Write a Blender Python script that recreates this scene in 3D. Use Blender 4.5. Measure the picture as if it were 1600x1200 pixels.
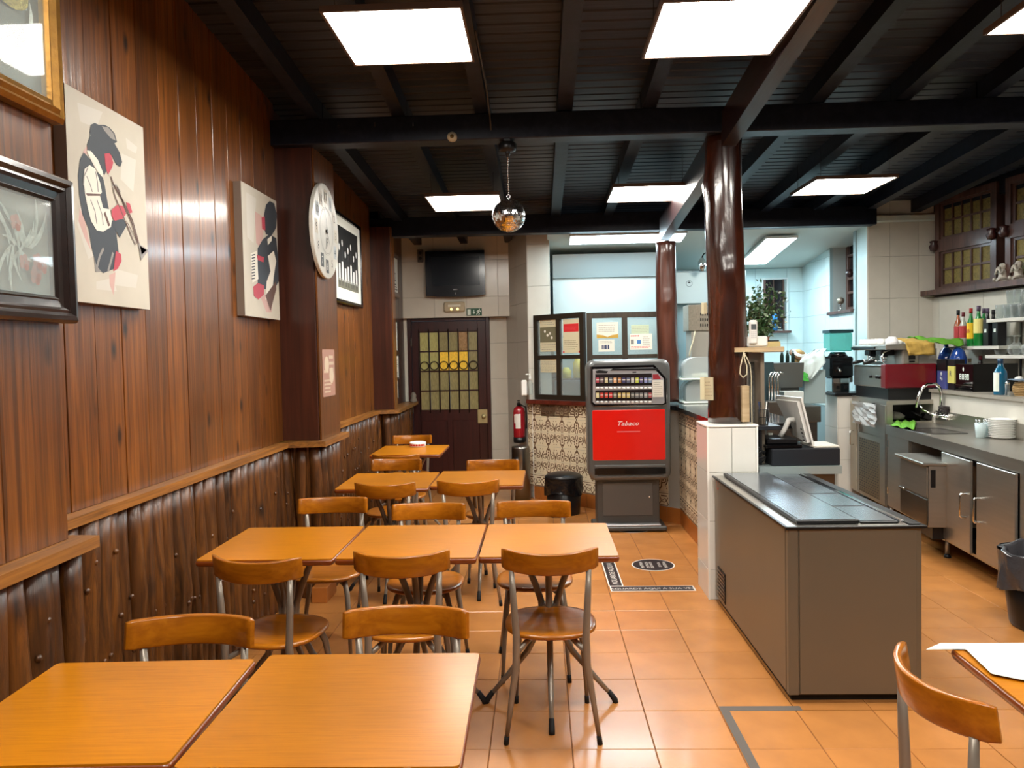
import bpy, math, random
from mathutils import Vector, Matrix
for _o in list(bpy.data.objects): bpy.data.objects.remove(_o)
R_ = random.Random(7)
scene = bpy.context.scene
COL = scene.collection
PI = math.pi

# ------------------------------------------------------------------ camera
CAM = Vector((0, 0, 1.58)); FPX = 1202.0
def _cam_axes(yaw=0.036505, pitch=0.038359, roll=-0.02):
    fw = Vector((-math.sin(yaw)*math.cos(pitch), math.cos(yaw)*math.cos(pitch), -math.sin(pitch)))
    r = fw.cross(Vector((0, 0, 1))).normalized(); u = r.cross(fw)
    c, s = math.cos(roll), math.sin(roll)
    return fw, c*r + s*u, -s*r + c*u
FW, RT, UP = _cam_axes()
cd = bpy.data.cameras.new('camera'); cam = bpy.data.objects.new('camera', cd); COL.objects.link(cam)
cd.sensor_width = 36.0; cd.lens = 36.0*FPX/1600.0; cd.clip_start = 0.05; cd.clip_end = 60
m = Matrix((RT, UP, -FW)).transposed().to_4x4(); m.translation = CAM
cam.matrix_world = m
scene.camera = cam
# a measured point of the photograph -> metres in the room, on a known plane
def ray(px, py): return FW + RT*((px-800)/FPX) - UP*((py-600)/FPX)
def AZ(px, py, z): d = ray(px, py); return CAM + d*((z-CAM.z)/d.z)
def AY(px, py, y): d = ray(px, py); return CAM + d*(y/d.y)
def AX(px, py, x): d = ray(px, py); return CAM + d*(x/d.x)
def AP(px, py, P, n): d = ray(px, py); return CAM + d*(((Vector(P)-CAM).dot(n))/d.dot(n))

# ------------------------------------------------------------------ world and exposure
w = bpy.data.worlds.new('world'); scene.world = w; w.use_nodes = True
w.node_tree.nodes['Background'].inputs[0].default_value = (0.30, 0.36, 0.45, 1)
w.node_tree.nodes['Background'].inputs[1].default_value = 0.15
vs = scene.view_settings
scene.display_settings.display_device = 'sRGB'
vs.view_transform = 'Standard'; vs.look = 'None'; vs.gamma = 1; vs.use_curve_mapping = False
vs.exposure = 1.42
PANEL_POWER = 17.0       # radiance of the ceiling panels
KITCHEN_POWER = 16.0

# ------------------------------------------------------------------ materials
def s2l(c):
    return tuple(((x/255.0)/12.92 if x/255.0 <= 0.04045 else ((x/255.0+0.055)/1.055)**2.4) for x in c) + (1,)
MATS = {}
def nodes_of(name):
    m = bpy.data.materials.new(name); m.use_nodes = True
    nt = m.node_tree; b = nt.nodes['Principled BSDF']
    return m, nt, b
def M(name, rgb=(200, 200, 200), rough=0.5, metal=0.0, coat=0.0, var=0.0, scale=(8, 8, 8), bump=0.0, bscale=40, emit=0, alpha=1, trans=0, ior=1.45, spec=0.5, rnd=0.0, aniso=0):
    if name in MATS: return MATS[name]
    m, nt, b = nodes_of(name)
    c = s2l(rgb)
    b.inputs['Base Color'].default_value = c
    b.inputs['Roughness'].default_value = rough
    b.inputs['Metallic'].default_value = metal
    b.inputs['Coat Weight'].default_value = coat
    b.inputs['Coat Roughness'].default_value = 0.12
    b.inputs['Specular IOR Level'].default_value = spec
    b.inputs['Transmission Weight'].default_value = trans
    b.inputs['IOR'].default_value = ior
    b.inputs['Alpha'].default_value = alpha
    if aniso: b.inputs['Anisotropic'].default_value = aniso
    if emit:
        b.inputs['Emission Color'].default_value = c; b.inputs['Emission Strength'].default_value = emit
    N, L = nt.nodes, nt.links
    if var or bump or rnd:
        tc = N.new('ShaderNodeTexCoord'); mp = N.new('ShaderNodeMapping'); mp.inputs['Scale'].default_value = scale
        L.new(tc.outputs['Object'], mp.inputs[0])
        oi = N.new('ShaderNodeObjectInfo')
        if var or rnd:
            nz = N.new('ShaderNodeTexNoise'); nz.inputs['Scale'].default_value = 1; nz.inputs['Detail'].default_value = 5
            L.new(mp.outputs[0], nz.inputs['Vector'])
            mr = N.new('ShaderNodeMapRange'); mr.inputs['From Min'].default_value = .3; mr.inputs['From Max'].default_value = .7
            mr.inputs['To Min'].default_value = 1-var; mr.inputs['To Max'].default_value = 1+var
            L.new(nz.outputs['Fac'], mr.inputs['Value'])
            mr2 = N.new('ShaderNodeMapRange'); mr2.inputs['To Min'].default_value = 1-rnd; mr2.inputs['To Max'].default_value = 1+rnd
            L.new(oi.outputs['Random'], mr2.inputs['Value'])
            mu = N.new('ShaderNodeMath'); mu.operation = 'MULTIPLY'; L.new(mr.outputs[0], mu.inputs[0]); L.new(mr2.outputs[0], mu.inputs[1])
            vm = N.new('ShaderNodeVectorMath'); vm.operation = 'SCALE'; vm.inputs[0].default_value = c[:3]
            L.new(mu.outputs[0], vm.inputs['Scale']); L.new(vm.outputs[0], b.inputs['Base Color'])
        if bump:
            n2 = N.new('ShaderNodeTexNoise'); n2.inputs['Scale'].default_value = bscale; n2.inputs['Detail'].default_value = 4
            L.new(mp.outputs[0] if bscale < 5 else tc.outputs['Object'], n2.inputs['Vector'])
            bp = N.new('ShaderNodeBump'); bp.inputs['Strength'].default_value = bump; bp.inputs['Distance'].default_value = 0.01
            L.new(n2.outputs['Fac'], bp.inputs['Height']); L.new(bp.outputs[0], b.inputs['Normal'])
    MATS[name] = m
    return m
def wood(name, dark, mid, light, grain=(3, 3, 40), rough=0.3, coat=0.5, knots=0.0, rnd=0.15, bump=0.15, warp=0.6, crough=0.15, spec=.5, kscale=None):
    """grain: mapping scale; the SMALL number is the axis the grain runs along"""
    if name in MATS: return MATS[name]
    m, nt, b = nodes_of(name); N, L = nt.nodes, nt.links
    tc = N.new('ShaderNodeTexCoord'); oi = N.new('ShaderNodeObjectInfo')
    add = N.new('ShaderNodeVectorMath'); add.operation = 'ADD'
    sc = N.new('ShaderNodeVectorMath'); sc.operation = 'SCALE'; sc.inputs[0].default_value = (7.1, 3.3, 11.7)
    L.new(oi.outputs['Random'], sc.inputs['Scale'])
    L.new(tc.outputs['Object'], add.inputs[0]); L.new(sc.outputs[0], add.inputs[1])
    mp = N.new('ShaderNodeMapping'); mp.inputs['Scale'].default_value = grain
    L.new(add.outputs[0], mp.inputs[0])
    nz = N.new('ShaderNodeTexNoise'); nz.inputs['Scale'].default_value = 1; nz.inputs['Detail'].default_value = 7; nz.inputs['Distortion'].default_value = warp
    nz.inputs['Roughness'].default_value = .62
    L.new(mp.outputs[0], nz.inputs['Vector'])
    cr = N.new('ShaderNodeValToRGB'); e = cr.color_ramp.elements
    e[0].position = .28; e[0].color = s2l(dark); e[1].position = .72; e[1].color = s2l(light)
    k = e.new(.5); k.color = s2l(mid)
    L.new(nz.outputs['Fac'], cr.inputs[0])
    mr2 = N.new('ShaderNodeMapRange'); mr2.inputs['To Min'].default_value = 1-rnd; mr2.inputs['To Max'].default_value = 1+rnd
    L.new(oi.outputs['Random'], mr2.inputs['Value'])
    big = N.new('ShaderNodeTexNoise'); big.inputs['Scale'].default_value = 1.7; L.new(add.outputs[0], big.inputs['Vector'])
    mr3 = N.new('ShaderNodeMapRange'); mr3.inputs['From Min'].default_value = .3; mr3.inputs['From Max'].default_value = .7; mr3.inputs['To Min'].default_value = .82; mr3.inputs['To Max'].default_value = 1.15
    L.new(big.outputs['Fac'], mr3.inputs['Value'])
    mm = N.new('ShaderNodeMath'); mm.operation = 'MULTIPLY'; L.new(mr2.outputs[0], mm.inputs[0]); L.new(mr3.outputs[0], mm.inputs[1])
    vm = N.new('ShaderNodeVectorMath'); vm.operation = 'SCALE'; L.new(cr.outputs[0], vm.inputs[0]); L.new(mm.outputs[0], vm.inputs['Scale'])
    out = vm.outputs[0]
    if knots:
        mk = N.new('ShaderNodeMapping'); mk.inputs['Scale'].default_value = kscale or tuple(max(1.2, g*.14) if g > 6 else g*.9 for g in grain)
        L.new(add.outputs[0], mk.inputs[0])
        vo = N.new('ShaderNodeTexVoronoi'); vo.inputs['Scale'].default_value = 1.1
        L.new(mk.outputs[0], vo.inputs['Vector'])
        kr = N.new('ShaderNodeMapRange'); kr.inputs['From Min'].default_value = .06; kr.inputs['From Max'].default_value = .20
        L.new(vo.outputs['Distance'], kr.inputs['Value'])
        mx = N.new('ShaderNodeMix'); mx.data_type = 'RGBA'
        kd = N.new('ShaderNodeMath'); kd.operation = 'SUBTRACT'; kd.inputs[0].default_value = 1; L.new(kr.outputs[0], kd.inputs[1])
        kk = N.new('ShaderNodeMath'); kk.operation = 'MULTIPLY'; kk.inputs[1].default_value = knots; L.new(kd.outputs[0], kk.inputs[0])
        L.new(kk.outputs[0], mx.inputs[0]); L.new(out, mx.inputs[6]); mx.inputs[7].default_value = s2l((20, 10, 6))
        out = mx.outputs[2]
    L.new(out, b.inputs['Base Color'])
    b.inputs['Roughness'].default_value = rough; b.inputs['Coat Weight'].default_value = coat; b.inputs['Coat Roughness'].default_value = crough
    b.inputs['Specular IOR Level'].default_value = spec
    if bump:
        bp = N.new('ShaderNodeBump'); bp.inputs['Strength'].default_value = bump; bp.inputs['Distance'].default_value = 0.004
        L.new(nz.outputs['Fac'], bp.inputs['Height']); L.new(bp.outputs[0], b.inputs['Normal'])
        L.new(bp.outputs[0], b.inputs['Coat Normal'])
    MATS[name] = m
    return m

BOARD = wood('board_wood', (66, 35, 10), (110, 62, 19), (142, 84, 28), (40, 52, 1.5), rough=.36, coat=.38, knots=.95, rnd=.18, bump=.3, crough=.12, spec=.4, kscale=(.5, 7, 3.2))
BOARD_RED = wood('red_board_wood', (42, 19, 11), (62, 28, 17), (78, 38, 22), (22, 22, 1.2), rough=.36, coat=.25, rnd=.12, crough=.2)
LOG = wood('log_wood', (34, 17, 5), (82, 46, 14), (120, 72, 24), (26, 26, 3.0), rough=.42, coat=.3, knots=.8, rnd=.3, bump=.8, warp=1.4)
RAIL = wood('rail_wood', (94, 58, 22), (138, 88, 34), (168, 112, 46), (30, 2, 60), rough=.45, coat=.15, rnd=.08)
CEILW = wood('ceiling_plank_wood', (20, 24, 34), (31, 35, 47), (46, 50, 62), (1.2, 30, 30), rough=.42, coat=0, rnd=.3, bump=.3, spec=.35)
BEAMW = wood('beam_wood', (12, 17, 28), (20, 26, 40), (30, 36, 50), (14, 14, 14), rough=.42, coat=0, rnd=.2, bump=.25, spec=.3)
POSTR = wood('slim_post_wood', (40, 20, 15), (64, 32, 22), (84, 44, 30), (9, 9, 1.3), rough=.3, coat=.5, knots=.5, rnd=.1, bump=.6)
BEAMR = wood('warm_beam_wood', (30, 22, 24), (44, 30, 31), (58, 40, 38), (14, 1.4, 14), rough=.3, coat=.6, rnd=.1, bump=.3)
POSTW = wood('post_wood', (24, 10, 7), (52, 22, 12), (84, 40, 22), (9, 9, 1.3), rough=.22, coat=.9, knots=.7, rnd=.1, bump=.9, warp=1.3, crough=.08)
TABLEW = wood('table_wood', (166, 98, 2), (182, 111, 4), (190, 118, 7), (7.0, 150, 60), rough=.34, coat=.12, spec=.3, rnd=.06, bump=.04, warp=.4, crough=.16)
TEDGE = wood('table_edge_wood', (92, 38, 8), (120, 54, 12), (140, 66, 16), (4, 4, 30), rough=.3, coat=.4, rnd=.05, bump=.03)
CHAIRW = wood('chair_wood', (136, 74, 6), (160, 92, 10), (178, 108, 16), (5, 40, 40), rough=.28, coat=.3, spec=.35, rnd=.08, bump=.03, warp=.4, crough=.1)
DOORW = wood('door_wood', (36, 10, 10), (54, 18, 16), (66, 24, 20), (26, 26, 1.4), rough=.35, coat=.35, rnd=.04)
WINW = wood('window_wood', (58, 38, 34), (84, 58, 50), (104, 72, 60), (20, 20, 4), rough=.45, coat=.2, rnd=.05)
PANELW = wood('notice_panel_wood', (34, 26, 14), (48, 38, 24), (60, 48, 30), (30, 30, 2), rough=.5, coat=.05, rnd=.05)
PALEW = wood('pale_wood', (158, 134, 98), (182, 158, 122), (200, 178, 144), (2, 30, 30), rough=.5, coat=.1, rnd=.05)
MAHOG = wood('mahogany', (60, 20, 14), (96, 36, 24), (120, 50, 34), (2, 30, 30), rough=.3, coat=.5)
FRAMED = wood('dark_frame_wood', (20, 12, 9), (34, 20, 16), (44, 26, 20), (20, 20, 20), rough=.28, coat=.6)
TILEF = M('floor_tile_glaze', (182, 121, 64), rough=.27, var=.10, scale=(5, 5, 5), rnd=.07, bump=.06, bscale=30, coat=.15)
GROUT = M('floor_grout', (112, 68, 34), rough=.8)
TILEW = M('wall_tile_glaze', (206, 202, 190), rough=.14, var=.03, scale=(6, 6, 6), rnd=.02, bump=.03, bscale=6)
TILEG = M('grey_wall_tile_glaze', (212, 206, 192), rough=.2, var=.03, scale=(6, 6, 6), rnd=.02)
TILEK = M('kitchen_tile_glaze', (206, 226, 226), rough=.16, rnd=.015, var=.02)
GROUTW = M('wall_grout', (160, 156, 146), rough=.8)
GROUTK = M('kitchen_grout', (150, 172, 174), rough=.8)
TILEC = M('counter_tile_cream', (226, 212, 182), rough=.2, var=.03)
TILEB = M('counter_tile_brown', (112, 86, 66), rough=.25)
BASET = M('baseboard_tile', (168, 100, 44), rough=.3, var=.08, rnd=.05)
WHITE = M('white_paint', (232, 232, 228), rough=.6)
PLASTER = M('kitchen_ceiling_paint', (206, 214, 208), rough=.7)
STEEL = M('brushed_steel', (184, 180, 172), rough=.33, metal=.92, var=.05, scale=(2, 2, 40))
STEELD = M('dark_steel', (126, 124, 120), rough=.3, metal=1, var=.05, scale=(2, 2, 40))
STEELB = M('bright_hood_steel', (176, 192, 194), rough=.36, metal=.6)
CHROME = M('chrome', (225, 225, 225), rough=.08, metal=1)
TUBE = M('grey_tube_paint', (140, 130, 118), rough=.32, metal=.35)
BLACK = M('black_plastic', (18, 18, 20), rough=.35)
BLACKG = M('black_gloss', (10, 10, 12), rough=.12)
RUBBER = M('black_rubber', (14, 13, 13), rough=.7)
PAPER = M('paper', (226, 222, 210), rough=.7)
INK = M('ink', (60, 60, 64), rough=.7)
def glassy(name, rgb, rough=.02, alpha=.25, edge=.3):
    """clear sheet or vessel: mostly see-through with a glossy face"""
    if name in MATS: return MATS[name]
    m, nt, b = nodes_of(name); N, L = nt.nodes, nt.links
    tr = N.new('ShaderNodeBsdfTransparent'); tr.inputs[0].default_value = s2l(rgb)
    b.inputs['Base Color'].default_value = s2l(rgb); b.inputs['Roughness'].default_value = rough
    mx = N.new('ShaderNodeMixShader'); mx.inputs[0].default_value = alpha
    lw = N.new('ShaderNodeLayerWeight'); lw.inputs[0].default_value = .35
    ma = N.new('ShaderNodeMath'); ma.operation = 'MULTIPLY_ADD'; ma.inputs[1].default_value = edge; ma.inputs[2].default_value = alpha; ma.use_clamp = True
    L.new(lw.outputs['Facing'], ma.inputs[0]); L.new(ma.outputs[0], mx.inputs[0])
    L.new(tr.outputs[0], mx.inputs[1]); L.new(b.outputs[0], mx.inputs[2])
    L.new(mx.outputs[0], N['Material Output'].inputs[0])
    MATS[name] = m
    return m
GLASS = glassy('clear_glass', (238, 244, 244), .03, .10, .25)
GLASSK = glassy('drinking_glass', (240, 244, 244), .05, .04, .4)

# ------------------------------------------------------------------ mesh building
class MB:
    def __init__(s, mat=None): s.v = []; s.f = []; s.mi = []; s.sm = []; s.mats = []; s.cur = mat
    def slot(s, mat):
        mat = mat or s.cur
        if mat not in s.mats: s.mats.append(mat)
        return s.mats.index(mat)
    def add(s, vs, fs, mat=None, smooth=False, T=None):
        k = len(s.v); i = s.slot(mat)
        s.v += [tuple(T @ Vector(q)) for q in vs] if T is not None else [tuple(q) for q in vs]
        for f in fs: s.f.append(tuple(k+j for j in f)); s.mi.append(i); s.sm.append(smooth)
        return s
    def box(s, x0, x1, y0, y1, z0, z1, mat=None, ch=0.0, T=None):
        if x0 > x1: x0, x1 = x1, x0
        if y0 > y1: y0, y1 = y1, y0
        if z0 > z1: z0, z1 = z1, z0
        if not ch:
            vs = [(x, y, z) for z in (z0, z1) for y in (y0, y1) for x in (x0, x1)]
            return s.add(vs, [(0, 2, 3, 1), (4, 5, 7, 6), (0, 1, 5, 4), (2, 6, 7, 3), (0, 4, 6, 2), (1, 3, 7, 5)], mat, False, T)
        ch = min(ch, (x1-x0)*.45, (y1-y0)*.45, (z1-z0)*.45)
        vs = []; idx = {}
        lo = (x0, y0, z0); hi = (x1, y1, z1)
        for cx in (0, 1):
            for cy in (0, 1):
                for cz in (0, 1):
                    c = (cx, cy, cz)
                    for ax in range(3):
                        p = []
                        for a in range(3):
                            e = hi[a] if c[a] else lo[a]
                            if a != ax: e += -ch if c[a] else ch
                            p.append(e)
                        idx[(c, ax)] = len(vs); vs.append(tuple(p))
        fs = []
        def orient(f, n):
            a, b, c = (Vector(vs[f[i]]) for i in range(3))
            return f if (b-a).cross(c-b).dot(n) > 0 else tuple(reversed(f))
        for ax in range(3):
            o = [a for a in range(3) if a != ax]
            for sd in (0, 1):
                q = []
                for (i, j) in ((0, 0), (1, 0), (1, 1), (0, 1)):
                    c = [0, 0, 0]; c[ax] = sd; c[o[0]] = i; c[o[1]] = j; q.append(idx[(tuple(c), ax)])
                n = Vector((0, 0, 0)); n[ax] = 1 if sd else -1
                fs.append(orient(tuple(q), n))
        for ax in range(3):
            o = [a for a in range(3) if a != ax]
            for i in (0, 1):
                for j in (0, 1):
                    c0 = [0, 0, 0]; c1 = [0, 0, 0]; c0[o[0]] = c1[o[0]] = i; c0[o[1]] = c1[o[1]] = j; c1[ax] = 1
                    c0 = tuple(c0); c1 = tuple(c1)
                    n = Vector((0, 0, 0)); n[o[0]] = 1 if i else -1; n[o[1]] = 1 if j else -1
                    fs.append(orient((idx[(c0, o[0])], idx[(c1, o[0])], idx[(c1, o[1])], idx[(c0, o[1])]), n))
        for cx in (0, 1):
            for cy in (0, 1):
                for cz in (0, 1):
                    c = (cx, cy, cz); n = Vector([1 if a else -1 for a in c])
                    fs.append(orient((idx[(c, 0)], idx[(c, 1)], idx[(c, 2)]), n))
        return s.add(vs, fs, mat, False, T)
    def cbox(s, c, d, mat=None, ch=0.0, T=None):
        return s.box(c[0]-d[0]/2, c[0]+d[0]/2, c[1]-d[1]/2, c[1]+d[1]/2, c[2]-d[2]/2, c[2]+d[2]/2, mat, ch, T)
    def loft(s, rings, mat=None, smooth=True, cap=True, closed=True, T=None):
        n = len(rings[0]); vs = [p for r in rings for p in r]; fs = []
        for i in range(len(rings)-1):
            for j in range(n if closed else n-1):
                a = i*n+j; b = i*n+(j+1) % n
                fs.append((a, b, b+n, a+n))
        if cap and closed:
            k = (len(rings)-1)*n
            s.add(vs, fs, mat, smooth, T)
            base = len(s.v)-len(vs); i = s.slot(mat)
            s.f.append(tuple(base+j for j in reversed(range(n)))); s.mi.append(i); s.sm.append(False)
            s.f.append(tuple(base+k+j for j in range(n))); s.mi.append(i); s.sm.append(False)
            return s
        return s.add(vs, fs, mat, smooth, T)
    def tube(s, path, r, n=8, mat=None, cap=True, T=None, smooth=True):
        P = [Vector(p) for p in path]; k = len(P)
        rr = r if isinstance(r, (list, tuple)) else [r]*k
        rings = []; up = None
        for i in range(k):
            t = (P[min(i+1, k-1)]-P[max(i-1, 0)]).normalized()
            if up is None:
                up = Vector((0, 0, 1)) if abs(t.z) < .9 else Vector((0, 1, 0))
            a = t.cross(up)
            if a.length < 1e-6: a = t.cross(Vector((1, 0, 0)))
            a.normalize(); up = a.cross(t).normalized()
            rings.append([P[i] + (a*math.cos(2*PI*j/n) + up*math.sin(2*PI*j/n))*rr[i] for j in range(n)])
        rings = [list(reversed(q)) for q in rings]
        return s.loft(rings, mat, smooth, cap, True, T)
    def lathe(s, prof, n=24, mat=None, c=(0, 0, 0), smooth=True, cap=True, T=None, a0=0):
        rings = [[(c[0]+r*math.cos(a0+2*PI*j/n), c[1]+r*math.sin(a0+2*PI*j/n), c[2]+z) for j in range(n)] for r, z in prof]
        return s.loft(rings, mat, smooth, cap, True, T)
    def prism(s, poly, z0, z1, mat=None, T=None):
        a = sum(poly[i][0]*poly[(i+1) % len(poly)][1]-poly[(i+1) % len(poly)][0]*poly[i][1] for i in range(len(poly)))
        if a < 0: poly = list(reversed(poly))
        return s.loft([[(x, y, z0) for x, y in poly], [(x, y, z1) for x, y in poly]], mat, False, True, True, T)
    def build(s, name, parent=None, T=None, loc=None, smooth_angle=None):
        me = bpy.data.meshes.new(name)
        vs = s.v
        if T is not None: vs = [tuple(T @ Vector(q)) for q in vs]
        me.from_pydata([tuple(q) for q in vs], [], s.f)
        for m in s.mats: me.materials.append(m)
        me.polygons.foreach_set('material_index', s.mi)
        me.polygons.foreach_set('use_smooth', s.sm)
        me.update()
        return link(name, me, parent, loc)
    def bw(s, name, parent=None):
        """verts are in world metres: rebase them on the parent (or on their own base point)"""
        if parent is not None:
            return s.build(name, parent, T=wm(parent).inverted())
        xs = [q[0] for q in s.v]; ys = [q[1] for q in s.v]; zs = [q[2] for q in s.v]
        o = Vector(((min(xs)+max(xs))/2, (min(ys)+max(ys))/2, min(zs)))
        return s.build(name, None, T=Matrix.Translation(-o), loc=o)
def wm(o):
    m = Matrix.LocRotScale(o.location, o.rotation_euler, o.scale)
    return wm(o.parent) @ m if o.parent else m
def link(name, me, parent=None, loc=None):
    o = bpy.data.objects.new(name, me); COL.objects.link(o)
    if parent is not None: o.parent = parent
    if loc is not None: o.location = loc
    return o
def tag(o, label=None, cat=None, group=None, kind=None):
    if label: o['label'] = label
    if cat: o['category'] = cat
    if group: o['group'] = group
    if kind: o['kind'] = kind
    return o
def thing(name, label, cat, loc=(0, 0, 0), rz=0, group=None):
    o = bpy.data.objects.new(name, None); COL.objects.link(o)
    o.location = loc; o.rotation_euler = (0, 0, rz); o.empty_display_size = .1
    return tag(o, label, cat, group)
def struct(name, mb=None):
    if mb is None:
        o = bpy.data.objects.new(name, None); COL.objects.link(o)
    else: o = mb.bw(name)
    o['kind'] = 'structure'
    return o
def copy_tree(o, parent=None):
    c = o.copy(); COL.objects.link(c); c.parent = parent
    for ch in [q for q in bpy.data.objects if q.parent == o and q != c]: copy_tree(ch, c)
    return c
def inst(src_me, name, parent, loc, rot=None, scale=None):
    """another piece sharing a mesh; loc in world metres"""
    o = bpy.data.objects.new(name, src_me); COL.objects.link(o); o.parent = parent
    o.location = wm(parent).inverted() @ Vector(loc) if parent else loc
    if rot: o.rotation_euler = rot
    if scale: o.scale = scale
    return o
class Fr:
    """a flat frame on a surface: right R, up U, normal N towards the viewer"""
    def __init__(s, O, R, U=(0, 0, 1)):
        s.O = Vector(O); s.R = Vector(R).normalized(); s.U = Vector(U).normalized(); s.N = s.R.cross(s.U)
    def p(s, a, b, off=0): return s.O + s.R*a + s.U*b + s.N*off
    def T(s):
        m = Matrix((s.R, s.U, s.N)).transposed().to_4x4(); m.translation = s.O; return m
    def uv(s, P): d = Vector(P)-s.O; return d.dot(s.R), d.dot(s.U)
def fpoly(mb, fr, pts, mat, off=.002, th=0.0):
    a = sum(pts[i][0]*pts[(i+1) % len(pts)][1]-pts[(i+1) % len(pts)][0]*pts[i][1] for i in range(len(pts)))
    if a < 0: pts = list(reversed(pts))
    if th: mb.loft([[fr.p(x, y, off-th) for x, y in pts], [fr.p(x, y, off) for x, y in pts]], mat, False)
    else: mb.add([fr.p(x, y, off) for x, y in pts], [tuple(range(len(pts)))], mat)
    return mb
def frect(mb, fr, x0, y0, x1, y1, mat, off=.002, th=0.0): return fpoly(mb, fr, [(x0, y0), (x1, y0), (x1, y1), (x0, y1)], mat, off, th)
def rr(x0, y0, x1, y1, r, n=5):
    out = []
    for cx, cy, a in ((x1-r, y0+r, -90), (x1-r, y1-r, 0), (x0+r, y1-r, 90), (x0+r, y0+r, 180)):
        for i in range(n+1):
            t = math.radians(a+90*i/n); out.append((cx+r*math.cos(t), cy+r*math.sin(t)))
    return out
def circ(cx, cy, r, n=20, ry=None): return [(cx+r*math.cos(2*PI*i/n), cy+(ry or r)*math.sin(2*PI*i/n)) for i in range(n)]
def fribbon(mb, fr, pts, wd, mat, off=.002):
    """flat ribbon along pts"""
    P = [Vector((x, y)) for x, y in pts]; L = []; Rr = []
    for i in range(len(P)):
        t = P[min(i+1, len(P)-1)]-P[max(i-1, 0)]
        if t.length == 0: t = Vector((1, 0))
        t.normalize(); n = Vector((-t.y, t.x)); ww = (wd[i] if isinstance(wd, list) else wd)/2
        L.append(P[i]+n*ww); Rr.append(P[i]-n*ww)
    vs = [fr.p(q.x, q.y, off) for q in L]+[fr.p(q.x, q.y, off) for q in Rr]; n = len(P)
    mb.add(vs, [(n+i, n+i+1, i+1, i) for i in range(n-1)], mat)
_tc = {}
def text(mb, fr, s, x, y, h, mat, off=.003, slant=0, align='CENTER', wx=1.0):
    key = (s, slant)
    if key not in _tc:
        cu = bpy.data.curves.new('t', 'FONT'); cu.body = s; cu.size = 1; cu.shear = slant; cu.align_x = 'LEFT'; cu.resolution_u = 2
        o = bpy.data.objects.new('t', cu); COL.objects.link(o)
        bpy.context.view_layer.update()
        me = bpy.data.meshes.new_from_object(o.evaluated_get(bpy.context.evaluated_depsgraph_get()))
        _tc[key] = ([tuple(v.co) for v in me.vertices], [tuple(p.vertices) for p in me.polygons])
        bpy.data.objects.remove(o); bpy.data.curves.remove(cu); bpy.data.meshes.remove(me)
    vs, fs = _tc[key]
    if not vs: return
    x0 = min(v[0] for v in vs); x1 = max(v[0] for v in vs)
    k = h/0.72
    sx = x - (x1+x0)/2*k*wx if align == 'CENTER' else x - x0*k*wx
    mb.add([fr.p(sx+v[0]*k*wx, y+v[1]*k, off) for v in vs], fs, mat)
def scribble(mb, fr, x0, y0, x1, y1, rows, mat, off=.002, seed=1, fill=.5):
    """rows of small unreadable print"""
    q = random.Random(seed); hh = (y1-y0)/rows
    for i in range(rows):
        x = x0; y = y1-(i+.5)*hh
        lim = x1-(x1-x0)*q.random()*.3
        while x < lim:
            wd = (x1-x0)*(.05+.12*q.random())
            frect(mb, fr, x, y-hh*fill/2, min(x+wd, x1), y+hh*fill/2, mat, off); x += wd+(x1-x0)*.03
# ================================================================== room shell
XL = -1.70                       # left boarded wall
C0 = Vector((4.06, 8.1, 0)); WD = Vector((.176, -1, 0)).normalized()   # right wall: corner and direction towards the camera
def zj(y): return 3.11-.09*(y-5) if y < 5 else 3.11-.05*(y-5)          # underside of the joists
def zb(y): return 2.86-.09*(y-5)                                       # underside of the long beam

# ---- floor
fl = struct('floor', MB(GROUT).box(-1.8, 6.3, -3.0, 10.3, -.08, -.004))
TS = .33
tile_me = MB(TILEF).box(-TS/2+.0015, TS/2-.0015, -TS/2+.0015, TS/2-.0015, -.012, 0, ch=.002)
_t = tile_me.build('floor_tile'); TILE_ME = _t.data; bpy.data.objects.remove(_t)
cells = []
for i in range(-6, 19):
    for j in range(-23, 17):
        x = .266+TS*i; y = 4.835+TS*j
        if y > 10.1: continue
        d = Vector((x, y, 0))-CAM; zc = d.dot(FW)
        vis = False
        if zc > .5:
            px = 800+FPX*d.dot(RT)/zc; py = 600-FPX*d.dot(UP)/zc
            vis = -30 < px < 1630 and py < 1240
            if x < -1.35 or (1.2 < x < 1.7 and 3.5 < y < 4.9) or (x > 1.3 and y > 7) or (x > 3.2 and y < 7) or (y > 7.9): vis = False
        cells.append((0 if vis else 1, zc if vis else 0, x, y))
cells.sort()
rest = MB(TILEF)
for k, (h, zc, x, y) in enumerate(cells):
    if k < 300 and h == 0: inst(TILE_ME, 'tile', fl, (x, y, 0))
    else: rest.box(x-TS/2+.0015, x+TS/2-.0015, y-TS/2+.0015, y+TS/2-.0015, -.012, 0)
tag(rest.bw('tiles', fl), kind='stuff')

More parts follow.
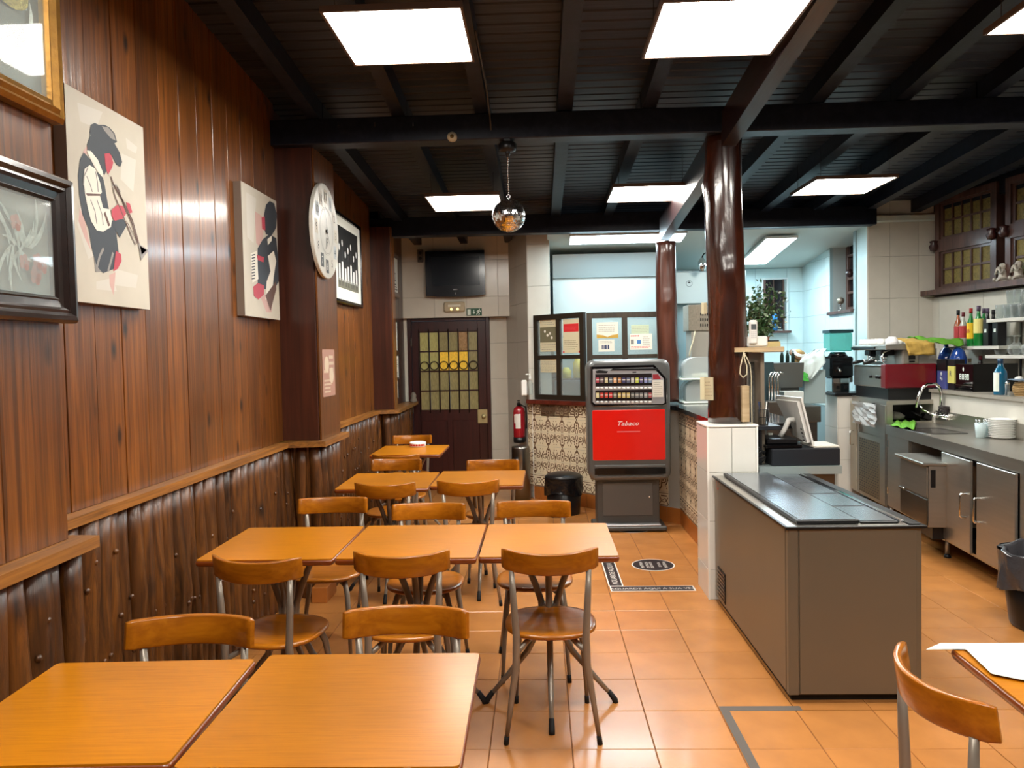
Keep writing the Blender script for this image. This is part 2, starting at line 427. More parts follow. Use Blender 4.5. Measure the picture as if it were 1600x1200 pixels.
# ---- tile pieces on walls
_tm = {}
def tiler(parent, fr, x0, y0, x1, y1, tw, th, mat, ox=0, oy=0, gap=.003, thick=.006, name='tile', skip=None):
    i0 = math.floor((x0-ox)/tw); i1 = math.ceil((x1-ox)/tw); j0 = math.floor((y0-oy)/th); j1 = math.ceil((y1-oy)/th)
    T = wm(parent).inverted() @ fr.T()
    for i in range(i0, i1):
        for j in range(j0, j1):
            a0 = max(x0, ox+i*tw+gap/2); a1 = min(x1, ox+(i+1)*tw-gap/2); b0 = max(y0, oy+j*th+gap/2); b1 = min(y1, oy+(j+1)*th-gap/2)
            if a1-a0 < .015 or b1-b0 < .015: continue
            if skip and skip((a0+a1)/2, (b0+b1)/2): continue
            k = (round(a1-a0, 3), round(b1-b0, 3), mat.name)
            if k not in _tm:
                o = MB(mat).box(-(a1-a0)/2, (a1-a0)/2, -(b1-b0)/2, (b1-b0)/2, 0, thick, ch=.0015).build(name)
                _tm[k] = o.data; bpy.data.objects.remove(o)
            o = bpy.data.objects.new(name, _tm[k]); COL.objects.link(o); o.parent = parent
            o.matrix_local = T @ Matrix.Translation(((a0+a1)/2, (b0+b1)/2, 0))

# ---- left wall: boards above, split logs below, rail between
wl = struct('wall_left', MB(BOARD_RED).box(-1.95, XL-.03, -3.0, 9.5, 0, 3.6))
def boards(y0, y1, x, wdt, z0, z1, mat=BOARD, th=.02):
    n = max(1, round((y1-y0)/wdt)); wdt = (y1-y0)/n
    for k in range(n):
        a = y0+k*wdt; b = a+wdt
        off = R_.uniform(-.002, .002)
        o = MB(mat).box(-th, off, -(b-a)/2+.0018, (b-a)/2-.0018, 0, z1-z0, ch=.002).build('board', wl, loc=None)
        o.location = wm(wl).inverted() @ Vector((x, (a+b)/2, z0))
RZ = 1.04
boards(2.32, 5.0, XL, .19, RZ, 3.45)
boards(.9, 2.30, -1.46, .27, RZ, 3.55)
boards(5.5, 7.8, XL, .19, RZ, 3.2)
boards(7.95, 9.2, -1.62, .3, RZ, 3.1, BOARD_RED)
cb = MB(BOARD_RED)
cb.box(-1.75, -1.481, .9, 2.299, 0, 3.55)
tag(cb.bw('pilaster_core', wl))
# pilasters in the middle and by the door
for (y0, y1, xf, zt) in ((5.0, 5.5, -1.46, 2.955), (7.8, 7.98, -1.50, 2.9)):
    p = MB(BOARD_RED).box(-1.75, xf, y0, y1, RZ, zt, ch=.004); p.bw('pilaster_board', wl)
    MB(BOARD).box(xf+.001, xf+.014, y0+.012, y1-.012, RZ, zt, ch=.002).bw('board', wl)
# logs
def make_log(seed, h):
    q = random.Random(seed); n = 8; rows = 9
    r0 = q.uniform(.040, .052); ph = q.uniform(0, 6)
    kn = [(q.uniform(.15, .9)*h, q.uniform(0, PI), q.uniform(.004, .012)) for _ in range(3)]
    rings = []
    for i in range(rows):
        z = h*i/(rows-1); ring = []
        dx = .007*math.sin(ph+z*3.1); dy = .008*math.sin(ph*2+z*4.3)
        for j in range(n):
            a = 2*PI*j/n
            r = r0*(1+.10*math.sin(a*2+ph+z*2)+.05*q.uniform(-1, 1))
            for kz, ka, kr in kn:
                r += kr*math.exp(-((z-kz)/.05)**2)*max(0, math.cos(a-ka+PI/2))
            ring.append((r*math.cos(a)*.8+dx, r*math.sin(a)+dy, z))
        rings.append(ring)
    mb = MB(LOG); mb.loft(rings, LOG, True, True)
    for kz, ka, kr in kn[:2]:
        mb.lathe([(.010, 0), (.012, .006), (.006, .012), (0.001, .013)], 7, LOG, T=Matrix.Translation((r0*.72, r0*.4*math.cos(ka), kz)) @ Matrix.Rotation(PI/2, 4, 'Y'))
    o = mb.build('log'); me = o.data; bpy.data.objects.remove(o); return me
LOGS = [make_log(k, RZ-.035) for k in range(12)]
def logs_y(y0, y1, x, sgn=1):
    y = y0+.04
    while y < y1-.02:
        o = inst(R_.choice(LOGS), 'log', wl, (x, y, 0), (0, 0, R_.uniform(-.5, .5)))
        y += R_.uniform(.078, .094)
def logs_x(x0, x1, y):
    x = x0
    while x < x1:
        inst(R_.choice(LOGS), 'log', wl, (x, y, 0), (0, 0, -PI/2+R_.uniform(-.4, .4))); x += R_.uniform(.078, .092)
logs_y(1.2, 2.30, -1.46); logs_y(2.34, 4.98, -1.69); logs_y(5.02, 5.5, -1.46); logs_y(5.55, 7.78, -1.69); logs_y(7.82, 9.15, -1.55)
logs_x(-1.66, -1.47, 2.32); logs_x(-1.66, -1.47, 5.0); logs_x(-1.66, -1.5, 7.8)
MB(LOG).box(-1.75, -1.48, 4.99, 5.5, 0, RZ-.04).bw('pilaster_core', wl)
MB(LOG).box(-1.75, -1.60, 7.82, 9.2, 0, RZ-.04).bw('pilaster_core', wl)
MB(BASET).box(-1.50, -1.40, 4.86, 5.1, 0, .10, ch=.003).bw('floor_block', wl)
# rails
for k, pts in enumerate([[(-1.75, 2.28), (-1.75, 5.0), (-1.635, 4.92), (-1.635, 2.32)],
                         [(-1.75, .8), (-1.75, 2.36), (-1.39, 2.345), (-1.39, .8)],
                         [(-1.75, 4.93), (-1.75, 5.56), (-1.40, 5.56), (-1.40, 4.93), (-1.635, 4.90)],
                         [(-1.75, 5.56), (-1.75, 7.76), (-1.635, 7.72), (-1.635, 5.56)],
                         [(-1.75, 7.72), (-1.75, 9.2), (-1.47, 9.2), (-1.44, 7.76), (-1.635, 7.70)]]):
    struct('trim_%d' % (k+1), MB(RAIL).prism(pts, RZ-.036, RZ))

# ---- ceiling: planks, joists, beams
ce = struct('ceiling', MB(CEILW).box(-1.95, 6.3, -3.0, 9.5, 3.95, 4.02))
PW = .10
def plank(mb_or_parent, y, single=True):
    pass
me_pl = MB(CEILW).box(-4.05, 4.05, -PW/2+.004, PW/2-.004, 0, .018, ch=.006).build('plank'); PLM = me_pl.data; bpy.data.objects.remove(me_pl)
st = MB(CEILW)
y = -2.95
while y < 9.45:
    z = zj(y)+.12; sl = -.09 if y < 5 else -.05
    if y > 1.9: 
        o = inst(PLM, 'plank', ce, (2.15, y, z), (math.atan(sl), 0, 0))
    else: st.box(-1.9, 6.2, y-PW/2+.004, y+PW/2-.004, z, z+.018)
    y += PW
tag(st.bw('planks', ce), kind='stuff')
bk = MB(CEILW)
for (a, b) in ((-3.0, 5.0), (5.0, 9.5)):
    e = 1e-4
    bk.loft([[(x, a+e, zj(a+e)+.15), (x, b-e, zj(b-e)+.15), (x, b-e, zj(b-e)+.17), (x, a+e, zj(a+e)+.17)] for x in (-1.95, 6.3)], CEILW, False)
bk.bw('deck', ce)
for k, x in enumerate([-1.42, -.87, -.34, .19, .72, 1.76, 2.29, 2.82, 3.35, 3.88, 4.4, 4.95]):
    for (a, b) in ((-2.9, 5.0), (5.0, 9.4)):
        if x > 4.2 and a == 5.0 and False: continue
        e = 1e-3; hw = .045+R_.uniform(-.004, .004)
        if a == 5.0 and x > 0: b = 8.6
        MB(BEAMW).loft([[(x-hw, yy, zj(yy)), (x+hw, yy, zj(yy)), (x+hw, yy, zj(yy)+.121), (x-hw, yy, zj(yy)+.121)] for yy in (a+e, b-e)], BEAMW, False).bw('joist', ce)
MB(BEAMW).box(-1.78, 4.62, 4.93, 5.07, 2.95, 3.112, ch=.006).bw('cross_beam', ce)
MB(BEAMW).box(-1.78, 3.40, 7.88, 8.02, 2.81, 3.0, ch=.006).bw('cross_beam', ce)
e = .045
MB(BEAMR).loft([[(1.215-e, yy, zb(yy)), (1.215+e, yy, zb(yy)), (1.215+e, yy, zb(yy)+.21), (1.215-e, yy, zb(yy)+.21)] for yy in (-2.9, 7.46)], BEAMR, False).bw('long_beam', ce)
# small things fixed to the beam
hk = MB(CHROME)
for px in (529, 586, 646):
    p = AY(px, 195, 4.925); hk.box(p.x-.004, p.x+.004, p.y-.01, p.y+.004, p.z-.012, p.z+.012)
tag(hk.bw('beam_clips'), 'three small metal clips along the top of the dark cross beam, left side', 'clips')
p = AY(707, 215, 4.93)
t = thing('motion_sensor', 'small round cream sensor on the face of the dark cross beam', 'sensor', (p.x, 4.93, p.z))
MB(M('cream_plastic', (190, 180, 150), rough=.4)).lathe([(.001, 0), (.03, .001), (.032, .02), (.022, .032), (.001, .036)], 16, T=Matrix.Rotation(PI/2, 4, 'X')).build('housing', t)
MB(M('amber_lens', (90, 70, 30), rough=.2)).lathe([(.001, .03), (.014, .032), (.009, .042), (.001, .045)], 12, T=Matrix.Rotation(PI/2, 4, 'X')).build('lens', t)
cab = MB(M('dark_cable', (60, 56, 54), rough=.5))
cab.tube([(-.29, 3.9, 3.2), (-.285, 4.2, 3.17), (-.28, 4.5, 3.14), (-.285, 4.9, 3.09), (-.28, 4.915, 3.0)], .006, 6)
tag(cab.bw('power_cable'), 'thin cable running down a ceiling joist to the cross beam', 'cable')

# ---- posts
def post(name, label, cx, cy, r, z0, z1, seed, mat=POSTW, top=1.0):
    q = random.Random(seed); n = 28; rows = 40; rings = []
    bumps = [(q.uniform(z0, z1), q.uniform(0, 2*PI), q.uniform(.006, .018)) for _ in range(9)]
    for i in range(rows):
        t = i/(rows-1); z = z0+(z1-z0)*t; ring = []
        sw = .006*math.sin(z*3+seed)
        for j in range(n):
            a = 2*PI*j/n
            rad = r*(1-.06*t*top)+.004*math.sin(3*a+z*2)+.003*math.sin(7*a+z*5)
            for bz, ba, bh in bumps:
                da = math.atan2(math.sin(a-ba), math.cos(a-ba)); rad += bh*math.exp(-((z-bz)/.07)**2-(da/.5)**2)
            ring.append((cx+sw+rad*math.cos(a), cy+rad*math.sin(a), z))
        rings.append(ring)
    return tag(MB(mat).loft(rings, mat, True).bw(name), label, 'post')
post('wooden_post', 'thick varnished tree-trunk post standing on the white tiled plinth', 1.215, 5.06, .123, 1.112, 2.95, 3)
post('wooden_post', 'slimmer reddish tree-trunk post behind the cigarette machine', 1.225, 7.42, .098, 1.10, 2.62, 5, POSTR)

# ---- tiled plinth under the post
pl = struct('trim_6', MB(GROUTW).box(1.052, 1.358, 4.878, 5.2, 0, 1.095))
TILEP = M('plinth_tile_glaze', (222, 220, 212), rough=.12, var=.02, scale=(6, 6, 6), rnd=.02)
frp = Fr((1.05, 4.878, 0), (1, 0, 0)); tiler(pl, frp, .006, 0, .30, 1.09, .15, .31, TILEP, 0, -.12)
frl = Fr((1.052, 5.2, 0), (0, -1, 0)); tiler(pl, frl, 0, 0, .316, 1.09, .32, .31, TILEP, 0, -.12)
ed = MB(M('tile_edge_white', (236, 234, 226), rough=.25))
ed.box(1.044, 1.056, 4.868, 4.882, 0, 1.1); ed.box(1.35, 1.362, 4.868, 4.882, 0, 1.1); ed.box(1.042, 1.366, 4.866, 5.2, 1.095, 1.11, ch=.004)
ed.bw('edge_trim', pl)

# ---- back wall with the door
YB = 9.3
wb = struct('wall_back', MB(GROUTW).box(-1.9, -.35, YB+.02, YB+.25, 2.12, 3.4).box(AY(767, 600, YB).x, .2, YB+.02, YB+.25, 0, 2.12).box(-1.9, AY(640, 600, YB).x, YB+.02, YB+.25, 0, 2.12))
YH = 9.16
hx0 = AY(626, 440, YH).x; hx1 = AY(796, 440, YH).x; hz0 = AY(700, 496, YH).z
MB(GROUTW).box(hx0, hx1, YH, YB+.02, hz0, 3.0).bw('header', wb)
frh = Fr((hx0, YH, hz0), (1, 0, 0)); tiler(wb, frh, 0, 0, hx1-hx0, .95, .38, .43, TILEG, .02, -.19)
dx0 = AY(640, 600, YB).x; dx1 = AY(767, 600, YB).x; dz = 2.06
frs = Fr((dx1, YB+.02, 0), (1, 0, 0)); tiler(wb, frs, 0, 0, .22, 2.12, .30, .43, TILEG, -.05, 0)
# white jamb left of the door
MB(M('jamb_paint', (214, 208, 194), rough=.5)).box(AY(631, 600, YB-.03).x, dx0, YB-.06, YB+.02, 1.02, dz+.02, ch=.004).bw('jamb', wb)
# angled return and front strip
A1 = Vector((AY(794, 600, YB).x, YB, 0)); A2 = Vector((AY(827, 600, 8.44).x, 8.44, 0)); A3 = Vector((AY(862, 600, 8.44).x, 8.44, 0))
ws = struct('wall_side', MB(GROUTW).prism([(A1.x, A1.y), (A2.x, A2.y), (A3.x, A3.y), (A3.x, 9.4), (A1.x, 9.4)], 0, 3.1))
L1 = (A2-A1).length
tiler(ws, Fr(A1, A2-A1), 0, 0, L1, 3.0, .46, .43, M('return_tile_glaze', (184, 180, 170), rough=.3, rnd=.02), 0, .0)
tiler(ws, Fr(A2, (1, 0, 0)), 0, 0, (A3-A2).length, 3.0, .46, .45, TILEW, 0, .07)

# the door
dr = struct('door_1')
dr.location = (dx0, YB-.02, 0)
fd = Fr((dx0, YB-.02, 0), (1, 0, 0)); DW = dx1-dx0
def DP(px, py): q = AY(px, py, YB-.02); return q.x-dx0, q.z
mb = MB(DOORW)
for (a, b, c, d) in ((0, .045, 0, dz), (DW-.045, DW, 0, dz), (.045, DW-.045, dz-.06, dz)):
    mb.box(a, b, -.06, .04, c, d, ch=.004)
mb.build('door_frame', dr)
gx0, gz1 = DP(655, 519); gx1, gz0 = DP(749, 640)
lf = MB(DOORW)
lf.box(.048, gx0, -.02, .02, .01, dz-.063, ch=.003); lf.box(gx1, DW-.048, -.02, .02, .01, dz-.063, ch=.003)
lf.box(gx0, gx1, -.02, .02, .01, gz0, ch=.003); lf.box(gx0, gx1, -.02, .02, gz1, dz-.063, ch=.003)
leaf = lf.build('door_leaf', dr)
pz = MB(DOORW)
pz.box(gx0, (gx0+gx1)/2-.03, -.028, -.02, .15, gz0-.12, ch=.006); pz.box((gx0+gx1)/2+.03, gx1, -.028, -.02, .15, gz0-.12, ch=.006)
pz.build('raised_panel', dr)
# glazing: 6 columns x 4 rows of ribbed amber panes, iron grille in front
cols = ['pane_green', 'pane_green', 'pane_olive', 'pane_olive', 'pane_red', 'pane_olive']
PC = {'pane_green': M('pane_green', (176, 168, 104), rough=.25, var=.2, scale=(90, 90, 20), bump=.3, bscale=90, emit=.03),
      'pane_olive': M('pane_olive', (146, 136, 92), rough=.25, var=.2, scale=(90, 90, 20), bump=.3, bscale=90, emit=.02),
      'pane_red': M('pane_red', (150, 116, 74), rough=.25, var=.3, scale=(60, 60, 40), bump=.3, bscale=90, emit=.05),
      'pane_lit': M('pane_lit', (214, 170, 56), rough=.3, var=.2, scale=(60, 60, 30), emit=.14)}
pw = (gx1-gx0)/6; phh = (gz1-gz0)/4
for i in range(6):
    for j in range(4):
        mt = cols[i] if j == 3 else ('pane_lit' if (j == 2 and i in (2, 3, 4)) else ('pane_green' if i < 2 and j == 2 else 'pane_olive'))
        MB(PC[mt]).box(gx0+i*pw+.006, gx0+(i+1)*pw-.006, -.002, .004, gz0+j*phh+.006, gz0+(j+1)*phh-.006).build('pane', dr)
mu = MB(DOORW)
for i in range(7): mu.box(gx0+i*pw-(.008 if i % 2 == 0 else .004), gx0+i*pw+(.008 if i % 2 == 0 else .004), -.012, .006, gz0, gz1)
for j in range(5): mu.box(gx0, gx1, -.012, .006, gz0+j*phh-.008, gz0+j*phh+.008)
mu.build('glazing_bars', dr)
IRON = M('wrought_iron', (40, 26, 22), rough=.5, metal=.4)
gr = MB(IRON)
for i in range(7): gr.tube([(gx0+i*pw, -.035, gz0-.03), (gx0+i*pw, -.035, gz1+.03)], .006, 6)
gr.build('grille', dr)
for i in range(6):
    r_ = pw*.42; zc = DP(700, 571)[1]
    MB(IRON).tube([(gx0+(i+.5)*pw+r_*math.cos(a*PI/8), -.03, zc+r_*math.sin(a*PI/8)) for a in range(17)], .006, 6, cap=False).build('grille_ring', dr)
lx, lz = DP(755, 650)
lk = MB(M('lock_brass', (190, 176, 130), rough=.4, metal=.6)).box(lx-.065, lx+.065, -.045, -.02, lz-.085, lz+.085, ch=.006).build('door_lock', dr)
MB(M('lock_brass')).lathe([(.001, .0), (.03, 0), (.026, .03), (.001, .034)], 14, T=Matrix.Translation((lx+.01, -.045, lz)) @ Matrix.Rotation(PI/2, 4, 'X')).build('lock_knob', lk)
for py in (535, 640):
    hxx, hzz = DP(639, py); MB(CHROME).box(.035, .055, -.075, -.055, hzz-.05, hzz+.05, ch=.004).build('hinge', dr)
# rear of the room, behind the camera
struct('wall_rear', MB(BOARD_RED).box(-1.95, 6.3, -3.2, -3.0, 0, 4.0))

# ---- right wall with tiles and windows
XC = 3.40
wr = struct('wall_right', MB(GROUTW).loft([[tuple(C0+WD*s+Vector((0, 0, z)))for (s, z) in ((0, 0), (11.2, 0), (11.2, 2.08), (0, 2.08))],
     [tuple(C0+WD*s+Vector((.25, 0, z))) for (s, z) in ((0, 0), (11.2, 0), (11.2, 2.08), (0, 2.08))]], GROUTW, False))
frr = Fr(C0, WD)
tiler(wr, frr, 0, .8, 3.6, 2.07, .60, .43, TILEW, .1, .36)
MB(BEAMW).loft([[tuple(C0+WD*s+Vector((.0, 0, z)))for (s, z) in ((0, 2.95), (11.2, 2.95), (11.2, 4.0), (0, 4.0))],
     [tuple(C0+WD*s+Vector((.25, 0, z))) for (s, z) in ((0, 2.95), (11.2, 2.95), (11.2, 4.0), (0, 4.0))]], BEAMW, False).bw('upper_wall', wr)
# pier facing the room (between kitchen opening and corner)
wp = struct('wall_pier', MB(GROUTW).box(XC, 4.3, 8.1, 8.36, 0, 3.25))
tiler(wp, Fr((XC, 8.1, 0), (1, 0, 0)), 0, 1.0, .68, 3.2, .29, .43, M('pier_tile_glaze', (204, 199, 187), rough=.18, var=.04, scale=(6, 6, 6), rnd=.02), -.07, .36)
MB(TILEK).box(XC-.006, XC, 8.1, 8.36, 0, 3.2).bw('side_tile', wp)
MB(M('tile_edge_white')).box(XC-.012, XC+.002, 8.092, 8.102, 1.0, 3.2).bw('edge_trim', wp)
# windows
def WRp(px, py):
    q = AP(px, py, C0, frr.N); s_ = (q-C0).dot(WD); return s_, q.z
GLY = M('amber_textured_glass', (132, 118, 64), rough=.3, var=.35, scale=(60, 60, 60), bump=.6, bscale=120)
def window(name, s0, s1, z0, zm0, zm1, z1, ncol, upper_open=True):
    o = struct(name); o.location = C0+WD*s0; o.rotation_euler = (0, 0, math.atan2(WD.y, WD.x))
    # local x along the wall towards the camera, local y = outwards (+) away from room? keep the room side at negative n
    L = s1-s0
    def bx(mb, a, b, c, d, t0, t1): mb.loft([[tuple(frr.p(s0+x, z, t0)) for x, z in ((a, c), (b, c), (b, d), (a, d))], [tuple(frr.p(s0+x, z, t1)) for x, z in ((a, c), (b, c), (b, d), (a, d))]], None, False)
    f = MB(WINW); bx(f, -.06, 0.0, z0, z1+.06, -.06, .03); bx(f, L, L+.06, z0, z1+.06, -.06, .03); bx(f, 0, L, z1, z1+.06, -.06, .03); bx(f, 0, L, zm0, zm1, -.06, .035); bx(f, 0, L, z0-.01, z0+.03, -.06, .03)
    f.bw('window_frame', o)
    for (a, b) in ((z0+.03, zm0), (zm1, z1)):
        sf = MB(WINW)
        sw = .034
        bx(sf, 0, sw, a, b, -.04, .012); bx(sf, L-sw, L, a, b, -.04, .012); bx(sf, sw, L-sw, a, a+sw*.7, -.04, .012); bx(sf, sw, L-sw, b-sw*.7, b, -.04, .012)
        s = sf.bw('sash', o)
        x0, x1, y0, y1 = sw, L-sw, a+sw*.7, b-sw*.7
        mm = MB(WINW)
        for i in range(1, ncol): q = x0+(x1-x0)*i/ncol; bx(mm, q-.009, q+.009, y0, y1, -.02, .008)
        bx(mm, x0, x1, (y0+y1)/2-.010, (y0+y1)/2+.010, -.02, .006)
        mm.bw('glazing_bars', s)
        for i in range(ncol):
            for j in (0, 1):
                pm = MB(GLY); bx(pm, x0+(x1-x0)*i/ncol, x0+(x1-x0)*(i+1)/ncol, y0+(y1-y0)*j/2, y0+(y1-y0)*(j+1)/2, -.014, -.008); pm.bw('pane', s)
    # carved corbels
    cb = MB(DOORW)
    for a in (-.05, L+.03):
        cb.lathe([(.001, -.05), (.035, -.04), (.05, 0), (.03, .03), (.045, .05), (.02, .06)], 8, T=Matrix.Translation(frr.p(s0+a, (zm0+zm1)/2, .05)))
    cb.bw('corbel', o)
s0, z0 = WRp(1466, 452); s1, _ = WRp(1553, 445)
zs = WRp(1538, 445)[1]; zm0 = WRp(1538, 381)[1]; zm1 = WRp(1538, 360)[1]; z1 = WRp(1538, 300)[1]
window('window_1', s0+.05, s1, zs, zm0, zm1, z1, 5)
s2, _ = WRp(1583, 440)
window('window_2', s2, s2+(s1-s0), zs, zm0, zm1, z1, 5)
MB(WINW).loft([[tuple(frr.p(a, b, -.06)) for a, b in ((-.0, z1+.06), (4, z1+.06), (4, 2.96), (0, 2.96))], [tuple(frr.p(a, b, -.02)) for a, b in ((-.0, z1+.06), (4, z1+.06), (4, 2.96), (0, 2.96))]], WINW, False).bw('lintel', wr)
MB(WINW).loft([[tuple(frr.p(a, b, -.2)) for a, b in ((-.0, zs-.05), (4, zs-.05), (4, zs), (0, zs))], [tuple(frr.p(a, b, .13)) for a, b in ((-.08, zs-.05), (4, zs-.05), (4, zs), (-.08, zs))]], WINW, False).bw('window_sill', wr)
MB(BEAMW).loft([[tuple(frr.p(a, b, -.4)) for a, b in ((-.3, 2.0), (11, 2.0), (11, 3.6), (-.3, 3.6))], [tuple(frr.p(a, b, -.35)) for a, b in ((-.3, 2.0), (11, 2.0), (11, 3.6), (-.3, 3.6))]], BEAMW, False).bw('outer_shutter', wr)  # dark backing sheet added behind the windows for the dark outside

# ---- kitchen shell
YK = 10.0; XK = 3.38
def kz(y): return 2.87-.125*(y-8)
kc = struct('ceiling_kitchen', MB(PLASTER).loft([[(x, 8.03, kz(8.03)), (x, 10.2, kz(10.2)), (x, 10.2, kz(10.2)+.05), (x, 8.03, kz(8.03)+.05)] for x in (A3.x-.02, 4.3)], PLASTER, False))
wk = struct('wall_kitchen', MB(GROUTK).box(A3.x-.1, 4.4, YK+.01, YK+.2, 0, 2.75))
frk = Fr((0, YK+.008, 0), (1, 0, 0))
wx0 = AY(1192, 470, YK).x; wx1 = AY(1228, 470, YK).x; wz1 = AY(1210, 437, YK).z; wz0 = AY(1210, 517, YK).z
tiler(wk, frk, 1.3, .8, XK, 2.61, .40, .33, TILEK, -.02, .0, skip=lambda a, b: wx0+.06 < a < wx1-.06 and wz0+.1 < b < wz1-.1)
w3 = struct('window_3'); w3.location = (wx0, YK-.03, wz0)
f3 = MB(M('white_trim', (216, 224, 222), rough=.4))
W3 = wx1-wx0; H3 = wz1-wz0
for (a, b, c, d) in ((-.02, 0, -.0, H3+.02), (W3, W3+.02, 0, H3+.02), (0, W3, H3, H3+.02)): f3.box(a, b, 0, .04, c, d)
f3.build('window_frame', w3)
s3 = MB(WINW)
MB(M('night_glass', (22, 18, 22), rough=.15)).box(0.0, W3*.86, .022, .032, 0.02, H3).build('pane', w3)
s3.box(0, .03, .0, .022, .0, H3); s3.box(W3*.42, W3*.46, .0, .022, 0, H3); s3.box(W3*.84, W3*.9, -.005, .022, 0, H3); s3.box(-.02, W3+.04, -.06, .03, -.03, 0)
s3.build('sash', w3)
# right kitchen wall with the recess
ny0, ny1 = 8.42, AX(1297, 440, XK).y; nz0 = AX(1297, 488, XK).z
wk2 = struct('wall_kitchen_side', MB(GROUTK).box(XK, XK+.03, ny1, YK+.01, 0, 2.9).box(XK, XK+.03, 8.36, ny0, 0, 2.9).box(XK, XK+.03, ny0, ny1, 0, nz0))
frk2 = Fr((XK, YK, 0), (0, -1, 0))
tiler(wk2, frk2, 0, .9, YK-ny1, 2.72, .40, .33, TILEK, -.02, 0)
tiler(wk2, frk2, YK-ny1, .9, YK-8.37, nz0-.01, .40, .33, TILEK, -.02, 0)
rc = MB(M('recess_paint', (170, 176, 172), rough=.6))
rc.box(XK+.03, XK+.34, ny1, ny1+.02, nz0, 2.9); rc.box(XK+.03, XK+.34, ny0-.02, ny0, nz0, 2.9); rc.box(XK+.34, XK+.36, ny0, ny1, nz0, 2.9)
rc.bw('recess', wk2)
MB(WINW).box(XK-.04, XK+.34, ny0-.02, ny1+.01, nz0-.035, nz0, ch=.004).bw('window_sill', wk2)
w4 = struct('window_4'); w4.location = (XK+.18, ny0, nz0)
f4 = MB(WINW); LN = ny1-ny0
for (a, b, c, d) in ((0, .05, 0, .85), (LN-.05, LN, 0, .85), (.05, LN-.05, 0, .05), (.05, LN-.05, .36, .45), (.05, LN-.05, .62, .65), (.05, LN-.05, .2, .23), (LN*.33-.012, LN*.33+.012, .05, .8), (LN*.66-.012, LN*.66+.012, .05, .8)):
    f4.box(0, .05, a, b, c, d, ch=.003)
f4.build('window_frame', w4)
MB(M('night_glass')).box(.03, .036, .05, LN-.05, .05, .82).build('pane', w4)
# ================================================================== ceiling panels
def led(name, label, cx, cy, z, w, d, power, rgb=(255, 250, 240), group=None, frame=(96, 76, 62), hang=True, slope=0):
    t = thing(name, label, 'ceiling light', (cx, cy, z), 0, group)
    t.rotation_euler = (math.atan(slope), 0, 0)
    fr = MB(M('panel_frame_wood' if hang else 'panel_frame_white', frame, rough=.5)); fw = .012; h = .022
    lip = -.004; fr.box(-w/2-fw, w/2+fw, -d/2-fw, -d/2, lip, h); fr.box(-w/2-fw, w/2+fw, d/2, d/2+fw, lip, h)
    fr.box(-w/2-fw, -w/2, -d/2, d/2, lip, h); fr.box(w/2, w/2+fw, -d/2, d/2, lip, h); fr.box(-w/2, w/2, -d/2, d/2, h-.006, h)
    fr.build('frame', t)
    MB(M('led_%d' % (power*10) + ('k' if rgb[0] < 240 else ''), rgb, emit=power)).box(-w/2+.001, w/2-.001, -d/2+.001, d/2-.001, 0, .008).build('diffuser', t)
    if hang:
        wr_ = MB(M('dark_cable')); top = zj(cy)+.12-z
        for sx in (-1, 1):
            for sy in (-1, 1): wr_.tube([(sx*(w/2-.04), sy*(d/2-.04), h), (sx*(w/2-.04), sy*(d/2-.04), top)], .002, 4)
        wr_.build('wires', t)
    return t
def led_px(name, label, near, far, w, z, d=.6):
    """near/far: picture rows and x of the left end of each edge"""
    a = AZ(near[0], near[1], z); b = AZ(far[0], far[1], z)
    return led(name, label, (a.x+b.x)/2+w/2, (a.y+b.y)/2, z, w, abs(b.y-a.y), PANEL_POWER, group=None)
led_px('led_panel', 'large square lit panel at the top left of the picture, nearest above the tables', (505, 19), (556, 101), .58, 3.04)
led_px('led_panel', 'large square lit panel touching the long red-brown beam at the top of the picture', (1032, 4), (1012, 90), .59, 2.99)
led_px('led_panel', 'far lit panel left of the mirror ball', (662, 307), (684, 330), .585, 2.86)
led_px('led_panel', 'far lit panel between the mirror ball and the long beam', (962, 292), (947, 316), .585, 2.89)
led_px('led_panel', 'far lit panel over the coffee corner, right of the thick post', (1274, 280), (1240, 305), .61, 2.90)
led('led_panel', 'lit panel cut off by the top right corner of the picture', 2.37, 3.35, 3.0, .6, .6, PANEL_POWER)
for k, (x, y) in enumerate([(-.64, .6), (.82, .55), (2.37, .55)]):  # unseen panels, assumed and added for near-table light and reflections
    led('led_panel', 'lit panel overhead just out of the picture, ' + ['over the bottom left tables', 'over the aisle', 'over the right-hand table'][k], x, y, 3.18, .6, .6, PANEL_POWER)
led('kitchen_light', 'wide lit panel on the white kitchen ceiling above the notice boards', .95, 8.28, kz(8.28)-.05, 1.2, .32, KITCHEN_POWER, (216, 240, 252), frame=(225, 228, 226), hang=False, slope=-.125)
led('kitchen_light', 'narrow lit panel on the kitchen ceiling right of the thick post', 2.62, 8.98, kz(8.98)-.05, .32, 1.15, KITCHEN_POWER, (216, 240, 252), frame=(225, 228, 226), hang=False, slope=-.125)

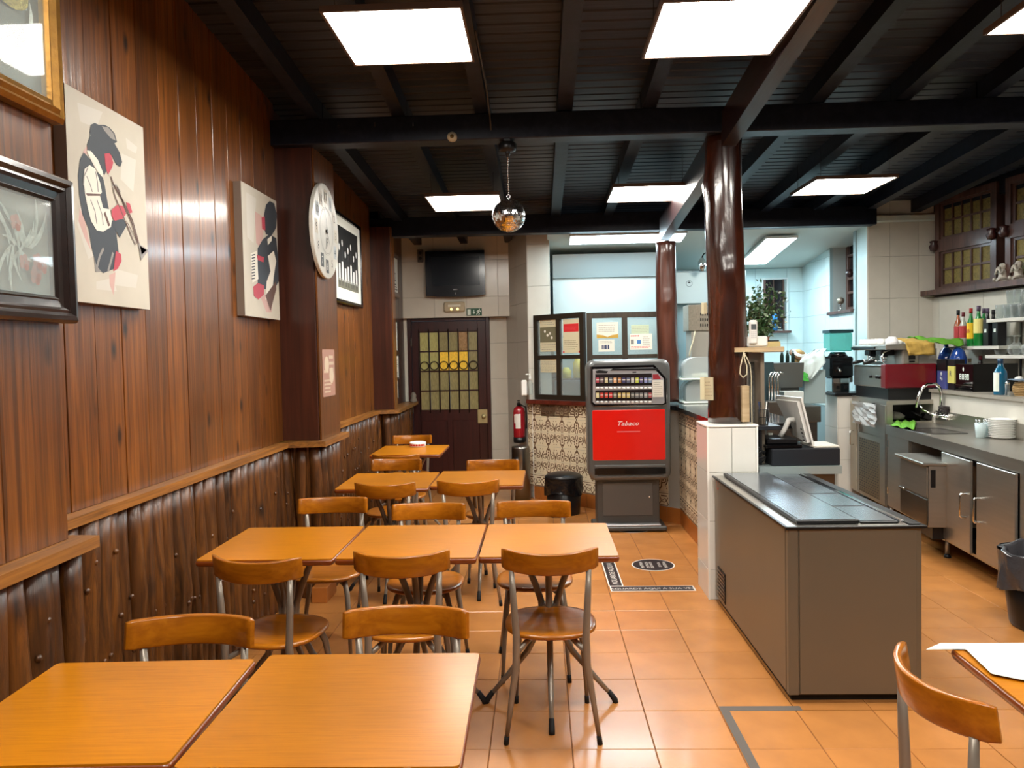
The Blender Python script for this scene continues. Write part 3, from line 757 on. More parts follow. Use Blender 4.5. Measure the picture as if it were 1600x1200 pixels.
# mirror ball
bp = AY(795, 337, 5.0)
mbz = bp.z
t = thing('mirror_ball', 'silver mirror ball hanging on a chain from the dark cross beam', 'disco ball', (bp.x, 5.0, mbz))
BR = 25.5/FPX*5.0
MIR = M('mirror_facet', (236, 236, 238), rough=.12, metal=1)
MIRG = M('mirror_grout', (130, 126, 120), rough=.5)
MB(MIRG).lathe([(BR*.975*math.sin(PI*i/16)+.0001, -BR*.975*math.cos(PI*i/16)) for i in range(17)], 32).build('core', t)
fb = MB(MIR); rows = 26
for i in range(1, rows):
    th = PI*i/rows; n = max(5, int(2*rows*math.sin(th)))
    for j in range(n):
        ph = 2*PI*(j+.5*(i % 2))/n
        N_ = Vector((math.sin(th)*math.cos(ph), math.sin(th)*math.sin(ph), math.cos(th)))
        nn = (N_+Vector((R_.uniform(-.09, .09), R_.uniform(-.09, .09), R_.uniform(-.09, .09)))).normalized()
        a = nn.cross(Vector((0, 0, 1))).normalized(); b = a.cross(nn)
        hw = PI*BR*math.sin(th)/n*.93; hh = PI*BR/rows/2*.93; c = N_*BR
        fb.add([c-a*hw-b*hh, c+a*hw-b*hh, c+a*hw+b*hh, c-a*hw+b*hh], [(3, 2, 1, 0)])
tag(fb.build('mirror_tiles', t), kind='stuff')
ch = MB(CHROME)
ch.tube([(.011*math.cos(a*PI/6), 0, BR+.016+.011*math.sin(a*PI/6)) for a in range(13)], .0025, 6, cap=False)
ch.build('ring', t)
cn = MB(CHROME); ztop = 2.88-mbz
z = BR+.03; k = 0
while z < ztop:
    cn.lathe([(.0008, -.006), (.0045, -.002), (.0045, .002), (.0008, .006)], 6, c=(0, 0, z)); z += .013
tag(cn.build('chain', t), kind='stuff')
mo = MB(BLACK); mo.lathe([(.002, ztop), (.05, ztop+.006), (.058, ztop+.02), (.058, ztop+.055), (.05, ztop+.062), (.002, ztop+.063)], 8)
mo.lathe([(.001, ztop-.03), (.012, ztop-.03), (.018, ztop), (.018, ztop+.01), (.001, ztop+.01)], 10)
mo.box(-.02, .02, -.07, .05, ztop+.055, ztop+.07)
mo.build('motor', t)

# ================================================================== tables
def mk_table(label, x0, x1, y0, y1, rz=0, group=None, z=.75):
    t = thing('cafe_table', label, 'table', ((x0+x1)/2, (y0+y1)/2, 0), rz, group)
    W, D = x1-x0, y1-y0
    MB(TABLEW).prism(rr(-W/2+.004, -D/2+.004, W/2-.004, D/2-.004, .012, 3), z-.006, z).build('tabletop', t)
    poly = lambda e, r: [(a, b) for a, b in rr(-W/2+e, -D/2+e, W/2-e, D/2-e, r, 3)]
    rings = [[(a, b, zz) for a, b in poly(e, r)] for e, r, zz in ((.012, .01, z-.030), (.003, .014, z-.026), (.0, .015, z-.016), (.0, .015, z-.010), (.003, .013, z-.0055), (.006, .012, z-.0045))]
    MB(TEDGE).loft(rings, TEDGE, True).build('edge_band', t)
    hb = MB(TUBE)
    hb.cbox((0, 0, z-.04), (.32, .05, .018), ch=.004); hb.cbox((0, 0, z-.04), (.05, .32, .018), ch=.004); hb.lathe([(.03, .36), (.034, .37), (.034, .45), (.03, .46)], 12); hb.build('column_collar', t)
    if not hasattr(mk_table, 'leg'):
        L = MB(TUBE)
        path = [(.135, 0, z-.05), (.10, 0, .64), (.062, 0, .55), (.036, 0, .47), (.032, 0, .41), (.05, 0, .34), (.10, 0, .24), (.20, 0, .12), (.285, 0, .022)]
        L.tube(path, [.013, .014, .015, .015, .015, .015, .014, .012, .009], 10)
        F = MB(RUBBER).tube([(.262, 0, .052), (.29, 0, .012), (.292, 0, .0)], [.0115, .0135, .013], 10)
        a = L.build('x'); b = F.build('x'); mk_table.leg = (a.data, b.data); bpy.data.objects.remove(a); bpy.data.objects.remove(b)
    for k in range(4):
        l = link('leg', mk_table.leg[0], t); l.rotation_euler = (0, 0, k*PI/2)
        link('foot_cap', mk_table.leg[1], l)
    return t
mk_table('orange wooden table in the bottom left corner against the log wall', -1.345, -.79, 1.52, 2.07, math.radians(2.2))
mk_table('orange wooden table at the bottom centre, nearest the viewer', -.772, -.176, 1.513, 2.112, .01)
mk_table('middle-row table against the log wall, left of three pushed together', -1.452, -.872, 3.118, 3.73, .004)
mk_table('middle-row table in the centre of three pushed together', -.864, -.274, 3.12, 3.74, -.004)
mk_table('middle-row table at the aisle end of three pushed together', -.268, .312, 3.125, 3.74, .0)
mk_table('back-row table beside the log wall, left of a pair', -1.322, -.722, 4.80, 5.45, .01)
mk_table('back-row table at the aisle end of a pair', -.716, -.116, 4.86, 5.49, -.01)
mk_table('farthest table, in the corner before the door, with a white ashtray', -1.462, -.852, 6.44, 7.12, 0)

# ================================================================== chairs
def mk_chair():
    t = thing('cafe_chair', 'x', 'chair')
    # seat: rounded square, slightly dished
    def ring(r, z, n=32, e=2.5): return [(r*abs(math.cos(a))**(2/e)*(1 if math.cos(a) > 0 else -1), r*abs(math.sin(a))**(2/e)*(1 if math.sin(a) > 0 else -1)*1.0, z) for a in [2*PI*j/n for j in range(n)]]
    MB(CHAIRW).loft([ring(.150, .430), ring(.182, .432), ring(.191, .439), ring(.192, .446), ring(.186, .452), ring(.165, .452), ring(.12, .447), ring(.06, .444), ring(.005, .443)], CHAIRW, True).build('seat', t)
    # backrest: bent board
    rings = []; n = 19; R0 = .255; am = math.radians(48.2)
    hh = .086
    for i in range(n):
        s = -1+2*i/(n-1); a = s*am
        cx = R0*math.sin(a); cy = -.243+R0*(1-math.cos(a))
        nx, ny = math.sin(a), -math.cos(a)
        e = min(1, (1-abs(s))*9+.25)
        h0 = .715; h1 = .715+hh
        dz = .010*s*s-.004
        th = .0095*min(1, .55+e*.45)
        sec = []
        for (u, v) in ((-1, .06), (-.75, 0), (.75, 0), (1, .06), (1, .94), (.75, 1), (-.75, 1), (-1, .94)):
            zz = h0+dz+(h1-h0)*(.5+(v-.5)*(.86+.14*min(1, e)))
            sec.append((cx+nx*u*th, cy+ny*u*th+(v-.5)*-.012, zz))
        rings.append(sec)
    MB(CHAIRW).loft(rings, CHAIRW, True).build('backrest', t)
    for s in (-1, 1):
        L = MB(TUBE).tube([(s*.188, -.165, .02), (s*.165, -.172, .18), (s*.143, -.180, .33), (s*.139, -.186, .45), (s*.148, -.188, .60), (s*.154, -.190, .7205)], [.0085, .012, .0145, .015, .0135, .0105], 10)
        l = L.build('leg', t); MB(RUBBER).tube([(s*.1855, -.166, .036), (s*.19, -.164, 0)], [.0105, .011], 10).build('foot_cap', l)
        L = MB(TUBE).tube([(s*.160, .205, .02), (s*.150, .175, .20), (s*.136, .140, .36), (s*.115, .11, .432)], [.0085, .0115, .014, .014], 10)
        l = L.build('leg', t); MB(RUBBER).tube([(s*.1585, .202, .036), (s*.1605, .207, 0)], [.0105, .011], 10).build('foot_cap', l)
    f = MB(TUBE)
    for s in (-1, 1):
        f.tube([(s*.140, -.185, .385), (s*.08, -.09, .415), (0, 0, .42), (-s*.08, .07, .42), (-s*.125, .125, .40)], [.011, .012, .013, .012, .011], 8)
    f.lathe([(.001, .405), (.04, .405), (.04, .43), (.001, .43)], 14)
    f.build('seat_frame', t)
    return t
ch0 = mk_chair(); used = []
def chair(x, y, rz, label):
    o = ch0 if not used else copy_tree(ch0)
    used.append(1); o.location = (x, y, 0); o.rotation_euler = (0, 0, rz)
    tag(o, label, 'chair', 'wooden cafe chairs with grey tube legs')
def px_chair(px, py, rz, label, zt=.803):
    """px,py: middle of the top of the backrest"""
    p = AZ(px, py, zt)
    d = Vector((-math.sin(rz), math.cos(rz)))
    chair(p.x+d.x*.245, p.y+d.y*.245, rz, label)
px_chair(859, 864, 0, 'wooden chair seen whole from behind, in front of the aisle-end middle table')
px_chair(622, 868, .02, 'wooden chair with its back to the viewer at the centre middle-row table')
px_chair(384, 877, -.16, 'wooden chair with its back to the viewer at the middle-row table by the log wall')
px_chair(313, 957, PI+.03, 'wooden chair facing the viewer behind the bottom left table')
px_chair(641, 943, PI-.02, 'wooden chair facing the viewer behind the bottom centre table')
px_chair(525, 775, PI+.03, 'wooden chair facing the viewer beyond the middle-row table by the log wall')
px_chair(673, 784, PI, 'wooden chair facing the viewer on the far side of the centre middle table')
px_chair(834, 780, PI, 'wooden chair facing the viewer on the far side of the aisle-end middle table')
px_chair(596, 757, -.06, 'wooden chair with its back to the viewer at the back-row table by the log wall')
px_chair(731, 753, .08, 'wooden chair with its back to the viewer at the aisle-end back-row table')
px_chair(622, 716, PI, 'wooden chair facing the viewer behind the back-row table by the log wall')
px_chair(771, 717, PI, 'wooden chair facing the viewer behind the aisle-end back-row table, below the tiled pier')
px_chair(614, 712, -.08, 'wooden chair mostly hidden, in front of the farthest table')
px_chair(646, 679, PI, 'farthest wooden chair, between the farthest table and the glazed door')
chair(1.12, 1.856, -PI/2+.05, 'wooden chair in the bottom right corner beside the table with papers')
chair(-.45, 1.585, 0, 'chair at the bottom edge, only the tip of its backrest in view')

# ashtray on the farthest table
p = AZ(653, 698, .75)
t = thing('ashtray', 'round white ashtray with red marks on the farthest table', 'ashtray', (p.x, p.y, .7505))
MB(M('white_porcelain', (236, 234, 228), rough=.2)).lathe([(.001, 0), (.068, 0), (.072, .006), (.075, .042), (.071, .045), (.064, .040), (.06, .012), (.001, .01)], 28).build('dish', t)
rd = MB(M('red_print', (190, 50, 40), rough=.5))
for k in range(7):
    a = -PI/2+(k-3)*.33
    rd.box(-.010, .010, -.0006, .0, .012, .030, T=Matrix.Translation((.0745*math.cos(a), .0745*math.sin(a), 0)) @ Matrix.Rotation(a+PI/2, 4, 'Z'))
rd.build('print', t)

# table with papers, bottom right
ca = AZ(1483, 1011, .75); cb_ = AZ(1600, 1103, .75)
ed_ = (cb_-ca).normalized(); perp = Vector((-ed_.y, ed_.x, 0))
ang = math.atan2(perp.y, perp.x)
TW = .66
cen = ca + ed_*TW/2 + perp*TW/2
trt = mk_table('orange wooden table at the right edge of the picture under white printed sheets', -TW/2, TW/2, -TW/2, TW/2)
trt.location = (cen.x, cen.y, 0); trt.rotation_euler = (0, 0, ang)
def sheet(name, label, corners, z, seed, lines=True, curl=0):
    """paper sheet from four corners (world x,y), gently curled"""
    q = random.Random(seed); A, B, C_, D = [Vector(c) for c in corners]; n = 8; mb = MB(PAPER); vs = []
    for lay in (0, -.0012):
        for i in range(n+1):
            for j in range(n+1):
                u, v = i/n, j/n
                P = (A*(1-u)+B*u)*(1-v)+(D*(1-u)+C_*u)*v
                zz = z+.002+curl*max(0, .25-u)**2*8+.0012*math.sin(u*9+seed)*math.sin(v*7)
                vs.append((P.x, P.y, zz+lay+.0012))
    fs = []
    m_ = (n+1)**2
    for i in range(n):
        for j in range(n):
            a = i*(n+1)+j; fs.append((a, a+n+1, a+n+2, a+1)); fs.append((m_+a, m_+a+1, m_+a+n+2, m_+a+n+1))
    mb.add(vs, fs, PAPER, True)
    if lines:
        def P3(u, v): P = (A*(1-u)+B*u)*(1-v)+(D*(1-u)+C_*u)*v; return Vector((P.x, P.y, z+.0072+curl*max(0, .25-u)**2*8))
        GL = M('grey_print_line', (186, 188, 194), rough=.7)
        for (a, b, c, d) in ((.1, .3, .85, .42), (.2, .6, .5, .35), (.5, .35, .45, .12), (.15, .75, .8, .9), (.6, .6, .9, .55)):
            p0, p1 = P3(a, b), P3(c, d); t_ = (p1-p0).normalized(); nn = Vector((-t_.y, t_.x, 0))*.0009
            mb.add([p0-nn, p1-nn, p1+nn, p0+nn], [(0, 1, 2, 3)], GL)
    o = mb.bw(name); tag(o, label, 'paper'); return o
q = lambda x, y: AZ(x, y, .755).xy
sheet('paper_sheet', 'white drawn sheet lying on the table at the right edge, its corner hanging over', [q(1447, 1014), q(1470, 1004), q(1700, 1004), q(1720, 1013)], .751, 3, False)
sheet('paper_sheet', 'larger white sheet with thin grey lines on the table at the right edge', [q(1509, 1013), q(1560, 1008), q(1800, 1060), q(1740, 1130)][:0] or [q(1549, 1054), q(1505, 1012), q(1680, 1012), q(1790, 1100)], .755, 5, True)
# ================================================================== things on the left wall
def puv(fr, px, py): return fr.uv(AP(px, py, fr.O, fr.N))
def pxpoly(mb, fr, pts, mat, off=.001): fpoly(mb, fr, [puv(fr, *p) for p in pts], mat, off)
def mitre(mb, fr, x0, y0, x1, y1, prof, mat=None):
    """prof: (inset, height) from the outside to the inside"""
    rings = [[fr.p(x0+i, y0+i, h), fr.p(x1-i, y0+i, h), fr.p(x1-i, y1-i, h), fr.p(x0+i, y1-i, h)] for i, h in prof]
    vs = [p for r in rings for p in r]; fs = []
    for k in range(len(rings)-1):
        for j in range(4): a = k*4+j; b = k*4+(j+1) % 4; fs.append((a, b, b+4, a+4))
    mb.add(vs, fs, mat, False)
def on(fr, name, label, cat, a, b, group=None):
    """Empty on a wall at frame coordinates"""
    return thing(name, label, cat, fr.p(a, b, 0), 0, group)
MATB = M('photo_mat_board', (226, 226, 216), rough=.6)
GOLD = M('gilt_wood', (150, 108, 44), rough=.35, metal=.55, var=.15, scale=(30, 30, 30), bump=.2)
RELG = M('relief_silver', (206, 202, 190), rough=.3, metal=.4, bump=.5, bscale=60)
RELR = M('relief_rose', (186, 116, 98), rough=.3, metal=.6)
BACKG = M('grey_backing', (150, 146, 134), rough=.5)

frA = Fr((-1.457, 0, 0), (0, 1, 0))     # face of the near pilaster
# gilt frame, top left
cx, cz = puv(frA, 84, 196)
t = on(frA, 'gilt_picture_frame', 'gilt-framed silver relief picture in the top left corner', 'picture', cx-.3, cz)
W_, H_ = .56, .70
mb = MB(GOLD); mitre(mb, frA, cx-W_, cz, cx, cz+H_, [(0, 0), (0, .03), (.012, .042), (.022, .034), (.034, .044), (.046, .03), (.056, .034), (.066, .018), (.07, .012)], GOLD); mb.bw('frame', t)
mb = MB(BACKG); frect(mb, frA, cx-W_+.06, cz+.06, cx-.06, cz+H_-.06, BACKG, .010, .008); mb.bw('backing', t)
mb = MB(RELG)
q = random.Random(4)
uc = cx-.20; vc = cz+.26
for k in range(7):
    a = PI*(.05+.15*k); fribbon(mb, frA, [(uc-.0+.085*math.cos(a+.15*s_)*(1+s_*.1), vc-.02+.11*math.sin(a+.15*s_)*(1+s_*.06)-.02) for s_ in range(5)], [.012, .018, .016, .01, .004], RELG, .016)
fribbon(mb, frA, [(uc+.10*math.cos(a_), vc-.07+.05*math.sin(a_)) for a_ in [PI+PI*k/12 for k in range(13)]], .02, RELG, .016)
mb.bw('relief', t)
mb = MB(M('relief_gold', (190, 160, 60), rough=.35, metal=.6, bump=.5, bscale=90)); fpoly(mb, frA, circ(uc+.0, vc+.05, .08, 20, .045), None, .017); mb.bw('relief_wreath', t)
mb = MB(M('relief_paper', (196, 192, 180), rough=.5)); fribbon(mb, frA, [(uc+.07*math.cos(a_), vc-.11+.035*math.sin(a_)) for a_ in [PI+PI*k/10 for k in range(11)]], .022, None, .019); mb.bw('relief_ribbon', t)
mb = MB(GLASS); frect(mb, frA, cx-W_+.06, cz+.06, cx-.06, cz+H_-.06, GLASS, .024, .002); mb.bw('glass', t)
# dark frame below
x1_, zt_ = puv(frA, 92, 283); x1b, zb_ = puv(frA, 104, 506)
x1_ = (x1_+x1b)/2; zt_ += .0
t = on(frA, 'dark_picture_frame', 'dark moulded frame with a silver and pink flower relief, left edge', 'picture', x1_-.25, zb_)
H_ = zt_-zb_; W_ = .52
mb = MB(FRAMED); mitre(mb, frA, x1_-W_, zb_, x1_, zt_, [(0, 0), (0, .034), (.008, .046), (.02, .048), (.03, .036), (.038, .038), (.046, .026), (.066, .022), (.07, .028), (.08, .014), (.082, .008)], FRAMED); mb.bw('frame', t)
mb = MB(BACKG); frect(mb, frA, x1_-W_+.078, zb_+.078, x1_-.078, zt_-.078, BACKG, .008, .006); mb.bw('backing', t)
mb = MB(RELG); q = random.Random(9); uc = x1_-.21; vc = (zb_+zt_)/2-.01
for k in range(26):
    a = PI/2+q.uniform(-1.1, 1.1)+(PI if k % 4 == 0 else 0); L_ = q.uniform(.06, .17); b0 = q.uniform(-.05, .05)
    fribbon(mb, frA, [(uc+b0+L_*s_/4*math.cos(a+.1*s_), vc+L_*s_/4*math.sin(a+.1*s_)) for s_ in range(5)], [.004, .010, .012, .008, .002], RELG, .011+q.uniform(0, .004))
mb.bw('relief_leaves', t)
mb = MB(RELR)
for k in range(6):
    a, b = uc+q.uniform(-.06, .11), vc+q.uniform(-.11, .07)
    for j in range(5): fpoly(mb, frA, circ(a+.014*math.cos(j*1.26), b+.014*math.sin(j*1.26), .011, 8), None, .014+.001*j)
mb.bw('relief_flowers', t)
mb = MB(GLASS); frect(mb, frA, x1_-W_+.078, zb_+.078, x1_-.078, zt_-.078, GLASS, .020, .002); mb.bw('glass', t)

# canvases
CANV = M('canvas_print_ground', (192, 186, 172), rough=.55, var=.06, scale=(5, 5, 5), spec=.3)
CSIDE = M('canvas_side', (120, 104, 92), rough=.7)
P_DK = M('print_slate', (56, 62, 70), rough=.55); P_RD = M('print_red', (176, 62, 78), rough=.55); P_WH = M('print_white', (222, 218, 206), rough=.55)
P_GR = M('print_grey', (140, 136, 132), rough=.55); P_PK = M('print_pink', (196, 160, 152), rough=.55); P_BR = M('print_brown', (96, 70, 62), rough=.55)
frB = Fr((-1.655, 0, 0), (0, 1, 0))
def canvas(label, pL, pR, pB, pT):
    u0 = puv(frB, *pL)[0]; u1 = puv(frB, *pR)[0]; v0 = puv(frB, *pB)[1]; v1 = puv(frB, *pT)[1]
    t = on(frB, 'canvas_picture', label, 'picture', (u0+u1)/2, v0)
    t.location.x = XL+.005
    mb = MB(CSIDE); frect(mb, frB, u0, v0, u1, v1, CSIDE, -.001, .044); mb.bw('stretcher', t)
    mb = MB(CANV); frect(mb, frB, u0, v0, u1, v1, CANV, .0008, .001); c = mb.bw('canvas', t)
    return t, (u0, v0, u1, v1)
t, ex = canvas('canvas print of a trumpet player in a hat, right of the dark moulded frame', (107, 300), (228, 330), (111, 470), (101, 130))
A = MB(P_DK)
def LP(mat, off, *pts): pxpoly(A, frB, pts, mat, off)
for (a, b, c_, d) in (((120, 160), (160, 175), (150, 200), (125, 190)), ((190, 240), (212, 250), (208, 300), (188, 280)), ((125, 320), (145, 400), (138, 405), (120, 350)), ((180, 420), (215, 430), (212, 450), (176, 445))):
    LP(M('print_wash', (200, 196, 186), rough=.55), .0012, a, b, c_, d)
LP(P_PK, .0014, (124, 325), (132, 345), (142, 392), (132, 372), (122, 345)); LP(P_PK, .0014, (170, 430), (180, 425), (177, 462), (171, 445))
LP(P_GR, .0016, (146, 400), (162, 390), (158, 425), (148, 425))
LP(P_DK, .002, (130, 238), (124, 250), (121, 275), (123, 305), (128, 335), (138, 358), (142, 385), (150, 415), (160, 427), (178, 420), (186, 405), (183, 380), (180, 355), (173, 345), (168, 320), (163, 290), (160, 277), (150, 268), (141, 250))
LP(P_DK, .0023, (140, 212), (135, 226), (136, 238), (150, 256), (162, 274), (168, 262), (173, 240), (164, 220))
for _p in (((134, 275), (140, 290), (143, 300)), ((148, 268), (151, 285), (152, 300)), ((140, 312), (147, 330), (150, 350)), ((150, 312), (158, 335), (160, 352)), ((136, 262), (130, 275), (129, 290))): fribbon(A, frB, [puv(frB, *_q) for _q in _p], .006, P_GR, .0034)
for _p in (((150, 420), (155, 400), (161, 388)), ((176, 395), (172, 410), (168, 424))): fribbon(A, frB, [puv(frB, *_q) for _q in _p], .012, P_GR, .0022)
LP(P_PK, .0013, (138, 225), (130, 235), (126, 250), (136, 240)); LP(M('print_wash'), .0012, (150, 440), (176, 434), (182, 455), (150, 452)); LP(M('print_wash'), .0012, (196, 215), (214, 230), (212, 240), (198, 232))
LP(P_DK, .0024, (139, 207), (141, 195), (147, 192), (153, 195), (162, 195), (170, 199), (178, 208), (182, 222), (178, 224), (186, 238), (190, 253), (187, 261), (181, 257), (172, 240), (158, 226), (143, 220))
LP(P_GR, .0027, (158, 197), (168, 199), (176, 208), (180, 220), (172, 216), (162, 204))
LP(P_RD, .0028, (162, 240), (170, 239), (173, 243), (176, 254), (174, 262), (168, 273), (164, 262))
LP(P_WH, .0028, (134, 235), (141, 236), (152, 250), (160, 270), (159, 277), (150, 266), (141, 250))
LP(P_WH, .003, (131, 264), (139, 258), (148, 264), (155, 285), (158, 300), (155, 306), (160, 325), (170, 327), (174, 343), (172, 355), (160, 362), (150, 360), (141, 345), (136, 325), (132, 305), (129, 280))
LP(P_BR, .0032, (133, 302), (156, 303), (156, 306), (135, 306)); LP(P_BR, .0032, (163, 330), (171, 352), (168, 354), (161, 334))
LP(P_DK, .0026, (172, 345), (192, 342), (197, 352), (186, 372), (180, 360))
LP(P_RD, .0034, (173, 328), (182, 320), (191, 322), (196, 334), (190, 342), (178, 345), (173, 338)); LP(P_RD, .0026, (196, 316), (202, 318), (206, 332), (200, 334))
LP(P_RD, .003, (180, 392), (188, 397), (189, 408), (183, 420), (176, 424))
def SL(w_, mat, *pts, off=.0036): fribbon(A, frB, [puv(frB, *p) for p in pts], w_, mat, off)
SL(.008, P_BR, (172, 276), (176, 288), (190, 312), (206, 345), (217, 385)); SL(.006, P_GR, (174, 290), (180, 289), (187, 300))
SL(.006, P_BR, (175, 292), (179, 308), (203, 366), (210, 382), (214, 378), (205, 350), (187, 306), (182, 292)); LP(P_GR, .0038, (214, 380), (231, 391), (219, 407), (217, 392))
SL(.004, P_BR, (196, 345), (212, 375), (211, 380)); LP(P_WH, .0038, (217, 384), (228, 391), (220, 398))
A.bw('painted_figure', t)
t, ex = canvas('canvas print of an accordion player, left of the round clock', (380, 400), (434, 400), (383, 493), (377, 283))
A = MB(P_DK)
LP(P_PK, .0012, (398, 330), (412, 340), (410, 390), (400, 380)); LP(P_PK, .0012, (405, 460), (426, 462), (424, 488), (416, 488))
LP(M('print_wash'), .0012, (384, 300), (400, 310), (396, 380), (386, 370))
LP(P_DK, .002, (402, 388), (410, 374), (420, 366), (431, 372), (434, 400), (435, 440), (428, 452), (412, 452), (402, 442))
LP(P_DK, .0022, (412, 335), (415, 320), (421, 314), (428, 318), (432, 335), (431, 356), (424, 368), (415, 366), (410, 352))
LP(P_RD, .0024, (408, 340), (413, 338), (414, 360), (409, 358)); LP(P_WH, .0026, (417, 374), (424, 368), (424, 376), (418, 383))
LP(P_WH, .0026, (418, 400), (427, 392), (431, 408), (427, 432), (424, 470), (414, 468), (416, 440), (422, 424))
LP(P_RD, .0028, (400, 398), (412, 402), (411, 410), (402, 406)); LP(P_RD, .0028, (395, 448), (402, 442), (412, 446), (412, 460), (403, 468), (396, 462))
LP(P_WH, .0024, (391, 396), (401, 392), (403, 436), (394, 442))
for k in range(9): SL(.007, P_DK, (392.6, 399+k*4.6), (398, 397.6+k*4.6), off=.003)
LP(P_BR, .0028, (414, 462), (430, 440), (431, 452), (422, 486))
A.bw('painted_figure', t)

# round clock on the pilaster
frC = Fr((-1.44, 0, 0), (0, 1, 0))
cu, cv = puv(frC, 508, 364); CR = .315
cu = 5.15; cv = puv(frC, 507.5, 364)[1]
t = on(frC, 'wall_clock', 'large round whitewashed wall clock hanging on the dark pilaster', 'clock', cu, cv-CR)
CF = M('clock_face', (206, 204, 194), rough=.4, var=.12, scale=(4, 4, 4), coat=.3)
mb = MB(CF); mb.loft([[frC.p(x, y, o_) for x, y in circ(cu, cv, r, 56)] for r, o_ in ((CR-.01, 0), (CR, .004), (CR, .022), (CR-.006, .026), (.002, .026))], CF, False, True); mb.bw('clock_face', t)
dg = MB(M('clock_print', (120, 120, 116), rough=.6)); DK2 = M('clock_print_dark', (62, 66, 68), rough=.6)
for n_ in range(1, 13):
    a = PI/2-n_*PI/6; x, y = cu+math.cos(a)*CR*.74, cv+math.sin(a)*CR*.74
    frect(dg, frC, x-.033, y-.045, x+.033, y+.045, M('clock_card_%d' % (n_ % 3), [(196, 188, 170), (178, 186, 190), (200, 196, 186)][n_ % 3], rough=.6) if n_ not in (7, 6) else DK2, .0272)
    text(dg, frC, str(n_), x, y-.025, .052, DK2 if n_ not in (7, 6) else CF, .0282)
for r in (CR*.5, CR*.47): fribbon(dg, frC, circ(cu, cv, r, 40)+[(cu+r, cv)], .0025, None, .0272)
text(dg, frC, 'JF', cu-.0, cv-.10, .06, None, .0275)
dg.bw('printed_numbers', t)
hd = MB(BLACK); fribbon(hd, frC, [(cu, cv), (cu-.05, cv+.14)], [.010, .003], None, .034); fribbon(hd, frC, [(cu, cv), (cu+.055, cv-.085)], [.012, .004], None, .032); fpoly(hd, frC, circ(cu, cv, .014, 12), None, .036, .01); hd.bw('hands', t)

# poster on the pilaster
frD = Fr((-1.444, 0, 0), (0, 1, 0))
u0, v1 = puv(frD, 503, 546); u1, v0 = puv(frD, 524, 617)
PP = M('poster_rose', (176, 134, 118), rough=.5)
mb = MB(PP); frect(mb, frD, u0, v0, u1, v1, PP, .001, .0015)
fpoly(mb, frD, circ(u0+.10, v1-.10, .055, 16), M('poster_cream', (214, 196, 172), rough=.5), .0015); fpoly(mb, frD, circ(u1-.09, v0+.14, .055, 16), M('poster_cream'), .0015)
scribble(mb, frD, u0+.03, v0+.02, u0+.2, v0+.12, 4, M('poster_cream'), .0018, 3); scribble(mb, frD, u0+.16, v1-.2, u1-.03, v1-.03, 4, M('poster_cream'), .0018, 5); scribble(mb, frD, u0+.03, v0+.15, u0+.17, v0+.19, 1, M('poster_cream'), .0018, 6)
tag(mb.bw('wall_poster'), 'small rose and cream poster stuck on the pilaster below the clock', 'poster')

# black framed group photograph
frE = Fr((-1.66, 0, 0), (0, 1, 0))
u1, v0 = puv(frE, 566, 482); _, v1 = puv(frE, 560, 353); u0 = u1-.98
t = on(frE, 'framed_photograph', 'black-framed black and white group photograph partly behind the clock', 'picture', (u0+u1)/2, v0)
mb = MB(BLACKG); mitre(mb, frE, u0, v0, u1, v1, [(0, -.03), (0, .006), (.01, .012), (.03, .012), (.035, 0)], BLACKG); mb.bw('frame', t)
mb = MB(MATB); frect(mb, frE, u0+.03, v0+.03, u1-.03, v1-.03, MATB, 0, .02); mb.bw('mat_board', t)
mb = MB(M('photo_black', (34, 34, 34), rough=.4)); a0, b0, a1, b1 = u0+.13, v0+.13, u1-.13, v1-.11
frect(mb, frE, a0, b0, a1, b1, None, .001); frect(mb, frE, a0, b0, a1, b0+.08, M('photo_grey', (120, 120, 106), rough=.4), .0014)
PW_ = M('photo_white', (206, 208, 206), rough=.4)
for k in range(7):
    x = a0+.05+k*(a1-a0-.1)/6.3; hgt = .24+.05*math.sin(k*2.1)
    fpoly(mb, frE, circ(x+.01, b0+.08+hgt+.02, .022, 8, .03), PW_, .002)
    fpoly(mb, frE, [(x-.03, b0+.06), (x+.04, b0+.06), (x+.035, b0+.09+hgt*.55), (x+.012, b0+hgt*.7+.08), (x-.02, b0+.09+hgt*.5)], PW_, .0018)
    fpoly(mb, frE, [(x-.028, b0+hgt*.55+.07), (x+.032, b0+hgt*.55+.07), (x+.03, b0+hgt+.06), (x-.018, b0+hgt+.06)], M('photo_dark', (48, 48, 50), rough=.4), .0022)
    frect(mb, frE, x-.02, b0+.02, x-.005, b0+.075, M('photo_dark'), .0022); frect(mb, frE, x+.015, b0+.02, x+.03, b0+.075, M('photo_dark'), .0022)
mb.bw('photograph', t)

# four frames near the door
frF = Fr((-1.575, 0, 0), (0, 1, 0))
def small(name, label, cat, x0, y0, x1, y1, fw, fmat, inner, extra=None):
    a0, b1 = puv(frF, x0, y0); a1, b0 = puv(frF, x1, y1); t = on(frF, name, label, cat, (a0+a1)/2, b0)
    if fw:
        mb = MB(fmat); mitre(mb, frF, a0, b0, a1, b1, [(0, -.03), (0, .004), (fw*.3, .008), (fw, .004), (fw, -.004)], fmat); mb.bw('frame', t)
    mb = MB(inner); frect(mb, frF, a0+fw, b0+fw, a1-fw, b1-fw, inner, -.003, .018)
    if extra: extra(mb, a0+fw, b0+fw, a1-fw, b1-fw)
    mb.bw('picture_sheet', t)
small('framed_certificate', 'narrow grey-framed picture high on the left wall beside the door', 'picture', 611, 392, 624, 466, .05, M('frame_greybrown', (104, 86, 74), rough=.4), MATB, lambda mb, a, b, c, d: (text(mb, frF, '2', (a+c)/2, b+.12, .10, INK, -.001), scribble(mb, frF, a+.03, b+.02, c-.03, b+.1, 3, INK, -.001, 2)))
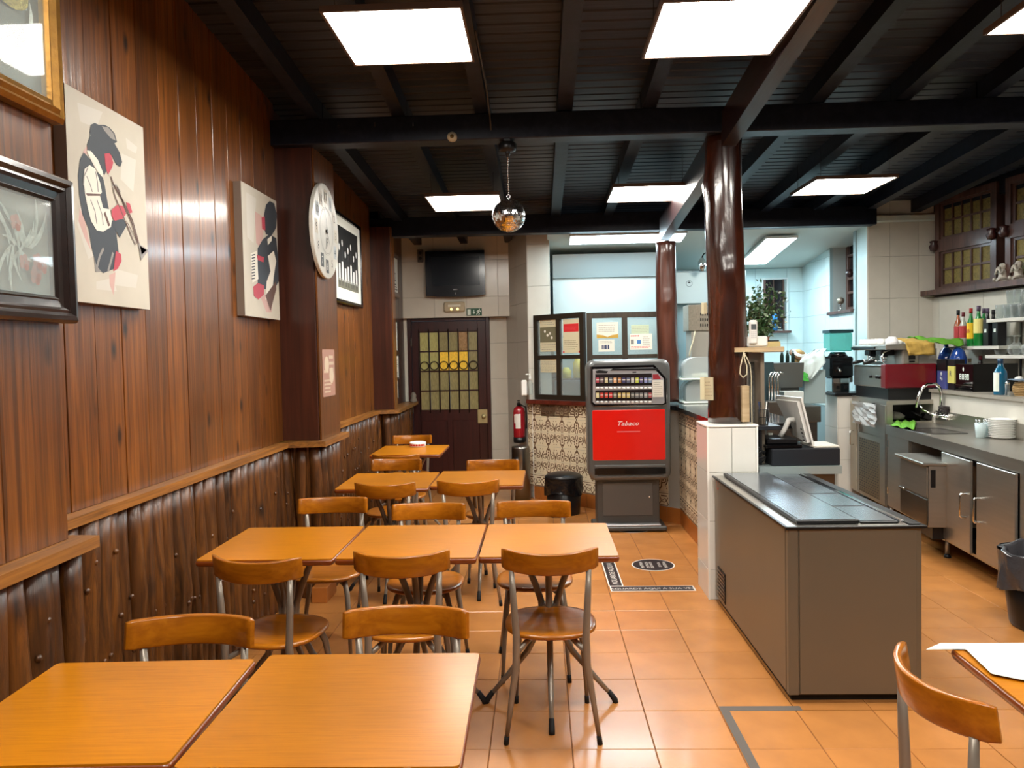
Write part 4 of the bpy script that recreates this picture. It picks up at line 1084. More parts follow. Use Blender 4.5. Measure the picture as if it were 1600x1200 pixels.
small('framed_notice', 'white framed notice beside the door, uppermost of three below the grey frame', 'notice', 612, 500, 622, 549, .012, FRAMED, PAPER, lambda mb, a, b, c, d: scribble(mb, frF, a+.02, b+.05, c-.02, d-.05, 9, M('grey_print_line2', (170, 170, 168)), -.001, 4, .3))
small('framed_notice', 'mottled framed notice beside the door, middle of three', 'notice', 612, 554, 624, 591, .012, FRAMED, PAPER, lambda mb, a, b, c, d: scribble(mb, frF, a+.03, b+.04, c-.03, d-.04, 7, M('grey_print_line3', (130, 134, 128)), -.001, 8))
small('framed_notice', 'white framed notice with a red mark beside the door, lowest of three', 'notice', 612, 594, 623, 622, .012, FRAMED, PAPER, lambda mb, a, b, c, d: (frect(mb, frF, a+.1, b+.02, c-.05, b+.08, M('red_print'), -.001), scribble(mb, frF, a+.03, b+.1, c-.03, d-.02, 4, INK, -.001, 8, .3)))
# small ornament at the end of the rail
p = AX(632, 620, -1.5)
t = thing('shelf_ornament', 'small grey ornament on the end of the wooden rail by the door', 'ornament', (-1.5, 9.05, RZ))
MB(M('grey_stone', (120, 112, 100), rough=.6)).lathe([(.001, 0), (.04, 0), (.045, .02), (.03, .05), (.035, .08), (.02, .11), (.001, .12)], 10).build('body', t)

# ================================================================== things on the door wall
YT = YH-.02
fT = Fr((0, YT-.10, 0), (1, 0, 0))
a0, b1 = puv(fT, 664, 393); a1, b0 = puv(fT, 758, 460)
t = on(fT, 'television', 'black flat television on the tiled wall above the glazed door', 'television', (a0+a1)/2, b0)
mb = MB(M('tv_bezel', (16, 20, 30), rough=.2, coat=.4))
bt = [(a0+(a1-a0)*k/12, b0-.018*math.sin(PI*k/12)) for k in range(13)]
mb.loft([[fT.p(x, y, o_) for x, y in bt+[(a1, b1), (a0, b1)]] for o_ in (-.075, .0)], None, False, True); mb.bw('bezel', t)
mb = MB(M('tv_screen', (34, 40, 48), rough=.16)); frect(mb, fT, a0+.07, b0+.11, a1-.06, b1-.07, None, .002, .003); mb.bw('screen', t)
mb = MB(CHROME); frect(mb, fT, (a0+a1)/2-.025, b0+.06, (a0+a1)/2+.025, b0+.072, None, .003, .003); frect(mb, fT, (a0+a1)/2-.003, b0+.005, (a0+a1)/2+.003, b0+.03, None, .003, .003); mb.bw('badge', t)
mb = MB(BLACK); mb.cbox(((a0+a1)/2, YT-.005, (b0+b1)/2), (.25, .05, .2)); mb.bw('wall_mount', t)
fH = Fr((0, YH-.006, 0), (1, 0, 0))
a0, b1 = puv(fH, 694, 472); a1, b0 = puv(fH, 727, 487)
t = on(fH, 'emergency_light', 'rectangular beige emergency light above the door', 'lamp', (a0+a1)/2, b0)
mb = MB(M('beige_plastic', (186, 170, 140), rough=.4)); mb.loft([[fH.p(x, y, o_) for x, y in rr(a0+i_, b0+i_, a1-i_, b1-i_, .02, 3)] for i_, o_ in ((0, 0), (0, .04), (.01, .05))], None, False); mb.bw('housing', t)
mb = MB(M('diffuser_white', (226, 220, 200), rough=.3)); frect(mb, fH, a0+.05, b0+.06, a1-.05, b0+.085, None, .053, .004); mb.bw('diffuser', t)
mb = MB(M('amber_glow', (250, 214, 120), emit=1.2))
for k in (.36, .66): fpoly(mb, fH, circ(a0+(a1-a0)*k, b0+.03, .014, 10), None, .053, .004)
mb.bw('bulbs', t)
a0, b1 = puv(fH, 729, 482); a1, b0 = puv(fH, 753, 493)
GRN = M('exit_green', (16, 78, 48), rough=.4); SW = M('sign_white', (226, 236, 226), rough=.4)
mb = MB(GRN); frect(mb, fH, a0, b0, a1, b1, GRN, .006, .006); w_ = a1-a0; h_ = b1-b0
frect(mb, fH, a0+w_*.06, b0+h_*.12, a0+w_*.27, b1-h_*.12, SW, .007)
X = lambda x: a0+w_*x; Y = lambda y: b0+h_*y
frect(mb, fH, X(.46), Y(.45), X(.51), Y(.8), SW, .007); fpoly(mb, fH, [(X(.40), Y(.5)), (X(.57), Y(.5)), (X(.485), Y(.2))], SW, .007)
fpoly(mb, fH, circ(X(.84), Y(.84), h_*.08, 8), SW, .007)
for pts in ([(.80, .75), (.76, .42)], [(.76, .45), (.84, .28), (.80, .1)], [(.77, .42), (.70, .30), (.66, .12)], [(.78, .7), (.88, .62), (.94, .5)], [(.79, .72), (.70, .6), (.68, .48)]): fribbon(mb, fH, [(X(a), Y(b)) for a, b in pts], h_*.13, SW, .0075)
tag(mb.bw('exit_sign'), 'green and white emergency exit sign with running figure above the door', 'sign')
# small dark bracketed speaker left of the television
a0, b1 = puv(fH, 653, 391); a1, b0 = puv(fH, 662, 410)
t = on(fH, 'wall_speaker', 'small dark box with two round holes left of the television', 'speaker', (a0+a1)/2, b0)
mb = MB(M('speaker_grey', (86, 78, 72), rough=.5)); frect(mb, fH, a0, b0, a1, b1, None, .05, .05); mb.bw('cabinet', t)
mb = MB(BLACK)
for k in (.3, .72): fpoly(mb, fH, circ((a0+a1)/2, b0+(b1-b0)*k, (a1-a0)*.3, 12), None, .052, .002)
mb.bw('cones', t)

# extinguisher, dispenser and ash bin on the return wall
nW = Fr(A1, A2-A1)
p = AP(819, 690, A2+Vector((-.11, -.02, 0)), nW.N)
ex_ = A2 + (A1-A2).normalized()*.12 + nW.N*.09
zb0 = AP(820, 691, ex_, Vector((0, -1, 0))).z; zt0 = AP(818, 630, ex_, Vector((0, -1, 0))).z
t = thing('fire_extinguisher', 'dark red fire extinguisher hanging beside the tiled counter', 'fire extinguisher', (ex_.x, ex_.y, zb0))
hh_ = zt0-zb0; RED = M('extinguisher_red', (150, 24, 34), rough=.25, coat=.5)
MB(RED).lathe([(.001, .055), (.062, .055), (.066, .07), (.066, hh_*.78), (.055, hh_*.88), (.025, hh_*.93), (.001, hh_*.94)], 24).build('cylinder', t)
MB(BLACK).lathe([(.001, 0), (.064, 0), (.068, .01), (.068, .06), (.001, .062)], 24).build('base_ring', t)
mb = MB(BLACK); mb.lathe([(.001, hh_*.92), (.022, hh_*.92), (.022, hh_), (.001, hh_)], 12); mb.box(-.015, .015, -.10, .03, hh_, hh_+.012); mb.box(-.015, .015, -.09, .03, hh_+.025, hh_+.035)
mb.build('valve', t)
MB(BLACK).tube([(.02, 0, hh_*.96), (.075, 0, hh_*.9), (.085, 0, hh_*.6), (.08, .01, hh_*.35)], .009, 8).build('hose', t)
lb = MB(M('label_white', (224, 220, 212), rough=.5))
for (z_0, z_1, a_0, a_1) in ((.16, .32, -2.2, -1.3), (hh_*.5, hh_*.72, -2.5, -2.1)):
    n_ = 8; vs = []
    for k in range(n_+1):
        a = a_0+(a_1-a_0)*k/n_
        for z_ in (z_0, z_1): vs.append((.0668*math.cos(a), .0668*math.sin(a), z_))
    lb.add(vs, [(2*k, 2*k+2, 2*k+3, 2*k+1) for k in range(n_)])
lb.build('label', t)
dp = AY(825, 618, 8.38)
t = thing('gel_dispenser', 'white hand-gel pump bottle holder on the wall above the extinguisher', 'dispenser', (dp.x-.02, 8.36, dp.z))
mb = MB(WHITE); mb.box(-.05, .01, -.03, .04, 0, .17, ch=.01); mb.build('holder', t)
MB(GLASSK).lathe([(.001, 0), (.032, 0), (.034, .02), (.034, .12), (.015, .15), (.012, .17)], 14, c=(.045, -.01, .01)).build('bottle', t)
mb = MB(WHITE); mb.lathe([(.001, .17), (.014, .17), (.014, .20), (.004, .205), (.004, .235), (.001, .235)], 10, c=(.045, -.01, .0)); mb.box(0, .05, -.016, -.004, .228, .240); mb.build('pump', t)
p = AZ(815, 784, 0)
t = thing('ash_bin', 'tall narrow grey steel ash bin under the fire extinguisher', 'bin', (p.x+.0, p.y+.02, 0))
zt1 = AP(815, 697, t.location, Vector((0, -1, 0))).z
rb = 14/FPX*8.35
MB(STEELD).lathe([(.001, 0), (rb, 0), (rb, zt1-.02), (rb*.96, zt1), (.001, zt1+.004)], 28).build('body', t)
MB(BLACK).lathe([(.001, -.004), (.045, -.004), (.05, .002), (.001, .003)], 18, T=Matrix.Translation((-rb*.35, -rb*.94, zt1-.15)) @ Matrix.Rotation(PI/2, 4, 'X')).build('opening', t)

# ================================================================== tiled counter
CA = Vector((-.085, 8.37, 0)); CB = Vector((1.262, 7.03, 0)); CC = Vector((1.262, 5.2, 0))
bc = struct('wall_counter', MB(GROUTW).prism([(CA.x, CA.y), (CB.x, CB.y), (CC.x, CC.y), (CC.x+.12, CC.y), (CB.x+.12, CB.y+.05), (CA.x+.12, CA.y+.05)], 0, 1.04))
TWd, THt = .205, .1535
def spiral(cx, cy, r, a0, turns, dirn, n=18): return [(cx+dirn*r*(1-.8*k/n)*math.cos(a0+turns*2*PI*k/n), cy+r*(1-.8*k/n)*math.sin(a0+turns*2*PI*k/n)) for k in range(n+1)]
def orn_tile(w, h, border=False):
    f = Fr((0, 0, 0), (1, 0, 0), (0, 1, 0)); mb = MB(TILEC)
    mb.box(-w/2+.001, w/2-.001, -h/2+.001, h/2-.001, 0, .006, ch=.001)
    def rb(pts, wd): fribbon(mb, f, [(x*w, y*h) for x, y in pts], wd, TILEB, .0064)
    if border:
        rb([(-.5, -.38), (.5, -.38)], .006); rb([(-.5, .44), (.5, .44)], .008); rb([(-.42, -.2), (-.1, -.2)], .012); rb([(.1, -.2), (.42, -.2)], .012)
        for s in (-1, 1):
            rb([(s*x, y) for x, y in spiral(.24, .12, .17, -1.5, 1.1, 1)], .007)
            rb([(0, .4), (s*.12, .15), (s*.05, -.1)], .010); rb([(s*.5, .4), (s*.4, .1), (s*.48, -.1)], .010)
    else:
        for s in (-1, 1):
            rb([(s*x, y) for x, y in spiral(.24, .22, .20, -2.2, 1.15, 1)], [.011-.006*k/18 for k in range(19)])
            rb([(0, -.5), (s*.06, -.34), (s*.14, -.18), (s*.12, .02)], [.006, .012, .014, .008])
            rb([(s*.46, .45), (s*.48, .2), (s*.42, .0), (s*.34, -.12), (s*.38, -.2)], [.004, .012, .012, .009, .004])
            rb([(s*.20, .30), (s*.12, .12), (s*.18, -.05)], .006); rb([(s*.02, .1), (s*.08, .3), (s*.03, .46)], .008)
        for (x, y, r) in ((0, .08, .012), (0, -.1, .010), (0, -.3, .012), (.42, -.3, .006), (-.42, -.3, .006), (.24, .22, .008), (-.24, .22, .008)):
            fpoly(mb, f, circ(x*w, y*h, r, 7), TILEB, .0066)
    o = mb.build('x'); me = o.data; bpy.data.objects.remove(o); return me
OT = orn_tile(TWd, THt); OB = orn_tile(TWd, .135, True)
def dress(fr, length, off=0):
    i = 0
    n = int(length/TWd)+1
    T0 = wm(bc).inverted() @ fr.T()
    for i in range(n):
        x = off+TWd*(i+.5)
        if x+TWd/2 > length+.03: continue
        def put(me, y, rot): 
            o = bpy.data.objects.new('tile', me); COL.objects.link(o); o.parent = bc
            o.matrix_local = T0 @ Matrix.Translation((x, y, 0)) @ Matrix.Rotation(rot, 4, 'Z')
        for j in range(5): 
            put(OT, .28+THt*(j+.5)-.0, 0 if j % 2 == 0 else PI)
        put(OB, 1.05-.0675-.005, 0); put(OB, .145+.0675, PI)
    tiler(bc, fr, 0, 0, length, .142, .33, .15, BASET, .1, -.008, name='baseboard_tile')
dress(Fr(CA, CB-CA), (CB-CA).length, -.075)
dress(Fr(CB, CC-CB), (CC-CB).length, 0)
MB(M('tile_edge_white')).box(CA.x-.006, CA.x+.004, CA.y-.008, CA.y+.004, .0, 1.05).bw('edge_trim', bc)
# tops
GRAN = M('black_granite', (22, 22, 24), rough=.12, var=.3, scale=(60, 60, 60), coat=.3)
nn_ = Vector((CB.y-CA.y, -(CB.x-CA.x), 0)).normalized(); nn_ = nn_ if nn_.y < 0 else -nn_
CM = CA+(CB-CA)*.47
tp = MB(MAHOG).prism([((CA+nn_*.03).x-.05, (CA+nn_*.03).y+.03), ((CM+nn_*.03).x, (CM+nn_*.03).y), ((CM-nn_*.28).x, (CM-nn_*.28).y), ((CA-nn_*.22).x, (CA-nn_*.22).y)], 1.045, 1.085)
tag(tp.bw('bar_top'), 'mahogany-brown wooden bar top under the notice boards, left end of the counter', 'bar top')
tp = MB(GRAN).prism([((CM+nn_*.03).x+.002, (CM+nn_*.03).y), ((CB+nn_*.03).x-.02, (CB+nn_*.03).y), (1.225, 5.21), (1.80, 5.21), (1.80, 7.85), (1.22, 7.85), ((CM-nn_*.28).x+.02, (CM-nn_*.28).y)], 1.045, 1.082)
tag(tp.bw('counter_top'), 'black stone counter top behind the thick post and the cigarette machine', 'counter top')

# notice boards (glazed wooden screens on the counter)
NB = Fr((0, 7.86, 0), (1, 0, 0))
nL = Fr(AY(835, 600, 8.40).xy.to_3d(), (AY(915, 600, 7.88).xy-AY(835, 600, 8.40).xy).to_3d())
def screen(fr, label, px0, px1, pyt, zb0, cols_, rows_, mat, tz=None):
    u0 = puv(fr, px0, 550)[0]; u1 = puv(fr, px1, 550)[0]; v1 = puv(fr, px0, pyt)[1]; v0 = zb0
    t = on(fr, 'notice_screen', label, 'screen', (u0+u1)/2, v0)
    b = .055; mb = MB(mat); W = u1-u0; H = v1-v0
    def bx(a, c, b_, d, o0=-.02, o1=.02): mb.loft([[fr.p(x, y, o0) for x, y in ((a, b_), (c, b_), (c, d), (a, d))], [fr.p(x, y, o1) for x, y in ((a, b_), (c, b_), (c, d), (a, d))]], mat, False)
    bx(u0, u0+b, v0, v1); bx(u1-b, u1, v0, v1); bx(u0+b, u1-b, v0, v0+b); bx(u0+b, u1-b, v1-b, v1)
    mb.bw('frame', t)
    cells_ = []
    cw = (W-2*b-(cols_-1)*b)/cols_; rh = (H-2*b-(rows_-1)*.04)/rows_
    mb = MB(mat)
    for i in range(1, cols_): x = u0+b+i*(cw+b)-b; bx(x, x+b, v0+b, v1-b, -.018, .018)
    for j in range(1, rows_): y = v0+b+j*(rh+.04)-.04; bx(u0+b, u1-b, y, y+.04, -.016, .016)
    mb.bw('glazing_bars', t)
    for i in range(cols_):
        for j in range(rows_):
            a = u0+b+i*(cw+b); c = v0+b+j*(rh+.04)
            g = MB(GLASS); g.loft([[fr.p(x, y, o_) for x, y in ((a, c), (a+cw, c), (a+cw, c+rh), (a, c+rh))] for o_ in (-.003, .0)], GLASS, False); g.bw('pane', t)
    return t
screen(nL, 'dark brown glazed screen with four panes, left of the cigarette machine', 836, 914, 493, 1.088, 2, 2, M('dark_screen_wood', (38, 30, 20), rough=.45))
screen(NB, 'olive-brown glazed screen with two upper panes behind the cigarette machine', 917, 1036, 489, 1.088, 2, 2, PANELW)
def note(fr, name, label, x0, y0, x1, y1, mat=PAPER, art=None, off=.006):
    a0, b1 = puv(fr, x0, y0); a1, b0 = puv(fr, x1, y1)
    mb = MB(mat); frect(mb, fr, a0, b0, a1, b1, mat, off, .0015)
    if art: art(mb, a0, b0, a1, b1)
    return tag(mb.bw(name), label, 'notice')
GRY = M('notice_grey', (112, 108, 84), rough=.6); CRM = M('notice_cream', (206, 198, 166), rough=.6); SC = lambda seed, m_=INK, rows=6, fl=.25: (lambda mb, a, b, c, d: scribble(mb, FRX[0], a+.01, b+.01, c-.01, d-.01, rows, m_, .0064, seed, fl))
FRX = [nL]
LG = M('print_lightgrey', (150, 148, 136), rough=.6)
note(nL, 'notice', 'cream and grey notice with white leaf pattern, top left pane of the dark screen', 844, 499, 871, 549, CRM, lambda mb, a, b, c, d: (frect(mb, nL, a, b+(d-b)*.28, c, b+(d-b)*.75, GRY, .0062), [fpoly(mb, nL, circ(a+(c-a)*x, b+(d-b)*y, .016, 7), PAPER, .0066) for x, y in ((.3, .62), (.45, .5), (.6, .55), (.7, .42))], scribble(mb, nL, a+.02, b+.01, c-.02, b+(d-b)*.24, 3, LG, .0064, 1, .3), scribble(mb, nL, a+.02, b+(d-b)*.8, c-.02, d-.01, 3, LG, .0064, 2, .3)))
note(nL, 'notice', 'notice with a large red block, upper right pane of the dark screen', 880, 499, 907, 527, CRM, lambda mb, a, b, c, d: (frect(mb, nL, a+.01, b+.06, c-.02, d-.05, M('notice_red', (206, 44, 48), rough=.5), .0062), scribble(mb, nL, a+.03, b+.08, c-.05, d-.08, 4, M('notice_pink', (226, 110, 110)), .0066, 4, .2)))
note(nL, 'notice', 'cream text notice with red corners under the red notice', 880, 528, 907, 551, CRM, lambda mb, a, b, c, d: (scribble(mb, nL, a+.02, b+.03, c-.03, d-.02, 5, GRY, .0064, 9, .25), frect(mb, nL, a, b, a+.02, b+.02, M('notice_red'), .0064), frect(mb, nL, c-.02, b, c, b+.02, M('notice_red'), .0064)))
note(nL, 'notice', 'cream text notice in the lower left pane of the dark screen', 845, 560, 872, 582, CRM, SC(11, LG, 8, .3))
FRX[0] = NB
note(NB, 'notice', 'white certificate with a gold wave in the left pane of the olive screen', 932, 504, 966, 528, PAPER, lambda mb, a, b, c, d: (fpoly(mb, NB, [(a, b), (c, b), (c, b+.04), ((a*.3+c*.7), b+.03), ((a+c)/2, b+.012), ((a*.7+c*.3), b+.03), (a, b+.04)], M('notice_gold', (190, 152, 60)), .0064), scribble(mb, NB, a+.02, b+.06, c-.03, d-.02, 4, LG, .0064, 14, .25)))
note(NB, 'notice', 'white card with blue tabular marks under the gold-wave certificate', 935, 531, 960, 549, PAPER, lambda mb, a, b, c, d: (scribble(mb, NB, a+.03, b+.02, c-.03, b+.07, 1, M('notice_blue', (40, 56, 96)), .0064, 15, .9), scribble(mb, NB, a+.02, b+.08, c-.02, d-.01, 2, LG, .0064, 16, .3)))
note(NB, 'notice', 'small pale green slips at the top of the right pane', 986, 508, 1014, 521, M('notice_mint', (186, 200, 172)), SC(18, LG, 4, .3))
note(NB, 'notice', 'white card with a small blue picture in the right pane of the olive screen', 984, 522, 1019, 546, PAPER, lambda mb, a, b, c, d: (frect(mb, NB, a+.07, b+.06, a+.11, b+.10, M('notice_sky', (70, 120, 180)), .0064), scribble(mb, NB, a+.01, d-.03, a+.12, d-.01, 1, M('notice_red'), .0064, 20, .5), scribble(mb, NB, a+.01, b+.01, c-.02, b+.04, 2, M('notice_red'), .0064, 21, .3), scribble(mb, NB, a+.13, b+.04, c-.02, d-.02, 5, LG, .0064, 22, .3), scribble(mb, NB, a+.01, b+.05, a+.05, b+.11, 1, INK, .0064, 23, .8)))

# ================================================================== cigarette machine
YM = 6.72
fm = Fr((0, YM, 0), (1, 0, 0))
def mu_(px, py): return puv(fm, px, py)
ml, mt_ = mu_(917, 563); mr_, _ = mu_(1047, 563); _, mbm = mu_(980, 751)
t = thing('cigarette_machine', 'grey cigarette vending machine with a red front reading Tabaco', 'vending machine', ((ml+mr_)/2, YM+.2, 0))
GM = M('machine_grey', (92, 94, 94), rough=.32, metal=.2, coat=.3); GML = M('machine_silver', (168, 168, 172), rough=.35, metal=.4); GMD = M('machine_dark_grey', (72, 72, 70), rough=.4)
mb = MB(GM)
prof = [(.03, -.33), (.0, -.30), (.0, -.03), (.012, -.008), (.03, .0)]
rings = [[fm.p(x, y, o_) for x, y in rr(ml+i, mbm+i, mr_-i, mt_-i, .075-i*.5, 6)] for i, o_ in prof]
mb.loft(rings, None, True); mb.bw('cabinet', t)
# upper selection bezel with the clipped corner
def mpoly(pts): return [mu_(*p) for p in pts]
bz = mpoly([(924, 573), (1022, 570), (1040, 590), (1041, 631), (1036, 633), (928, 634), (924, 630)])
mb = MB(BLACKG); fpoly(mb, fm, bz, None, .006, .008); mb.bw('selection_recess', t)
bz2 = mpoly([(926, 577), (1020, 574), (1037, 592), (1038, 629), (1035, 631), (930, 631.5), (926, 628)])
mb = MB(GML); fpoly(mb, fm, bz2, None, .012, .008); mb.bw('selection_panel', t)
mb = MB(CHROME); fribbon(mb, fm, mpoly([(923, 573), (923, 629), (927, 635), (1037, 634), (1042, 630), (1042, 591)]), .008, None, .005); mb.bw('bezel_trim', t)
mb = MB(BLACK); fpoly(mb, fm, mpoly([(953, 579), (957, 576), (1025, 575), (1028, 578.5)]), None, .014, .003); fpoly(mb, fm, mpoly([(930, 580), (936, 578), (950, 580), (948, 583), (932, 583)]), None, .016, .004); frect(mb, fm, *mu_(988, 582.5), *mu_(994, 580.5), None, .014, .003)
mb.bw('display', t)
for (yt, yb_) in ((585, 602), (610, 625)):
    a0, b1 = mu_(930, yt); a1, b0 = mu_(1018.5, yb_)
    mb = MB(M('pack_tray_black', (24, 12, 16), rough=.3)); frect(mb, fm, a0, b0, a1, b1, None, .014, .003); mb.bw('pack_tray', t)
PK1 = [(170, 70, 84), (120, 100, 104), (206, 196, 150), (110, 118, 130), (222, 176, 130), (184, 130, 80), (70, 66, 110), (96, 102, 128), (190, 190, 190), (196, 206, 90), (92, 84, 130), (140, 150, 200), (130, 150, 180)]
PK2 = [(214, 204, 150), (196, 66, 50), (204, 70, 50), (198, 60, 60), (130, 126, 110), (196, 166, 90), (206, 186, 120), (200, 180, 110), (110, 112, 112), (120, 122, 122), (124, 126, 126), (150, 154, 156), (170, 90, 92)]
pk = {}
for row, (yc, cols_) in enumerate(((594, PK1), (617.5, PK2))):
    for k, c in enumerate(cols_):
        px = 933.4+k*6.83; x, z = mu_(px, yc)
        key = (row, k); o = MB(M('pack_%d_%d' % (row, k), c, rough=.4)).box(-.013, .013, -.006, .0, -.022, .022).box(-.013, .013, -.0064, 0, .0, .006, M('label_white')).build('cigarette_pack', t)
        o.location = wm(t).inverted() @ Vector((x, YM-.015, z))
        x, z = mu_(px, 606.2 if row == 0 else 628)
        if 'b' not in pk: pk['b'] = MB(M('button_white', (226, 226, 224), rough=.3)).lathe([(.001, 0), (.014, 0), (.015, .003), (.011, .007), (.001, .008)], 12, T=Matrix.Rotation(PI/2, 4, 'X') @ Matrix.Diagonal((1, .62, 1, 1))).build('x').data
        inst(pk['b'], 'button', t, (x, YM-.012, z))
for o in [o for o in bpy.data.objects if o.name.startswith('x') and o.parent is None and len(o.name) < 6]: bpy.data.objects.remove(o)
mb = MB(PAPER); a0, b1 = mu_(1019, 594); a1, b0 = mu_(1036, 620); frect(mb, fm, a0, b0, a1, b1, None, .015, .002); scribble(mb, fm, a0+.01, b0+.01, a1-.01, b1-.01, 7, LG, .0155, 30, .2); mb.bw('price_card', t)
mb = MB(M('badge_red', (150, 40, 50), rough=.4)); fpoly(mb, fm, mpoly([(1019.5, 585), (1028, 584.5), (1032, 592), (1020, 593)]), None, .015, .002); mb.bw('badge', t)
a0, b1 = mu_(925, 641); a1, b0 = mu_(1040, 718)
MR = M('machine_red', (222, 22, 12), rough=.22, coat=.5)
mb = MB(MR); mb.loft([[fm.p(x, y, o_) for x, y in rr(a0+i, b0+i, a1-i, b1-i, .012, 3)] for i, o_ in ((0, -.01), (0, .006), (.004, .009))], None, False); fp = mb.bw('red_front', t)
mb = MB(M('machine_trim', (120, 116, 112), rough=.35, metal=.5)); fribbon(mb, fm, rr(a0, b0, a1, b1, .012, 3)+[(a1, b0+.012)], .007, None, .007); mb.bw('front_trim', t)
mb = MB(M('lettering_white', (240, 236, 232), rough=.5)); x, z = mu_(982, 664.5); text(mb, fm, 'Tabaco', x, z, .038, None, .011, slant=.35, wx=1.25); mb.bw('lettering', t)
mb = MB(M('notice_pink')); x, z = mu_(982, 674.5); frect(mb, fm, x-.10, z-.003, x+.10, z+.006, None, .0105); mb.bw('lettering_line', t)
a0, b1 = mu_(929, 727); a1, b0 = mu_(1040, 746)
mb = MB(GM); mitre(mb, fm, a0, b0, a1, b1, [(0, -.005), (0, .008), (.006, .012), (.022, .012), (.026, -.002)]); mb.bw('tray_surround', t)
a0, b1 = mu_(929, 732); a1, b0 = mu_(1040, 740)
mb = MB(BLACKG); frect(mb, fm, a0, b0, a1, b1, None, .0135, .004); mb.bw('delivery_slot', t)
# pedestal and foot
a0, b1 = mu_(930, 750); a1, _ = mu_(1038, 750)
mb = MB(GMD); mb.box(a0+.02, a1-.03, YM+.09, YM+.33, .05, b1+.03, ch=.006); mb.bw('pedestal', t)
mb = MB(GM); mb.box(a0+.07, a1-.09, YM+.082, YM+.09, .13, b1-.04, ch=.004); pd = mb.bw('pedestal_door', t)
MB(CHROME).lathe([(.001, 0), (.008, 0), (.007, .004), (.001, .005)], 10, T=Matrix.Translation((a1-.12, YM+.082, b1-.17)) @ Matrix.Rotation(PI/2, 4, 'X')).bw('door_lock', pd)
mb = MB(GMD); mb.box(a0-.02, a1+.02, YM+.0, YM+.36, .01, .05, ch=.01); mb.box(a0+.01, a1-.03, YM+.01, YM+.088, .05, .066, GML, ch=.004); mb.bw('foot', t)

# black pedal bin with bag
p = AZ(882, 806, 0)
t = thing('pedal_bin', 'black pedal bin with a lid and a bin bag beside the tiled counter', 'bin', (p.x, p.y+.13, 0))
fz = lambda py: AP(882, py, t.location+Vector((0, -.1, 0)), Vector((0, -1, 0))).z
hb = fz(742); R1 = 30/FPX*7.3
MB(BLACK).lathe([(.001, 0), (R1*.86, 0), (R1*.88, .02), (R1*.98, hb*.9), (.001, hb*.9)], 28).build('body', t)
MB(BLACK).lathe([(.001, hb*.88), (R1*1.02, hb*.88), (R1*1.03, hb*.93), (R1*.9, hb*.985), (R1*.5, hb*1.03), (.001, hb*1.04)], 28).build('lid', t)
def bag(R0, z0, z1, mat, seed, n=44, rows=9, ruf=.012, flare=.0):
    q = random.Random(seed); ph = [q.uniform(0, 6) for _ in range(5)]; rings = []
    for i in range(rows):
        f = i/(rows-1); z = z1+(z0-z1)*f; ring = []
        for j in range(n):
            a = 2*PI*j/n
            r = R0+.006+flare*f+ruf*(.3+f)*(math.sin(5*a+ph[0]+f*3)*.5+math.sin(11*a+ph[1]-f*5)*.35+math.sin(23*a+ph[2]+f*2)*.25)
            zz = z+(.02*math.sin(3*a+ph[3]))*(f > .95)
            ring.append((r*math.cos(a), r*math.sin(a), zz))
        rings.append(ring)
    m_ = MB(mat); m_.loft(rings, mat, True, False); return m_
BAG = M('bin_bag_black', (20, 20, 22), rough=.22, bump=.8, bscale=25)
bag(R1, hb*.52, hb*.9, BAG, 4).build('bin_bag', t)
mb = MB(BLACK); mb.box(-.14, .0, -R1-.03, -R1+.02, .01, .03, ch=.004); mb.build('pedal', t)

# ================================================================== chest cooler
FX0, FX1, FY0, FY1, FZ = 1.075, 1.68, 3.41, 4.86, .795
t = thing('chest_cooler', 'long grey-brown steel bottle cooler with sliding lids, in the middle of the floor', 'cooler', ((FX0+FX1)/2, (FY0+FY1)/2, 0))
FS = M('cooler_sheet', (124, 118, 104), rough=.38, metal=.45, var=.03, scale=(2, 2, 2)); 
mb = MB(FS); mb.box(FX0+.012, FX1-.012, FY0+.012, FY1-.01, .035, FZ-.012, ch=.004); body = mb.bw('body', t)
mb = MB(FS)
mb.box(FX0+.008, FX0+.055, FY0+.006, FY0+.04, .035, FZ-.012, ch=.004); mb.bw('corner_post', t)
mb = MB(FS); mb.box(FX0+.058, FX1-.035, FY0+.007, FY0+.013, .04, FZ-.014, ch=.002); mb.bw('end_panel', t)
mb = MB(FS); mb.box(FX0+.007, FX0+.013, FY0+.045, FY1-.02, .04, FZ-.014, ch=.002); mb.bw('side_panel', t)
mb = MB(RUBBER); mb.box(FX0+.03, FX1-.05, FY0+.04, FY1-.03, 0, .036); mb.bw('plinth', t)
mb = MB(BLACK); mb.box(FX0-.004, FX1+.004, FY0-.004, FY0+.012, FZ-.014, FZ, ch=.002); mb.box(FX0-.004, FX0+.01, FY0, FY1, FZ-.014, FZ-.002, ch=.002); mb.box(FX1-.01, FX1+.004, FY0, FY1, FZ-.014, FZ, ch=.002); mb.bw('top_trim', t)
mb = MB(STEEL); mb.box(FX0+.01, FX1-.01, FY0+.012, FY1-.01, FZ-.010, FZ-.002); mb.bw('top_frame', t)
LIDM = M('lid_glass_steel', (150, 158, 166), rough=.22, metal=.8, var=.12, scale=(5, 3, 5))
mb = MB(BLACK); mb.box(FX0+.06, FX0+.335, FY0+.045, FY1-.03, FZ, FZ+.018, ch=.003); mb.box(FX0+.075, FX0+.325, FY0+.055, FY1-.045, FZ+.017, FZ+.0205, LIDM); mb.bw('sliding_lid', t)
n_ = 4; LL = (FY1-FY0-.10)/n_
for k in range(n_):
    y0 = FY0+.05+k*LL
    mb = MB(BLACK); mb.box(FX0+.345, FX0+.51, y0+.003, y0+LL-.003, FZ-.001, FZ+.008, ch=.002); mb.box(FX0+.35, FX0+.505, y0+.018, y0+LL-.006, FZ+.007, FZ+.0095, LIDM); mb.bw('lower_lid', t)
